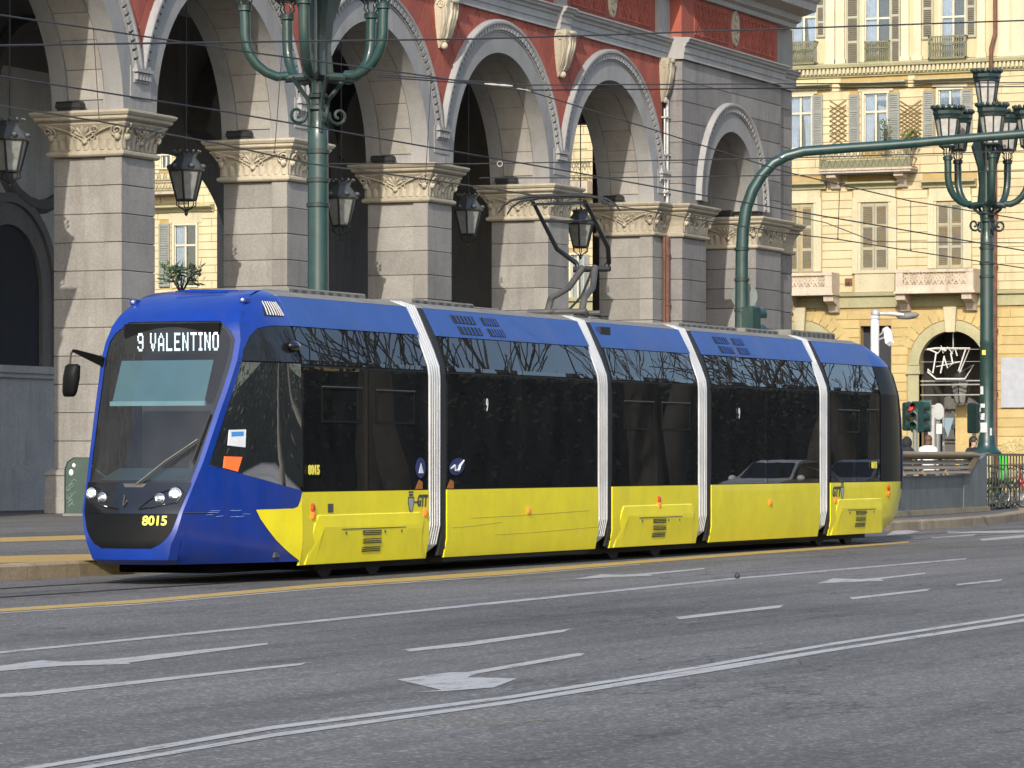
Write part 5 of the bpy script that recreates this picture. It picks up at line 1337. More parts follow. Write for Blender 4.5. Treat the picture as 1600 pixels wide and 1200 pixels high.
# windows seen through the arcade gap, same rows further left
gap = []
w, r = window_glazed(272, 306, 352, 446, curtain=True); a, b, c, d = rect(249, 266, 350, 448); shutter(a, b, c, d, M['shutter_grey'], w, -.075); gap.append(r)
hood(r[0] - 1.0, r[1] + .9, r[3] + .85, out=.42); q2 = MB(); q2.box(r[0] - .25, r[1] + .3, -.025, .02, r[3] + .09, r[3] + .55); q2.build('lintel', M['pale'], HB)
holes += [(r[0] - .12, r[1] + .12, r[2] - .12, r[3] + .55), (a + .03, b - .03, c + .03, d - .03)]
x0, x1, z0, z1 = rect(225, 300, 266, 301); q2 = MB(); q2.box(x0, x1, -.85, 0, z0 - .12, z0); bq = q2.build('balcony', M['pinkstone'], HB)
q2 = MB()
for z in (z0, z0 + .45, z1 - .06): q2.box(x0, x1, -.86, -.82, z, z + .05)
brq = q2.build('balcony_rail', M['iron_olive'], bq)
for i in range(9): put('rail_ornament', me if False else bpy.data.meshes['rail_ornament'], brq, (x0 + .3 + i * .3, -.84, z0))
w, r = window_glazed(252, 266, 243, 262, False, 0); holes.append((r[0] - .1, r[1] + .1, r[2] - .1, r[3] + .1))
w, r = window_glazed(892, 912, 398, 470, True); holes.append((r[0] - .12, r[1] + .12, r[2] - .12, r[3] + .1)); gap.append(r)
a, b, c, d = rect(913, 921, 398, 470); shutter(a, b, c, d, M['shutter_grey'], w, -.075)
x0, x1, z0, z1 = rect(880, 930, 235, 285); q2 = MB(); q2.box(x0, x1, -.85, 0, z0 - .5, z0); bq = q2.build('balcony', M['pinkstone'], HB)
q2 = MB(); q2.box(x0, x1, -.86, -.82, z0, z0 + .05); q2.box(x0, x1, -.86, -.82, z1 - .05, z1); brq = q2.build('balcony_rail', M['iron_olive'], bq)
for i in range(6): put('rail_ornament', bpy.data.meshes['rail_ornament'], brq, (x0 + .2 + i * .25, -.84, z0))
glz = [(a - .02, b + .02, c - .02, d + .02) for a, b, c, d in wins]
pierced(q, XL, XRR, z46 - .1, 13.2, [h for h in glz if h[2] < 13.2 and h[3] < 13.2]); pierced(q, XL, XRR, 13.2, zb, [h for h in glz if h[2] > 12 and h[3] < zb + .2]); pierced(q, XL, XRR, zb, ZTOP, [h for h in glz if h[3] > zb])
q.box(XL, XRR, 8, 8.3, 0, ZTOP); q.box(XL, XRR, .3, 8, ZTOP, ZTOP + .5); q.box(XL, XL + .3, .6, 8, 0, ZTOP); q.box(XRR - .3, XRR, .6, 8, 0, ZTOP)
q.build('wall', M['ochre_joint'], HB)
q = MB(); q.box(XL, XRR, -.03, .02, zb + .3, ZTOP)     # smooth upper storey, pierced
q = MB(); 
def pierced2(q, x0, x1, z0, z1, hs, ya, yb):
    hs = sorted([h for h in hs if h[0] < x1 and h[1] > x0 and h[2] < z1 and h[3] > z0]); x = x0
    for h in hs:
        if h[0] > x: q.box(x, h[0], ya, yb, z0, z1)
        if h[2] > z0: q.box(max(x, h[0]), h[1], ya, yb, z0, h[2])
        if h[3] < z1: q.box(max(x, h[0]), h[1], ya, yb, h[3], z1)
        x = h[1]
    if x < x1: q.box(x, x1, ya, yb, z0, z1)
pierced2(q, XL, XRR, zb + .27, ZTOP, [h for h in glz if h[3] > zb], -.01, .025); q.build('upper_wall', M['ochre'], HB)
# rusticated blocks
def blocks(x0, x1, z0, z1, ch, L, mat, hs, par, seed, cap=300, arches=()):
    rr = random.Random(seed); z = z0; out = []; row = 0; cache = {}
    while z < z1 - .1:
        zt = min(z + ch, z1); ivs = [(x0, x1)]
        cut = [(h[0], h[1]) for h in hs if h[2] < zt - .03 and h[3] > z + .03]
        for (c, r, zc) in arches:
            R_ = r + .50
            if z < zc + R_:
                dz = max(0, z - zc); hw2 = math.sqrt(max(0, R_ * R_ - dz * dz)) if z >= zc else R_
                cut.append((c - hw2, c + hw2))
        for a, b in cut:
            nv = []
            for p, q_ in ivs:
                if b <= p or a >= q_: nv.append((p, q_)); continue
                if a > p: nv.append((p, a))
                if b < q_: nv.append((b, q_))
            ivs = nv
        for p, q_ in ivs:
            if q_ - p < .08: continue
            n = max(1, round((q_ - p) / L)); off_ = rr.uniform(-.2, .2) if n > 1 else 0
            ed = [p] + [p + (q_ - p) * (i + (off_ + (.25 if row % 2 else -.25)) * .9) / n for i in range(1, n)] + [q_]
            for a, b in zip(ed, ed[1:]): out.append((a + .012, b - .012, z + .014, zt - .014))
        z += ch; row += 1
    return out
near = blocks(fxx(1222), fxx(1606), z46 + .32, zb - .33, .335, 1.05, None, holes, HB, 1)
wallp = [c for c in HB.children if c.name == 'wall'][0]
vis = [b for b in near]
random.Random(2).shuffle(vis)
def put_blocks(lst, mat, parent, nmax, name='wall_block'):
    lst = sorted(lst, key=lambda b: -(b[1] - b[0]))
    for b in lst[:nmax]:
        q = MB(); q.box(b[0], b[1], 0, .028, b[2], b[3]); q.build(name, mat, parent)
    if lst[nmax:]:
        q = MB()
        for b in lst[nmax:]: q.box(b[0], b[1], 0, .028, b[2], b[3])
        q.build(name + '_rest', mat, parent, stuff=True)
put_blocks(near, M['ochre'], wallp, 296)
far = blocks(XL, fxx(1222) - .01, z46 + .32, zb - .33, .335, 1.05, None, holes, HB, 3) + blocks(fxx(1606), XRR, z46 + .32, zb - .33, .335, 1.05, None, holes, HB, 4)
q = MB()
for b in far: q.box(b[0], b[1], 0, .028, b[2], b[3])
q.build('wall_blocks', M['ochre'], HB, stuff=True)
gw = [c for c in HB.children if c.name == 'ground_floor_wall'][0]
hg = [(x0d - .02, x1d + .02, z0d, z1d + .02)]
gb = blocks(fxx(1222), fxx(1606), 0.2, z46 - .32, .36, 1.15, None, hg, HB, 5, arches=opens)
put_blocks(gb, M['ochre2'], gw, 260)
gf = blocks(XL, fxx(1222) - .01, 0.2, z46 - .32, .36, 1.15, None, [], HB, 6)
q = MB()
for b in gf: q.box(b[0], b[1], 0, .028, b[2], b[3])
q.build('wall_blocks', M['ochre2'], HB, stuff=True)
# arches with ring, wedge stones, keystone
for (c, r, zc) in opens:
    q = MB(); sweep(q, [(r, .35), (r, -.04), (r + .30, -.06), (r + .42, -.03), (r + .42, .03)], c, zc, 0, math.pi, 28); a = q.build('archivolt', M['olive'], HB, 40)
    q = MB(); q.loft([[(c - .18, -.02, zc + r - .05), (c + .18, -.02, zc + r - .05), (c + .18, -.22, zc + r - .05), (c - .18, -.22, zc + r - .05)], [(c - .26, -.02, zc + r + .95), (c + .26, -.02, zc + r + .95), (c + .26, -.28, zc + r + .95), (c - .26, -.28, zc + r + .95)]]); q.build('keystone', M['pale'], a)
    for sg in (-1, 1):
        q = MB(); x0 = c + sg * r; xx = sorted((x0, x0 + sg * .45)); q.box(xx[0], xx[1], -.05, .35, 0, zc - .35); q.box(xx[0] - .08, xx[1] + .08, -.12, .36, zc - .35, zc - .24); q.box(xx[0] - .04, xx[1] + .04, -.07, .36, zc - .24, zc - .02); q.build('arch_jamb', M['olive'], HB)
    for i in range(13):
        aa = R(26 + i * (128 / 12)); 
        if abs(aa - math.pi / 2) < .12: continue
        p = []; h0 = R(128 / 12) / 2 - .012
        r1 = r + .46; r2 = r + 1.0
        for da, rr_ in ((-h0, r1), (h0, r1), (h0, r2), (-h0, r2)): p.append((c + rr_ * math.cos(aa + da), min(zc + rr_ * math.sin(aa + da), z46 - .33)))
        q = MB(); q.prism(p, -.012, .026); q.build('wedge_stone', M['ochre2'], gw)
    q = MB(); q.box(c - r - 1, c + r + 1, 4, 4.1, 0, 8); q.box(c - r - .3, c - r - .2, .5, 4, 0, 8); q.box(c + r + .2, c + r + .3, .5, 4, 0, 8); q.box(c - r - .3, c + r + .3, .5, 4, 6.9, 7.0); q.build('arcade_interior', M['inner_dark'], HB)
q = MB(); q.box(x0d, x1d, .45, .5, 0, z1d); q.build('dark_window', M['room'], HB)
# inside the big arch: bars, sheet-metal ornament, pillar, lantern
c, r, zc = opens[0]
q = MB()
for v in (595, 601, 617): x, z = fp(1487, v); q.tube([(c - r, .2, z), (c + r, .2, z)], .028, 5)
for v in (546, 565): x, z = fp(1487, v); q.tube([(c - r, .2, z), (c + r, .2, z)], .012, 4)
q.tube([(c, .2, zc + r), (c, .2, fz(545, 1487))], .025, 5)
tie = q.build('tie_bar', basic('pale_metal_bar', (.42, .40, .36), .5, metal=.3), HB)
E_ = basic('illumination_frame', (.62, .60, .55), .5)
def orn(pts, w=.03):
    q = MB(); q.tube([(fp(u, v)[0], .05, fp(u, v)[1]) for u, v in pts], w, 5); q.build('wire_ornament', E_, HB)
orn([(1451, 546), (1465, 552), (1470, 545), (1478, 548)]); orn([(1448, 546), (1460, 544), (1515, 544), (1499, 582), (1521, 570), (1507, 592), (1462, 592), (1449, 581), (1449, 577), (1457, 583), (1462, 552)], .035)
orn([(1475, 556), (1469, 583)]); orn([(1475, 560), (1480, 575), (1488, 568), (1485, 552), (1492, 545), (1495, 556)]); orn([(1508, 546), (1497, 580)], .03); orn([(1462, 573), (1500, 565)], .02); orn([(1470, 540), (1473, 552), (1480, 542), (1488, 553)], .02)
for (u0, u1, m, y) in ((1474, 1500, 'ochre2', 1.6), (1438, 1448, 'inner', 1.0), (1502, 1514, 'olive', 2.0)):
    q = MB(); a_, b_ = fxx(u0), fxx(u1); q.box(a_, b_, y, y + .8, 0, fz(632, 1487)); q.build('inner_pillar', M[m], HB)
lx, lz = fp(1491, 610)
LT = thing('hanging_lantern', 'dark lantern hanging in the ochre house archway behind the wire ornament', 'lantern', (FXX + .9, FY0 - lx, lz))
q = MB(); q.loft([[(w * math.cos(R(60 * i)), w * math.sin(R(60 * i)), z) for i in range(6)] for w, z in ((.22, -.5), (.42, .35))], True, True); q.build('lantern_glass', M['lampglass_dark'], LT)
q = MB(); q.lathe([(.46, .36), (.44, .42), (.26, .72), (.28, .82), (.05, .86)], 12); q.tube([(0, 0, .8), (0, 0, 2.6)], .02, 4)
for i in range(6): q.tube([(.22 * math.cos(R(60 * i)), .22 * math.sin(R(60 * i)), -.5), (.43 * math.cos(R(60 * i)), .43 * math.sin(R(60 * i)), .35)], .025, 4)
q.build('lantern_frame', M['iron'], LT)
# pale board, downpipe, graffiti
x0, x1, z0, z1 = rect(1565, 1625, 559, 637); q = MB(); q.box(x0, x1, -.10, -.03, z0, z1, .01); o = q.build('notice_board', basic('pale_grey_board', (.34, .35, .375), .6)); o.matrix_world = HB.matrix_basis.copy(); tag(o, 'blank pale grey board on the ochre wall at the right edge', 'board')
q = MB(); xp = fxx(1557)
q.tube([(xp, -.18, ZTOP - 1), (xp, -.18, 18.2), (xp - .12, -.34, 17.6), (xp - .10, -.42, 17.0), (xp, -.2, 16.4), (xp, -.16, .3)], .085, 8)
for z in (15.5, 13.2, 11, 9, 6.5, 4): q.lathe([(.12, 0), (.12, .1)], 10, (xp, -.16, z))
q.build('downpipe', M['rust'], HB, 50)
gm = basic('graffiti_paint', (.50, .42, .22), .7)
q = MB(); rr = random.Random(4)
for s in range(5):
    x, z = fp(1572 + s * 7, 700 + rr.uniform(-6, 10)); q.tube([(x + .3 * math.cos(t * 1.1 + s), -.004, z + .25 * math.sin(t * 1.7 + s)) for t in range(8)], .03, 4)
q.build('graffiti', gm, HB, stuff=True)
# ------------------------------------------------------------------ street lamps with five J-shaped arms
def lantern_mesh(par, loc, k=1.0):
    q = MB(); n = 8
    ring = lambda r, z: [(r * k * math.cos(2 * math.pi * i / n + .39), r * k * math.sin(2 * math.pi * i / n + .39), z * k) for i in range(n)]
    q.loft([ring(.20, .0), ring(.22, .02), ring(.22, .05), ring(.19, .06)]); b0, b1 = ring(.20, .05), ring(.31, .72)
    for i in range(n): q.tube([b0[i], b1[i]], .02 * k, 4)
    q.loft([ring(.31, .70), ring(.34, .72), ring(.34, .78), ring(.37, .82), ring(.36, .90), ring(.40, .95), ring(.30, .97)])
    for i in range(16):
        a = 2 * math.pi * i / 16; q.ball((.38 * k * math.cos(a), .38 * k * math.sin(a), .99 * k), .055 * k, 6, 4)
    for i in range(6):
        a = 2 * math.pi * i / 6; c, s = math.cos(a) * k, math.sin(a) * k
        q.tube([(.05 * c, .05 * s, -.24 * k), (.12 * c, .12 * s, -.14 * k), (.10 * c, .10 * s, -.06 * k), (.19 * c, .19 * s, .02 * k)], .014 * k, 4)
    l = q.build('lantern', M['green_dark'], par, 40); l.location = loc
    q = MB(); q.loft([ring(.185, .05), ring(.295, .71)], True, False); q.build('lantern_glass', M['lampglass'], l, 30)
    q = MB(); q.lathe([(.10 * k, -.30 * k), (.12 * k, -.28 * k), (.12 * k, -.22 * k), (.06 * k, -.2 * k)], 10); q.build('lantern_foot', M['green_dark'], l, 40)
    return l
def street_lamp(u, d, base_z, rarm, phi, zs, label, rad):
    p = at_d(u, 716, d); t = thing('street_lamp', label, 'street lamp', (p.x, p.y, base_z))
    z = lambda v: EYE + (716 - v) * d / FPX - base_z
    zj, zsc, ztap, ztop = [z(v) for v in zs]         # arm joint, scrolls, taper, head of the post
    q = MB(); q.lathe([(rad * 2.2, 0), (rad * 2.2, .05), (rad * 1.9, .09), (rad * 1.45, .18), (rad * 1.3, .3), (rad * 1.25, .42), (rad * 1.06, .5), (rad * 1.03, (ztap) * .5), (rad * 1.08, ztap * .5 + .02), (rad * 1.02, ztap * .5 + .12), (rad * .98, ztap - .25), (rad * .95, ztap - .08), (rad * .7, ztap), (rad * .66, ztap + .1), (rad * .66, zj + 1.0), (rad * .5, ztop - .3), (rad * .55, ztop)], 20)
    pole = q.build('pole', M['green_paint'], t, 40)
    for f in (.80, .86, .93):
        q = MB(); q.lathe([(rad * 1.02, 0), (rad * 1.12, .01), (rad * 1.12, .07), (rad * 1.02, .08)], 18, (0, 0, ztap * f)); q.build('clamp_band', M['green_dark'], t, 40)
    # facing directions: arm angle measured from the camera side
    vx = Vector((-CA, -SA, 0)); vr = Vector((SA, -CA, 0))
    q = MB()
    for k in range(4):
        a = R(45 + 90 * k); dx, dy = math.cos(a), math.sin(a)
        pts = []
        for i in range(16):
            b = i / 15 * 2.6 * math.pi; r_ = .17 * (1 - i / 19)
            pts.append(((rad * .8 + .22 + r_ * math.cos(b + math.pi * .9)) * dx, (rad * .8 + .22 + r_ * math.cos(b + math.pi * .9)) * dy, zsc + r_ * math.sin(b + math.pi * .9)))
        q.tube(pts, .028, 5)
        q.tube([(rad * .9 * dx, rad * .9 * dy, zsc - .3), (rad * .8 * dx, rad * .8 * dy, zsc), (rad * dx, rad * dy, zsc + .25), (rad * 2.2 * dx, rad * 2.2 * dy, zj - .08), (rad * 2.6 * dx, rad * 2.6 * dy, zj + .02)], .04, 5)
    q.lathe([(rad * .7, 0), (rad * 1.0, .03), (rad * 1.0, .09), (rad * .7, .12)], 14, (0, 0, zsc + .06)); q.lathe([(rad * .7, 0), (rad * .95, .03), (rad * .95, .08), (rad * .7, .1)], 14, (0, 0, zsc + .26)); q.build('scrollwork', M['green_dark'], t, 50)
    q = MB(); zc = zj
    for k in range(4):                              # pierced star-shaped head around the post
        a = R(45 + 90 * k); dx, dy = math.cos(a), math.sin(a)
        pr = [(.55, zc - .05), (1.5, zc + .05), (1.2, zc + .5), (1.45, zc + .95), (2.5, zc + 1.45), (1.55, zc + 1.75), (1.2, zc + 2.3), (1.0, ztop - .15)]
        pts = [Vector((r_ * rad * dx, r_ * rad * dy, zz)) for r_, zz in pr]; side = Vector((-dy, dx, 0)) * .05
        inn = [Vector((rad * .5 * dx, rad * .5 * dy, zz)) for r_, zz in pr]
        q.loft([[a_ + side, a_ - side, b_ - side, b_ + side] for a_, b_ in zip(pts, inn)])
    q.build('post_head', M['green_dark'], t, 30)
    for k in range(5):
        a = phi + R(72 * k); dr = vx * math.cos(a) + vr * math.sin(a)
        P = lambda r_, zz: Vector((dr.x * r_, dr.y * r_, zz))
        q = MB(); q.tube([P(rad * .6, zj + .05), P(rad * 1.6, zj + .03), P(rarm * .45, zj)], .07, 8); q.build('bracket', M['green_dark'], t, 40)
        q = MB(); pts = [P(rarm * .42, zj + .05)] + [P(rarm - rarm * .55 + rarm * .55 * math.sin(R(g)), zj + .72 - .70 * math.cos(R(g))) for g in (12, 28, 44, 60, 75, 90)] + [P(rarm * 1.01, zj + 1.0), P(rarm * 1.01, zj + 1.12)]
        pts[-2] = P(rarm * 1.0, zj + .95)
        q.tube(pts, [.075, .08, .082, .084, .086, .088, .09, .092, .09], 10)
        c = P(rarm * 1.005, zj + 1.10); q.lathe([(.09, 0), (.12, .02), (.12, .05), (.09, .07)], 12, c); arm = q.build('arm', M['green_paint'], t, 50)
        lantern_mesh(t, P(rarm * 1.005, zj + 1.42))
    lantern_mesh(t, Vector((0, 0, ztop + .25)), .95); return t
street_lamp(497, 64.0, PZ, 1.22, R(-80), (124, 180, 196, -70), 'tall dark green five-armed street lamp rising behind the tram cab', .175)
street_lamp(1542, 95.0, 1.60, 1.05, R(0), (322, 352, 366, 186), 'dark green five-armed street lamp with stickers beside the underpass parapet', .165)
lr = [o for o in col.objects if o.name.startswith('street_lamp')][-1]
lp = at_d(1542, 716, 95.0)
rr = random.Random(5); q = None
for (u, v, w, h, c) in ((1536, 551, .10, .12, (.55, .55, .10)), (1533, 610, .10, .20, (.6, .6, .58)), (1534, 634, .13, .10, (.6, .6, .6)), (1531, 640, .08, .1, (.62, .62, .6)), (1534, 651, .12, .16, (.55, .56, .58)), (1535, 668, .18, .24, (.62, .62, .6)), (1547, 675, .06, .20, (.5, .5, .5)), (1534, 685, .14, .1, (.55, .5, .5))):
    a = (u - 1542) / 95.0 * 6; z = EYE + (716 - v) * 95 / FPX - 1.6; r0 = .185; ang = math.asin(max(-.95, min(.95, (u - 1542) / FPX * 95 / .185)))
    vx = Vector((-CA, -SA, 0)); vr = Vector((SA, -CA, 0)); b = MB()
    b.loft([[tuple((vx * math.cos(ang + da) + vr * math.sin(ang + da)) * rad_ + Vector((0, 0, zz))) for da in (-w / .37, 0, w / .37)] for rad_, zz in ((r0 + .003, z - h / 2), (r0 + .003, z + h / 2))], False, False)
    b.build('sticker', basic('sticker_paper', c, .7, var=.5, vs=20), lr)
# junction box on the far lamp
q = MB(); q.box(-.32, -.16, -.22, -.10, 7.0, 7.25); q.build('junction_box', M['roof_grey'], lr)

# ------------------------------------------------------------------ curved mast over the road with signals
D = 74.0
q = MB(); pa = [(1159, 530), (1159, 480), (1159, 400), (1161, 360), (1166, 325), (1176, 297), (1190, 274), (1208, 255), (1228, 244), (1255, 236.5), (1320, 231.5), (1400, 226), (1500, 217), (1640, 206)]
pts = [at_d(1159, 716, D)]; pts[0].z = PZ
pts += [at_d(u, v, D) for u, v in pa]
T_ = thing('signal_mast', 'dark green curved mast arching to the right over the tram roof', 'mast', pts[0]); b = pts[0].copy()
q.tube([p - b for p in pts], [.16, .14, .13, .125, .12, .115, .112, .11, .108, .105, .10, .098, .094, .09, .085], 14); q.build('mast_tube', M['green_paint'], T_, 60)
for v in (392, 440, 488):
    q = MB(); q.lathe([(.13, 0), (.148, .01), (.148, .06), (.13, .07)], 14, at_d(1159, v, D) - b); q.build('clamp_band', M['green_dark'], T_, 40)
q = MB(); c = at_d(1163, 463, D + .25); q.lathe([(.0, -.01), (.255, -.01), (.262, 0), (.255, .012), (0, .012)], 28); ax = Vector((CA, SA, 0)).to_track_quat('Z', 'Y').to_matrix().to_4x4(); q.xf(Matrix.Translation(c) @ ax)
o = q.build('road_sign', basic('sign_back_grey', (.12, .14, .135), .55, metal=.2), None, 40); tag(o, 'round grey road sign seen from behind on the curved mast', 'sign')
def signal_head(c, yaw, label, lit=None, n=3, k=1.0, group=None):
    t = thing('traffic_light', label, 'traffic light', c, yaw, group)
    q = MB(); hgt = .27 * n * k; q.box(-.13 * k, .13 * k, -.10 * k, .12 * k, 0, hgt, .03); q.build('housing', M['green_paint'], t)
    for i in range(n):
        zc = (.135 + .27 * i) * k; q = MB(); q.lathe([(0, .0), (.10 * k, .0), (.10 * k, .012), (0, .03)], 14); q.xf(Matrix.Translation((0, -.10 * k, zc)) @ Matrix.Rotation(R(90), 4, 'X'))
        cols = [('green', (.01, .08, .05)), ('amber', (.10, .05, .01)), ('red', (.10, .015, .01))]; nm, cc = cols[i] if n == 3 else cols[0]
        on = lit == nm; q.build('lens', basic('lens_' + nm, (.9, .06, .05) if on else cc, .25, emit=(1, .05, .04) if on else None, es=.45), t, 40)
        q = MB(); q.loft([[(.125 * k * math.cos(a), -y, zc + .125 * k * math.sin(a)) for a in [R(-30 + 240 * j / 12) for j in range(13)]] + [(.112 * k * math.cos(a), -y, zc + .112 * k * math.sin(a)) for a in [R(210 - 240 * j / 12) for j in range(13)]] for y in (.09 * k, .30 * k)]); q.build('visor', M['green_paint'], t, 60)
    return t
p = at_d(1173, 529, D - .1); signal_head(p, R(75), 'green traffic light clamped to the curved mast above the tram roof', None, 2, 1.15)
# signals at the crossing, right of the tram
def post(u, d, v_top, r, label, cat, mat, name, zb=PZ):
    p = at_d(u, 716, d); z = EYE + (716 - v_top) * d / FPX; q = MB(); q.lathe([(r * 1.6, 0), (r * 1.5, .1), (r, .15), (r, z - zb), (r * .6, z - zb + .03)], 12)
    t = thing(name, label, cat, (p.x, p.y, zb)); q.build('post', mat, t, 40); return t
post(1430, 104, 640, .07, 'slim grey signal post behind the tram tail', 'post', basic('grey_green_post', (.16, .17, .15), .6), 'signal_post')
fac = A - R(90)
signal_head(at_d(1419, 673, 104), fac + R(20), 'traffic light showing red beside the tram tail', 'red', 3, .95)
signal_head(at_d(1434, 676, 104.3), fac + R(120), 'green traffic light turned sideways, just right of the red one', None, 3, 1.05)
signal_head(at_d(1447, 675, 104.6), fac + R(170), 'green traffic light seen from behind, right of the sideways one', None, 3, 1.1)
signal_head(at_d(1521, 677, 108), fac + R(150), 'green traffic light half hidden behind the sticker-covered lamp', None, 3, 1.05)
q = MB(); c = at_d(1420, 634, 104); q.ball((0, 0, 0), .13, 10, 6, (1, 1, .9)); q.tube([(0, 0, 0), (.25, 0, -.12)], .05, 6); q.tube([(.1, 0, .0), (.4, 0, -.3)], .03, 5); o = q.build('camera_housing', M['green_dark'], None, 50); o.location = c; tag(o, 'small dark camera on top of the red traffic light', 'camera')
t = post(1465, 106, 632, .04, 'thin pole carrying the pale oval sign plate', 'sign pole', basic('dull_grey_post', (.20, .205, .20), .6), 'sign_post')
q = MB(); c = at_d(1465, 643, 106) - t.location; q.loft([[(sx_ * .16 * math.cos(a) * 1.0, 0, .23 * math.sin(a)) for a in [2 * math.pi * i / 20 for i in range(20)]] for sx_ in (1,)] + [[(.16 * math.cos(a), .02, .23 * math.sin(a)) for a in [2 * math.pi * i / 20 for i in range(20)]]]); q.xf(Matrix.Translation(c + Vector((-.08, -.05, 0))) @ Matrix.Rotation(fac, 4, 'Z')); q.build('sign_plate', basic('sign_back_pale', (.34, .35, .33), .5, metal=.2), t)
q = MB(); c = at_d(1467, 670, 106) - t.location; q.box(-.08, .08, -.05, -.03, -.14, .14); q.xf(Matrix.Translation(c) @ Matrix.Rotation(fac, 4, 'Z')); q.build('sign_label', basic('sign_label', (.5, .5, .48), .6), t)
t = post(1474, 107, 648, .035, 'thin pole with a grey-blue triangular sign plate', 'sign pole', basic('dull_grey_post', (.20, .205, .20), .6), 'sign_post')
q = MB(); q.prism([(-.12, .2), (.22, .2), (.05, -.35)], 0, .02); c = at_d(1478, 664, 107) - t.location; q.xf(Matrix.Translation(c) @ Matrix.Rotation(fac, 4, 'Z')); q.build('sign_plate', basic('sign_bluegrey', (.16, .24, .28), .5), t)
# white camera pole
t = post(1367, 88, 494, .10, 'white pole with globe top, lamp arm and camera behind the tram tail', 'camera pole', basic('white_pole', (.66, .66, .65), .4), 'camera_pole')
b = t.location.copy(); q = MB(); c = at_d(1368, 490, 88) - b; q.ball(c, .11, 12, 8); q.lathe([(.08, -.14), (.12, -.12), (.08, -.08)], 12, c); q.build('globe', M['zinc'], t, 50)
q = MB(); pts = [at_d(u, v, 88 - i * .02) - b for i, (u, v) in enumerate(((1370, 490), (1388, 490), (1391, 490), (1412, 492)))]; q.tube(pts, [.04, .045, .06, .045], 8); q.build('lamp_arm', M['zinc'], t, 50)
q = MB(); pts = [at_d(u, v, 88) - b for u, v in ((1401, 495), (1408, 494), (1420, 493.5), (1432, 492), (1436, 491))]; q.tube(pts, [.03, .075, .085, .06, .02], 8); q.build('lamp_head', M['roof_grey'], t, 50)
q = MB(); pts = [at_d(u, v, 88) - b for u, v in ((1370, 526), (1378, 521), (1380, 514), (1386, 511))]; q.tube(pts, .018, 5); q.tube([at_d(1370, 532, 88) - b, at_d(1382, 527, 88) - b], .02, 5); q.build('camera_bracket', M['zinc'], t, 50)
q = MB(); a_, c_ = at_d(1386, 513, 88) - b, at_d(1390, 537, 87.6) - b; q.tube([a_, a_.lerp(c_, .1), a_.lerp(c_, .95), c_], [.06, .09, .10, .085], 4); q.build('camera_body', basic('white_camera', (.70, .70, .68), .4), t)

# ------------------------------------------------------------------ underpass parapet, fence, bikes, people
def at_w(u, d): p = at_d(u, 716, d); return Vector((p.x, p.y, 0))
W0, W1 = at_w(1300, 80.0), at_w(1544, 94.5)
wd = (W1 - W0); WL = wd.length; wyaw = math.atan2(wd.y, wd.x); fx_ = lambda u: (lambda k: k)(0)
PT = thing('parapet', 'grey metal-clad underpass parapet with slatted brown rail behind the tram tail', 'parapet', (W0.x, W0.y, PZ), wyaw)
ztw = 1.62 - PZ
def wx(u):            # distance along the parapet for a photo column
    lo, hi = 0.0, 40.0
    for _ in range(40):
        m = (lo + hi) / 2; p = W0 + wd.normalized() * m
        if 800 + FPX * (p.x * SA - p.y * CA) / (p.x * CA + p.y * SA) < u: lo = m
        else: hi = m
    return lo
xe, xp_ = wx(1541), wx(1505)
M['clad'] = stone('weathered_metal', (.15, .165, .17), (.10, .115, .12), rough=.55, streak=.8, bump=.05)
M['bronze'] = basic('bronze_rail', (.26, .19, .11), .5, metal=.3, var=.2, dirt=.3)
q = MB(); q.box(-14, xp_, 0, .3, .12, .86); q.build('wall_sheet', M['clad'], PT)
q = MB(); q.loft([[(x, y, z) for x, z in ((xp_ + .003, .10), (xe, .10), (xe, ztw - .0), (xp_ + 2.6, ztw), (xp_ + .003, .90))] for y in (-.02, .36)]); q.build('end_post', M['clad'], PT)
q = MB(); q.box(-14, xp_ + .9, -.03, .05, .862, .90); q.build('ledge', M['clad'], PT)
q = MB(); q.box(-14, xe + .02, -.10, .4, 0, .12); q.build('plinth', M['kerb'], PT)
q = MB(); q.tube([(-14, .0, ztw - .04), (xp_ + .9, .0, ztw - .04), (xp_ + 1.6, .0, ztw - .06)], .075, 10); q.build('hand_rail', M['bronze'], PT, 50)
for i in range(4):
    q = MB(); z = .95 + i * .115; q.loft([[(x, -.10 + i * .035, z - .01), (x, -.02 + i * .035, z + .075), (x, -.005 + i * .035, z + .065), (x, -.085 + i * .035, z - .02)] for x in (-14, xp_ + .35 + i * .35)]); q.build('slat', M['bronze'], PT)
for u in (1406, 1438, 1474):
    x = wx(u); q = MB(); q.loft([[(x - w_, -.14, .91), (x + w_, -.14, .91), (x + w_, .12, ztw - .1), (x - w_, .12, ztw - .1)] for w_ in (.07,)] + [[(x - .07, -.05, .91), (x + .07, -.05, .91), (x + .07, .2, ztw - .1), (x - .07, .2, ztw - .1)]]); q.build('bracket', M['bronze'], PT)
q = MB(); q.loft([[(xp_ - .1 , y, .905), (xp_ + .45, y, .905), (xp_ + 1.75, y, ztw - .03), (xp_ + 1.15, y, ztw - .03)] for y in (-.05, .12)]); q.build('rail_end', M['bronze'], PT)
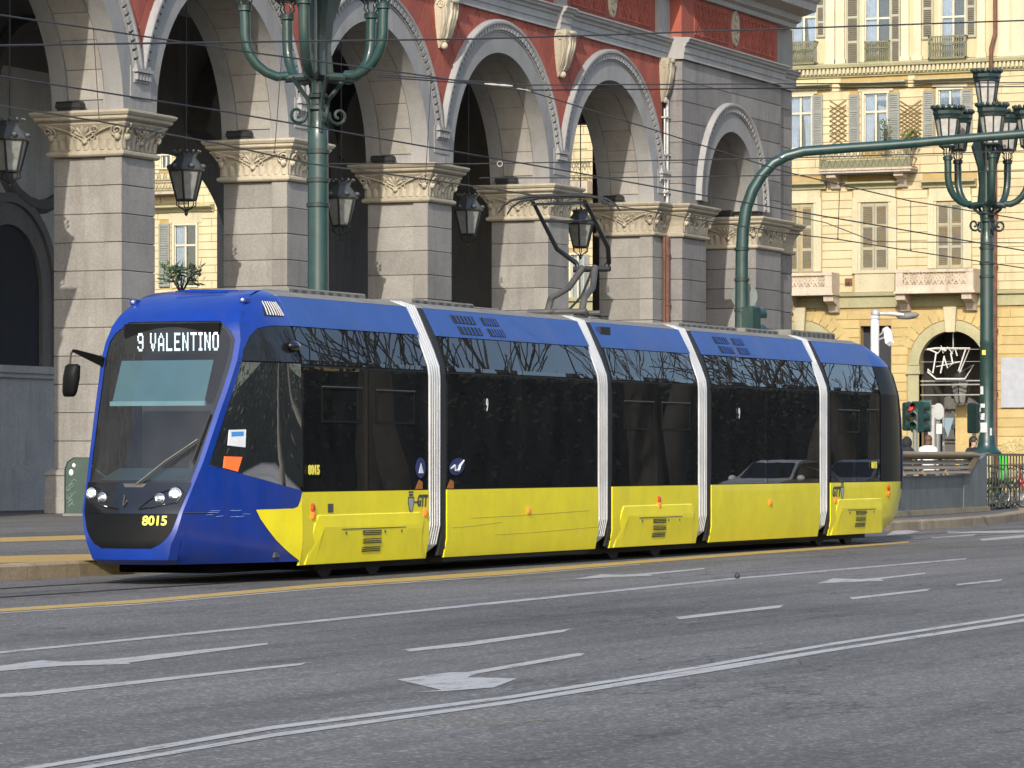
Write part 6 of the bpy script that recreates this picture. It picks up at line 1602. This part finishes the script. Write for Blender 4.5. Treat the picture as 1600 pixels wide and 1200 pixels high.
# lamp plinth is the wide dark foot of the lamp; a dark bulky shape beside it
# iron fence
F0, F1 = at_w(1540, 95.0), at_w(1640, 106.0); fd = F1 - F0; FN = thing('fence', 'dark green iron fence with spear bars at the right edge, in front of parked bikes', 'fence', (F0.x, F0.y, PZ), math.atan2(fd.y, fd.x)); L = fd.length
q = MB(); q.box(0, L, -.03, .03, 1.36, 1.42); q.box(0, L, -.02, .02, .16, .20); q.box(0, L, -.02, .02, 1.10, 1.14); q.box(0, L, -.02, .02, .55, .58); q.build('fence_rail', M['green_dark'], FN)
nb = int(L / .50); bm_ = MB(); bm_.loft([[(-a, -.012, z), (a, -.012, z), (a, .012, z), (-a, .012, z)] for a, z in ((.05, .05), (.05, .5), (.12, .8), (.05, 1.12), (.035, 1.37))]); me = bm_.mesh('fence_bar', M['green_dark'])
for i in range(nb + 1): put('fence_bar', me, FN, (i * L / nb, 0, 0))
def bicycle(x, y, yaw, frame, label, lean=8):
    t = thing('bicycle', label, 'bicycle', (x, y, PZ), yaw, 'bicycles parked behind the fence'); t.rotation_euler = (R(lean), 0, yaw)
    tire = M['rubber']
    for xx in (-.52, .52):
        q = MB(); q.tube([(xx + .325 * math.cos(2 * math.pi * i / 28), 0, .345 + .325 * math.sin(2 * math.pi * i / 28)) for i in range(29)], .022, 6, False); w = q.build('wheel', tire, t, 60)
        q = MB()
        for i in range(12): a = math.pi * i / 12; q.tube([(xx + .31 * math.cos(a), 0, .345 + .31 * math.sin(a)), (xx - .31 * math.cos(a), 0, .345 - .31 * math.sin(a))], .004, 3)
        q.ball((xx, 0, .345), .04, 8, 6); q.tube([(xx + .30 * math.cos(2 * math.pi * i / 24), 0, .345 + .30 * math.sin(2 * math.pi * i / 24)) for i in range(25)], .010, 4, False); q.build('spokes', M['zinc'], w)
    q = MB(); q.tube([(-.52, 0, .345), (-.08, 0, .32), (-.20, 0, .80), (-.52, 0, .345)], .02, 6); q.tube([(-.08, 0, .32), (.36, 0, .80)], .026, 6); q.tube([(-.18, 0, .72), (.34, 0, .84)], .022, 6); q.tube([(.34, 0, .95), (.38, 0, .75), (.52, 0, .345)], .022, 6); q.build('frame', frame, t, 60)
    q = MB(); q.tube([(.33, 0, .95), (.34, 0, 1.04)], .016, 6); q.tube([(.25, -.28, 1.06), (.36, -.2, 1.05), (.36, .2, 1.05), (.25, .28, 1.06)], .016, 6); q.build('handlebar', M['iron'], t, 60)
    q = MB(); q.tube([(-.20, 0, .8), (-.21, 0, .9)], .015, 6); q.loft([[(-.36, -.09, .90), (-.36, .09, .90), (-.36, .09, .95), (-.36, -.09, .95)], [(-.08, -.03, .91), (-.08, .03, .91), (-.08, .03, .94), (-.08, -.03, .94)]]); q.build('saddle', M['rubber'], t)
    q = MB(); q.tube([(-.80, 0, .55), (-.72, 0, .66), (-.52, 0, .72), (-.35, 0, .68)], .025, 5); q.tube([(.28, 0, .62), (.45, 0, .71), (.60, 0, .70), (.76, 0, .60)], .025, 5); q.build('mudguard', frame, t, 60)
    q = MB(); q.lathe([(.09, -.01), (.09, .01)], 14); q.xf(Matrix.Translation((-.08, -.05, .32)) @ Matrix.Rotation(R(90), 4, 'X')); q.tube([(-.08, -.06, .32), (.02, -.06, .20)], .012, 5); q.tube([(-.08, .06, .32), (-.18, .06, .44)], .012, 5); q.build('crank', M['iron'], t)
    return t
bw = basic('white_bike', (.6, .6, .6), .35, coat=.3); br_ = basic('red_bike', (.35, .04, .03), .35, coat=.3); bgn = basic('lime_bike', (.06, .55, .05), .35, coat=.3)
for i, (u, d, f, dy, lab) in enumerate(((1556, 98.0, M['iron'], 35, 'black bicycle behind the fence, nearest the sticker-covered lamp'), (1575, 99.5, bgn, 50, 'lime green bicycle standing behind the iron fence'), (1590, 100.5, br_, 20, 'bicycle with red and white frame behind the fence at the photo edge'), (1612, 102.5, bw, 60, 'white bicycle just leaving the photo edge behind the fence'))):
    p = at_w(u, d); bicycle(p.x, p.y + .3, A + R(-90 + dy), f, lab)
p = at_w(1573, 99.1); q = MB(); q.loft([[(-.10, -.03, .75), (.10, -.03, .75), (.10, .03, .75), (-.10, .03, .75)], [(-.13, -.05, 1.32), (.13, -.05, 1.32), (.10, .04, 1.36), (-.10, .04, 1.36)]]); o = q.build('child_seat_panel', bgn); o.location = (p.x, p.y + .1, PZ); o.rotation_euler = (0, 0, fac); tag(o, 'bright green panel standing among the parked bikes', 'panel')
# people seen over the parapet (whole standing figures)
def person(u, d, vtop, yaw, label, top, legs, hair, skin, hood=False, jac=False, lean=0):
    p = at_w(u, d); H_ = EYE + (716 - vtop) * d / FPX - PZ; k = H_ / 1.72
    t = thing('person', label, 'person', (p.x, p.y, PZ), yaw)
    # one continuous body: skin modifier over a joint skeleton
    J = {'pel': (0, 0, .93, .135), 'sp': (0, .01, 1.12, .125), 'ch': (0, .015, 1.30, .145), 'nk': (0, .0, 1.47, .055), 'hd0': (0, -.02, 1.55, .075), 'hd1': (0, -.02, 1.63, .088), 'hd2': (0, -.01, 1.69, .05)}
    E = [('pel', 'sp'), ('sp', 'ch'), ('ch', 'nk'), ('nk', 'hd0'), ('hd0', 'hd1'), ('hd1', 'hd2')]
    for s, n in ((-1, 'l'), (1, 'r')):
        J.update({'hip' + n: (s * .09, 0, .86, .105), 'kn' + n: (s * .10, -.02 * s, .48, .065), 'an' + n: (s * .10, .02 * s, .09, .045), 'to' + n: (s * .11, -.15 + .02 * s, .04, .035), 'sh' + n: (s * .17, .01, 1.40, .072), 'el' + n: (s * .23, .03, 1.12, .050), 'wr' + n: (s * .23, -.06, .88, .033), 'pa' + n: (s * .23, -.09, .80, .036), 'fi' + n: (s * .22, -.11, .73, .018)})
        E += [('pel', 'hip' + n), ('hip' + n, 'kn' + n), ('kn' + n, 'an' + n), ('an' + n, 'to' + n), ('ch', 'sh' + n), ('sh' + n, 'el' + n), ('el' + n, 'wr' + n), ('wr' + n, 'pa' + n), ('pa' + n, 'fi' + n)]
    names = list(J); me = bpy.data.meshes.new('body'); me.from_pydata([Vector(J[n][:3]) * k for n in names], [(names.index(a), names.index(b)) for a, b in E], [])
    o = bpy.data.objects.new('body', me); col.objects.link(o)
    sm = o.modifiers.new('skin', 'SKIN'); sm.use_smooth_shade = True
    for i, n in enumerate(names):
        sv = me.skin_vertices[0].data[i]; sv.radius = (J[n][3] * k, J[n][3] * k * (.78 if n in ('pel', 'sp', 'ch') else 1)); sv.use_root = (n == 'pel')
    ss = o.modifiers.new('sub', 'SUBSURF'); ss.levels = 1; ss.render_levels = 1
    dg = bpy.context.evaluated_depsgraph_get(); dg.update(); bme = bpy.data.meshes.new_from_object(o.evaluated_get(dg)); bpy.data.objects.remove(o)
    bme.materials.clear()
    for m in (top, legs, skin): bme.materials.append(m)
    for f in bme.polygons:
        z = f.center.z / k; x = abs(f.center.x) / k
        f.material_index = 2 if (z > 1.47 or (x > .17 and z < .9 and z > .66)) else (1 if z < .90 else 0)
        f.use_smooth = True
    put('body', bme, t)
    q = MB(); hc = Vector((0, -.01, 1.635)) * k
    if hood:
        q.grid(lambda a, b: tuple(hc + Vector((.13 * math.sin(math.pi * b * .72) * math.cos(2 * math.pi * a), .015 + .145 * math.sin(math.pi * b * .72) * math.sin(2 * math.pi * a), .15 * math.cos(math.pi * b * .78))) * k), 16, 10)
        q.grid(lambda a, b: ((.10 + .17 * b) * k * math.cos(2 * math.pi * a), (.01 + (.10 + .08 * b) * math.sin(2 * math.pi * a)) * k, (1.55 - .20 * b) * k), 16, 5); q.build('hood', top, t, 60)
    else:
        q.grid(lambda a, b: tuple(hc + Vector((.102 * math.sin(math.pi * b * .62) * math.cos(2 * math.pi * a), .018 + .115 * math.sin(math.pi * b * .62) * math.sin(2 * math.pi * a), .005 + .108 * math.cos(math.pi * b * .62))) * k), 16, 8)
        q.grid(lambda a, b: ((.085 + .01 * b) * k * math.cos(math.pi * a), (.05 + .06 * math.sin(math.pi * a)) * k, (1.62 - .22 * b) * k), 10, 4); q.build('hair', hair, t, 60)
        if jac:
            q = MB(); q.grid(lambda a, b: ((.085 + .15 * b) * k * math.cos(2 * math.pi * a), (.02 + (.08 + .07 * b) * math.sin(2 * math.pi * a)) * k, (1.50 - .16 * b + .03 * math.sin(math.pi * b)) * k), 16, 5); q.build('jacket_collar', top, t, 60)
    q = MB(); f_ = lambda x, y, z: tuple(Vector((x, y, z)) * k)
    q.loft([[f_(-.012, -.095, 1.655), f_(.012, -.095, 1.655), f_(.0, -.10, 1.655)], [f_(-.018, -.10, 1.61), f_(.018, -.10, 1.61), f_(0, -.125, 1.612)]]); q.build('nose', skin, t, 60)
    for s in (-1, 1):
        q = MB(); q.ball(f_(s * .033, -.088, 1.645), .011 * k, 6, 4); q.build('eye', M['rubber'], t)
        if not hood: q = MB(); q.ball(f_(s * .09, .0, 1.63), .026 * k, 6, 4, (.4, .8, 1.2)); q.build('ear', skin, t)
    q = MB(); q.tube([f_(-.024, -.092, 1.583), f_(0, -.098, 1.581), f_(.024, -.092, 1.583)], .006 * k, 4); q.build('mouth', basic('lip', (.35, .12, .10), .6), t)
    return t
SK = basic('skin', (.50, .30, .21), .55)
black = basic('black_cloth', (.012, .012, .014), .85); white = basic('white_jacket', (.72, .72, .72), .8); jean = basic('dark_trousers', (.03, .035, .05), .85); hairb = basic('brown_hair', (.09, .045, .025), .6); blk = basic('black_hair', (.02, .018, .016), .6)
person(1417, 99, 686, fac + R(150), 'person in a black hooded coat standing behind the parapet by the tram tail', black, jean, blk, SK, hood=True)
person(1450, 99, 681, fac + R(180), 'brown-haired person in a white jacket seen from behind above the slatted rail', white, jean, hairb, SK, jac=True)
person(1521, 101, 683, fac + R(35), 'dark-haired person in black half hidden by the sticker-covered lamp', black, jean, blk, SK)

# ------------------------------------------------------------------ green bin by the first pillar, ball on the road, shrub
p = at_w(125, 86.5); BN = thing('recycling_bin', 'dark green rounded bin with white graffiti beside the tram nose', 'bin', (p.x, p.y, PZ), fac)
q = MB(); pr = [(-.32, .05), (-.32, 1.05), (-.26, 1.22), (-.12, 1.32), (.5, 1.32), (.64, 1.22), (.70, 1.05), (.70, .05)]
q.loft([[(x, y, z) for x, z in [(lerp(.19, x, s), .05 + (z - .05) * (1 if s == 1 else .985)) for x, z in pr]] for y, s in ((-.34, .93), (-.28, 1), (.40, 1), (.46, .93))]); q.build('bin_body', basic('bin_green', (.013, .045, .031), .45, var=.2, dirt=.5), BN, 35)
q = MB(); q.box(-.35, .73, -.36, .48, 0, .06); q.build('bin_base', M['roof_grey'], BN)
q = MB(); q.ball((-.16, -.345, .98), .05, 8, 6, (1, .3, 1.5)); q.ball((-.10, -.345, 1.14), .04, 8, 6, (1, .3, 1.2)); q.build('bin_hole', M['wprint'], BN, 60)
q = MB(); rr = random.Random(9)
for s in range(7):
    x, z = -.16 + rr.uniform(-.06, .06), .25 + s * .09; q.tube([(x + .07 * math.cos(t_ * 1.3 + s), -.347, z + .05 * math.sin(t_ * 1.9 + s)) for t_ in range(6)], .008, 4)
q.build('graffiti', basic('pale_graffiti', (.20, .27, .24), .7), BN, stuff=True)
c = on_z(1152, 904.5); q = MB(); q.ball((c.x, c.y, .036), .036, 14, 10); o = q.build('ball', basic('black_rubber_ball', (.03, .03, .03), .6, var=.5, vs=60), None, 60); tag(o, 'small dark ball lying on the thin white lane line', 'ball')
p = on_x(283, 446, 112); tuft(p, .95, .62, 170, [LEAF[2], LEAF[2], LEAF[0]], 'shrub', 'small leafy shrub seen through the arch above the tram cab roof', 'plant', .16, 11)
st = MB(); st.tube([(p.x, p.y, PZ - .05), (p.x, p.y, p.z - .2)], [.07, .04], 6); sh = [o for o in col.objects if o.name == 'shrub'][0]; st.build('trunk', basic('bark', (.08, .06, .045), .9), sh)

# ------------------------------------------------------------------ overhead wires
def wire(name, pts, d0, d1, label, r=.011, group='overhead wires above the tram'):
    n = len(pts); ps = [at_d(u, v, lerp(d0, d1, (u + 60) / 1740)) for u, v in pts]
    q = MB(); q.tube(ps, r, 5); o = q.build(name, M['wire'], None, 60); return tag(o, label, 'wire', group)
wire('overhead_wire', [(-60, 14), (0, 23.5), (146, 45), (292, 67), (400, 83), (640, 115), (760, 133), (822, 142)], 44, 60, 'dark wire slanting down from the top left corner to the insulator')
wire('overhead_wire', [(-60, 72), (290, 67), (740, 61), (905, 56), (1225, 45), (1660, 30)], 44, 60, 'long upper wire rising gently across the whole photo', .013)
wire('overhead_wire', [(-60, 110), (0, 119), (340, 172.5), (740, 242), (890, 268), (1080, 302), (1300, 340), (1660, 402)], 44, 64, 'wire crossing all arches from upper left to lower right')
wire('overhead_wire', [(-60, 156), (0, 165), (150, 189), (345, 225), (485, 256), (620, 274), (740, 291), (840, 306)], 46, 56, 'lowest left wire running past the first capital towards the pantograph')
wire('overhead_wire', [(590, 117), (740, 127), (825, 133), (1225, 131), (1660, 129)], 50, 66, 'upper of the two level twin wires across the pavilion')
wire('overhead_wire', [(590, 120), (740, 131), (825, 141), (1225, 138), (1660, 135)], 50.1, 66.1, 'lower of the two level twin wires across the pavilion')
wire('overhead_wire', [(825, 142), (1000, 196), (1225, 268), (1422, 314), (1660, 353)], 52, 70, 'wire slanting from the insulator down across the pavilion arch')
wire('overhead_wire', [(510, 256), (740, 256), (1080, 250), (1300, 245), (1660, 234)], 60, 72, 'level wire running out from the near lamp post')
wire('overhead_wire', [(750, 278), (930, 278), (1080, 276), (1300, 273), (1660, 266)], 58, 72, 'level wire just above the pantograph head')
wire('overhead_wire', [(940, 318), (1080, 341), (1225, 364), (1310, 374), (1422, 392), (1660, 428)], 58, 74, 'contact wire slanting right from the pantograph head')
wire('overhead_wire', [(1220, 333), (1290, 348), (1365, 377), (1400, 378), (1660, 380)], 80, 84, 'thin wire meeting the ring in front of the ochre house')
for u0, v0, u1, v1, lab in ((146, 47, 155, 188, 'thin dropper wire at the first pillar'), (440, 90, 429, 238, 'thin dropper wire left of the near lamp post'), (674, 121, 665, 275, 'thin dropper wire at the third pillar'), (1312, 296, 1309, 373, 'thin dropper wire before the ochre house, left one'), (1423, 315, 1423, 391, 'thin dropper wire before the ochre house, right one')):
    d = lerp(45, 60, (u0 + 60) / 1740); q = MB(); a_, b_ = at_d(u0, v0, d), at_d(u1, v1, d); q.tube([a_, b_], .006, 4)
    q.ball(b_, .016, 6, 4, (1, 1, 1.3)); q.ball(a_, .010, 6, 4); o = q.build('dropper_wire', M['wire']); tag(o, lab, 'wire', 'thin dropper wires')
ins = basic('pale_insulator', (.28, .27, .24), .4)
for (u, v, e, lab) in ((779, 133, 44, 'pale insulator on the upper slanting wire'), (818, 141, 22, 'pale insulator where three wires meet before the fourth arch')):
    d = 53.0; q = MB(); a_, b_ = at_d(u - e / 2, v - 2, d), at_d(u + e / 2, v + 1.5, d); q.tube([a_, a_.lerp(b_, .3), a_.lerp(b_, .5), a_.lerp(b_, .7), b_], [.010, .018, .012, .02, .010], 8); o = q.build('wire_insulator', ins, None, 50); tag(o, lab, 'insulator')
c = at_d(781, 256, 58); q = MB(); q.tube([c + Vector((.04 * math.cos(t_ * .6) * SA, -.04 * math.cos(t_ * .6) * CA, .04 * math.sin(t_ * .6))) for t_ in range(12)], .008, 5); o = q.build('wire_ring', ins); tag(o, 'small ring clamp on the level wire before the fourth arch', 'clamp')
# ------------------------------------------------------------------ the park side of the square, behind and beside the camera (seen mirrored in the tram glass)
bark = basic('plane_bark', (.055, .05, .042), .9, var=.4)
def bare_tree_mesh(seed, h):
    rr = random.Random(seed); tq, cq = MB(), MB()
    def branch(p, d, L, r, lev, q):
        pts = [p]; rs = [r]; n = 4
        for i in range(n):
            d = (d + Vector((rr.uniform(-1, 1), rr.uniform(-1, 1), rr.uniform(-.3, .7))) * .22).normalized(); p = p + d * (L / n); pts.append(p); rs.append(max(.012, r * (1 - .55 * (i + 1) / n)))
        q.tube(pts, rs, 6 if lev < 2 else (4 if lev < 3 else 3), False)
        if lev >= 5: return
        for i in range(rr.choice((3, 4)) if lev < 4 else 3):
            k = rr.randint(2, n); dd = (d + Vector((rr.uniform(-1, 1), rr.uniform(-1, 1), rr.uniform(-.25, .6))) * .95).normalized()
            branch(pts[k], dd, L * rr.uniform(.58, .78), max(.014, rs[k] * .72), lev + 1, cq)
    branch(Vector((0, 0, 0)), Vector((0, 0, 1)), h * .30, h * .018, 0, tq)
    return tq.mesh('trunk', bark, 60, fix=False), cq.mesh('crown', bark, fix=False)
protos = [bare_tree_mesh(s, h) for s, h in ((1, 21), (2, 23), (3, 19))]
HT = [max(v.co.z for v in b.vertices) for a, b in protos]; print('TREE', HT, [len(b.polygons) for a, b in protos])
rr = random.Random(21)
for i, (x, y) in enumerate([(84, -1), (96, -3), (107, 0), (118, -4), (129, -1), (141, -4), (153, -1), (166, -4), (74, -14), (180, -3), (102, -16), (125, -18), (150, -17), (178, -20), (200, -8), (88, -20)]):
    a, b = protos[i % 3]; t = thing('bare_tree', 'tall bare tree of the park opposite the station', 'tree', (x, y, 0), rr.uniform(0, 6.28), 'bare trees of the park opposite'); kz = rr.uniform(25, 29) / HT[i % 3]; t.scale = (kz * .85, kz * .85, kz)
    put('trunk', a, t); put('crown', b, t)
q = MB(); q.box(60, 330, -31, -27, 0, 4.5); 
hq = MB(); hq.box(15, 330, -31.5, -28.5, 0, 5.3); r2 = random.Random(8)
for i in range(36000):
    p = Vector((r2.uniform(12, 330), r2.uniform(-33, -26), r2.random() ** .8 * 6.2)); d = Vector((r2.uniform(-1, 1), r2.uniform(-1, 1), r2.uniform(-1, 1))).normalized(); e = d.orthogonal(); s = r2.uniform(.08, .20)
    hq.add([p, p + d * s + e * s * .5, p + d * 2 * s, p + d * s - e * s * .5], [(0, 1, 2, 3)], r2.randrange(2))
o = hq.build('park_hedge', [basic('hedge_leaf', (.026, .029, .020), .7, var=.4), basic('hedge_leaf_dark', (.022, .025, .018), .7, var=.4)], None, fix=False); o['kind'] = 'stuff'; o['label'] = 'dense dark evergreen shrubbery of the park opposite'
def block_house(x0, x1, y0, y1, h, mat, label):
    t = thing('town_house', label, 'building', (x0, y0, 0)); W, D_ = x1 - x0, y1 - y0
    q = MB(); q.box(0, W, 0, D_, 0, h); q.box(-.4, W + .4, -.4, D_ + .4, h, h + .6); q.build('wall', mat, t)
    wm = MB(); wm.box(0, 1.3, 0, .12, 0, 2.3); me = wm.mesh('window', M['shutter'])
    wf = MB(); wf.box(0, .12, 0, 1.3, 0, 2.3); mf = wf.mesh('window', M['shutter'])
    for r_ in range(int((h - 5) / 4.2)):
        for i in range(int(W / 4.5)): put('window', me, t, (1.6 + i * 4.5, D_ - .02, 5.2 + r_ * 4.2))
    for r_ in range(int((h - 5) / 4.2)):
        for i in range(int(D_ / 4.5)): put('window', mf, t, (W - .02, 1.6 + i * 4.5, 5.2 + r_ * 4.2))
    return t
block_house(200, 330, -75, -55, 21, M['ochre2'], 'ochre town house beyond the park, mirrored in the tram windows')
block_house(60, 190, -90, -68, 22, M['pale'], 'pale town house beyond the park trees')
block_house(-70, -45, 10, 40, 22, M['ochre'], 'ochre town house down the street behind the camera')
block_house(-75, -45, 48, 80, 19, M['pale'], 'pale town house down the street beside the station')
block_house(212, 250, 2, 34, 24, M['ochre'], 'ochre house at the far end of the street beyond the crossing')
# parked cars on the near side, mirrored in the tram
def car(x, y, yaw, paint, label):
    t = thing('parked_car', label, 'car', (x, y, 0), yaw, 'cars waiting on the near side of the road')
    prof = [(-2.1, .30), (-2.12, .62), (-2.05, .88), (-1.75, .95), (-1.15, 1.0), (-.35, 1.42), (.2, 1.50), (1.0, 1.48), (1.65, 1.22), (1.95, .98), (2.05, .70), (2.02, .32)]
    q = MB(); ws = lambda z: .88 if z < 1.0 else lerp(.84, .62, (z - 1.0) / .5)
    q.loft([[(a, s * ws(b) * f, b if f > .9 else b * .99 + .01) for a, b in prof] for s, f in ((-1, .93), (-1, 1), (1, 1), (1, .93))]); b = q.build('body', paint, t, 35)
    gl = basic('car_glass', (.012, .014, .016), .05)
    q = MB(); q.add([(-1.14, -.70, 1.02), (-1.14, .70, 1.02), (-.40, .60, 1.41), (-.40, -.60, 1.41)], [(0, 1, 2, 3)]); q.xf(Matrix.Translation((-.015, 0, .02))); q.build('windscreen', gl, t)
    for s in (-1, 1):
        q = MB(); q.add([(-1.0, s * .86, 1.03), (-.30, s * .70, 1.40), (.9, s * .67, 1.44), (1.6, s * .80, 1.10), (1.55, s * .86, 1.03)], [(0, 1, 2, 3, 4)]); q.build('side_window', gl, t)
        q = MB(); q.ball((-2.0, s * .62, .74), .14, 10, 6, (.6, 1.3, .7)); q.build('headlight', M['chrome'], t, 60)
        q = MB(); q.ball((-.95, s * .98, 1.02), .11, 8, 6, (.7, 1.1, .8)); q.build('wing_mirror', paint, t, 60)
        for xx in (-1.32, 1.28):
            q = MB(); q.lathe([(.18, -.09), (.30, -.09), (.32, -.06), (.32, .09)], 20); q.xf(Matrix.Translation((xx, s * .83, .32)) @ Matrix.Rotation(R(90 * s), 4, 'X')); w = q.build('wheel', M['rubber'], t, 40)
    q = MB(); q.box(-2.15, -2.09, -.5, .5, .45, .66); q.build('grille', M['rubber'], t)
    return t
cw, cs = basic('white_car_paint', (.62, .62, .61), .25, coat=.6), basic('silver_car_paint', (.35, .36, .37), .28, metal=.5, coat=.6)
car(95.5, 8.2, R(4), cw, 'white car on the near side, mirrored in the tram fourth section')
car(103, 7.9, R(2), cs, 'silver car behind the white one, mirrored in the tram rear windows')
car(111, 7.6, R(2), M['black_gloss'], 'dark car last in the row, mirrored in the tram rear windows')
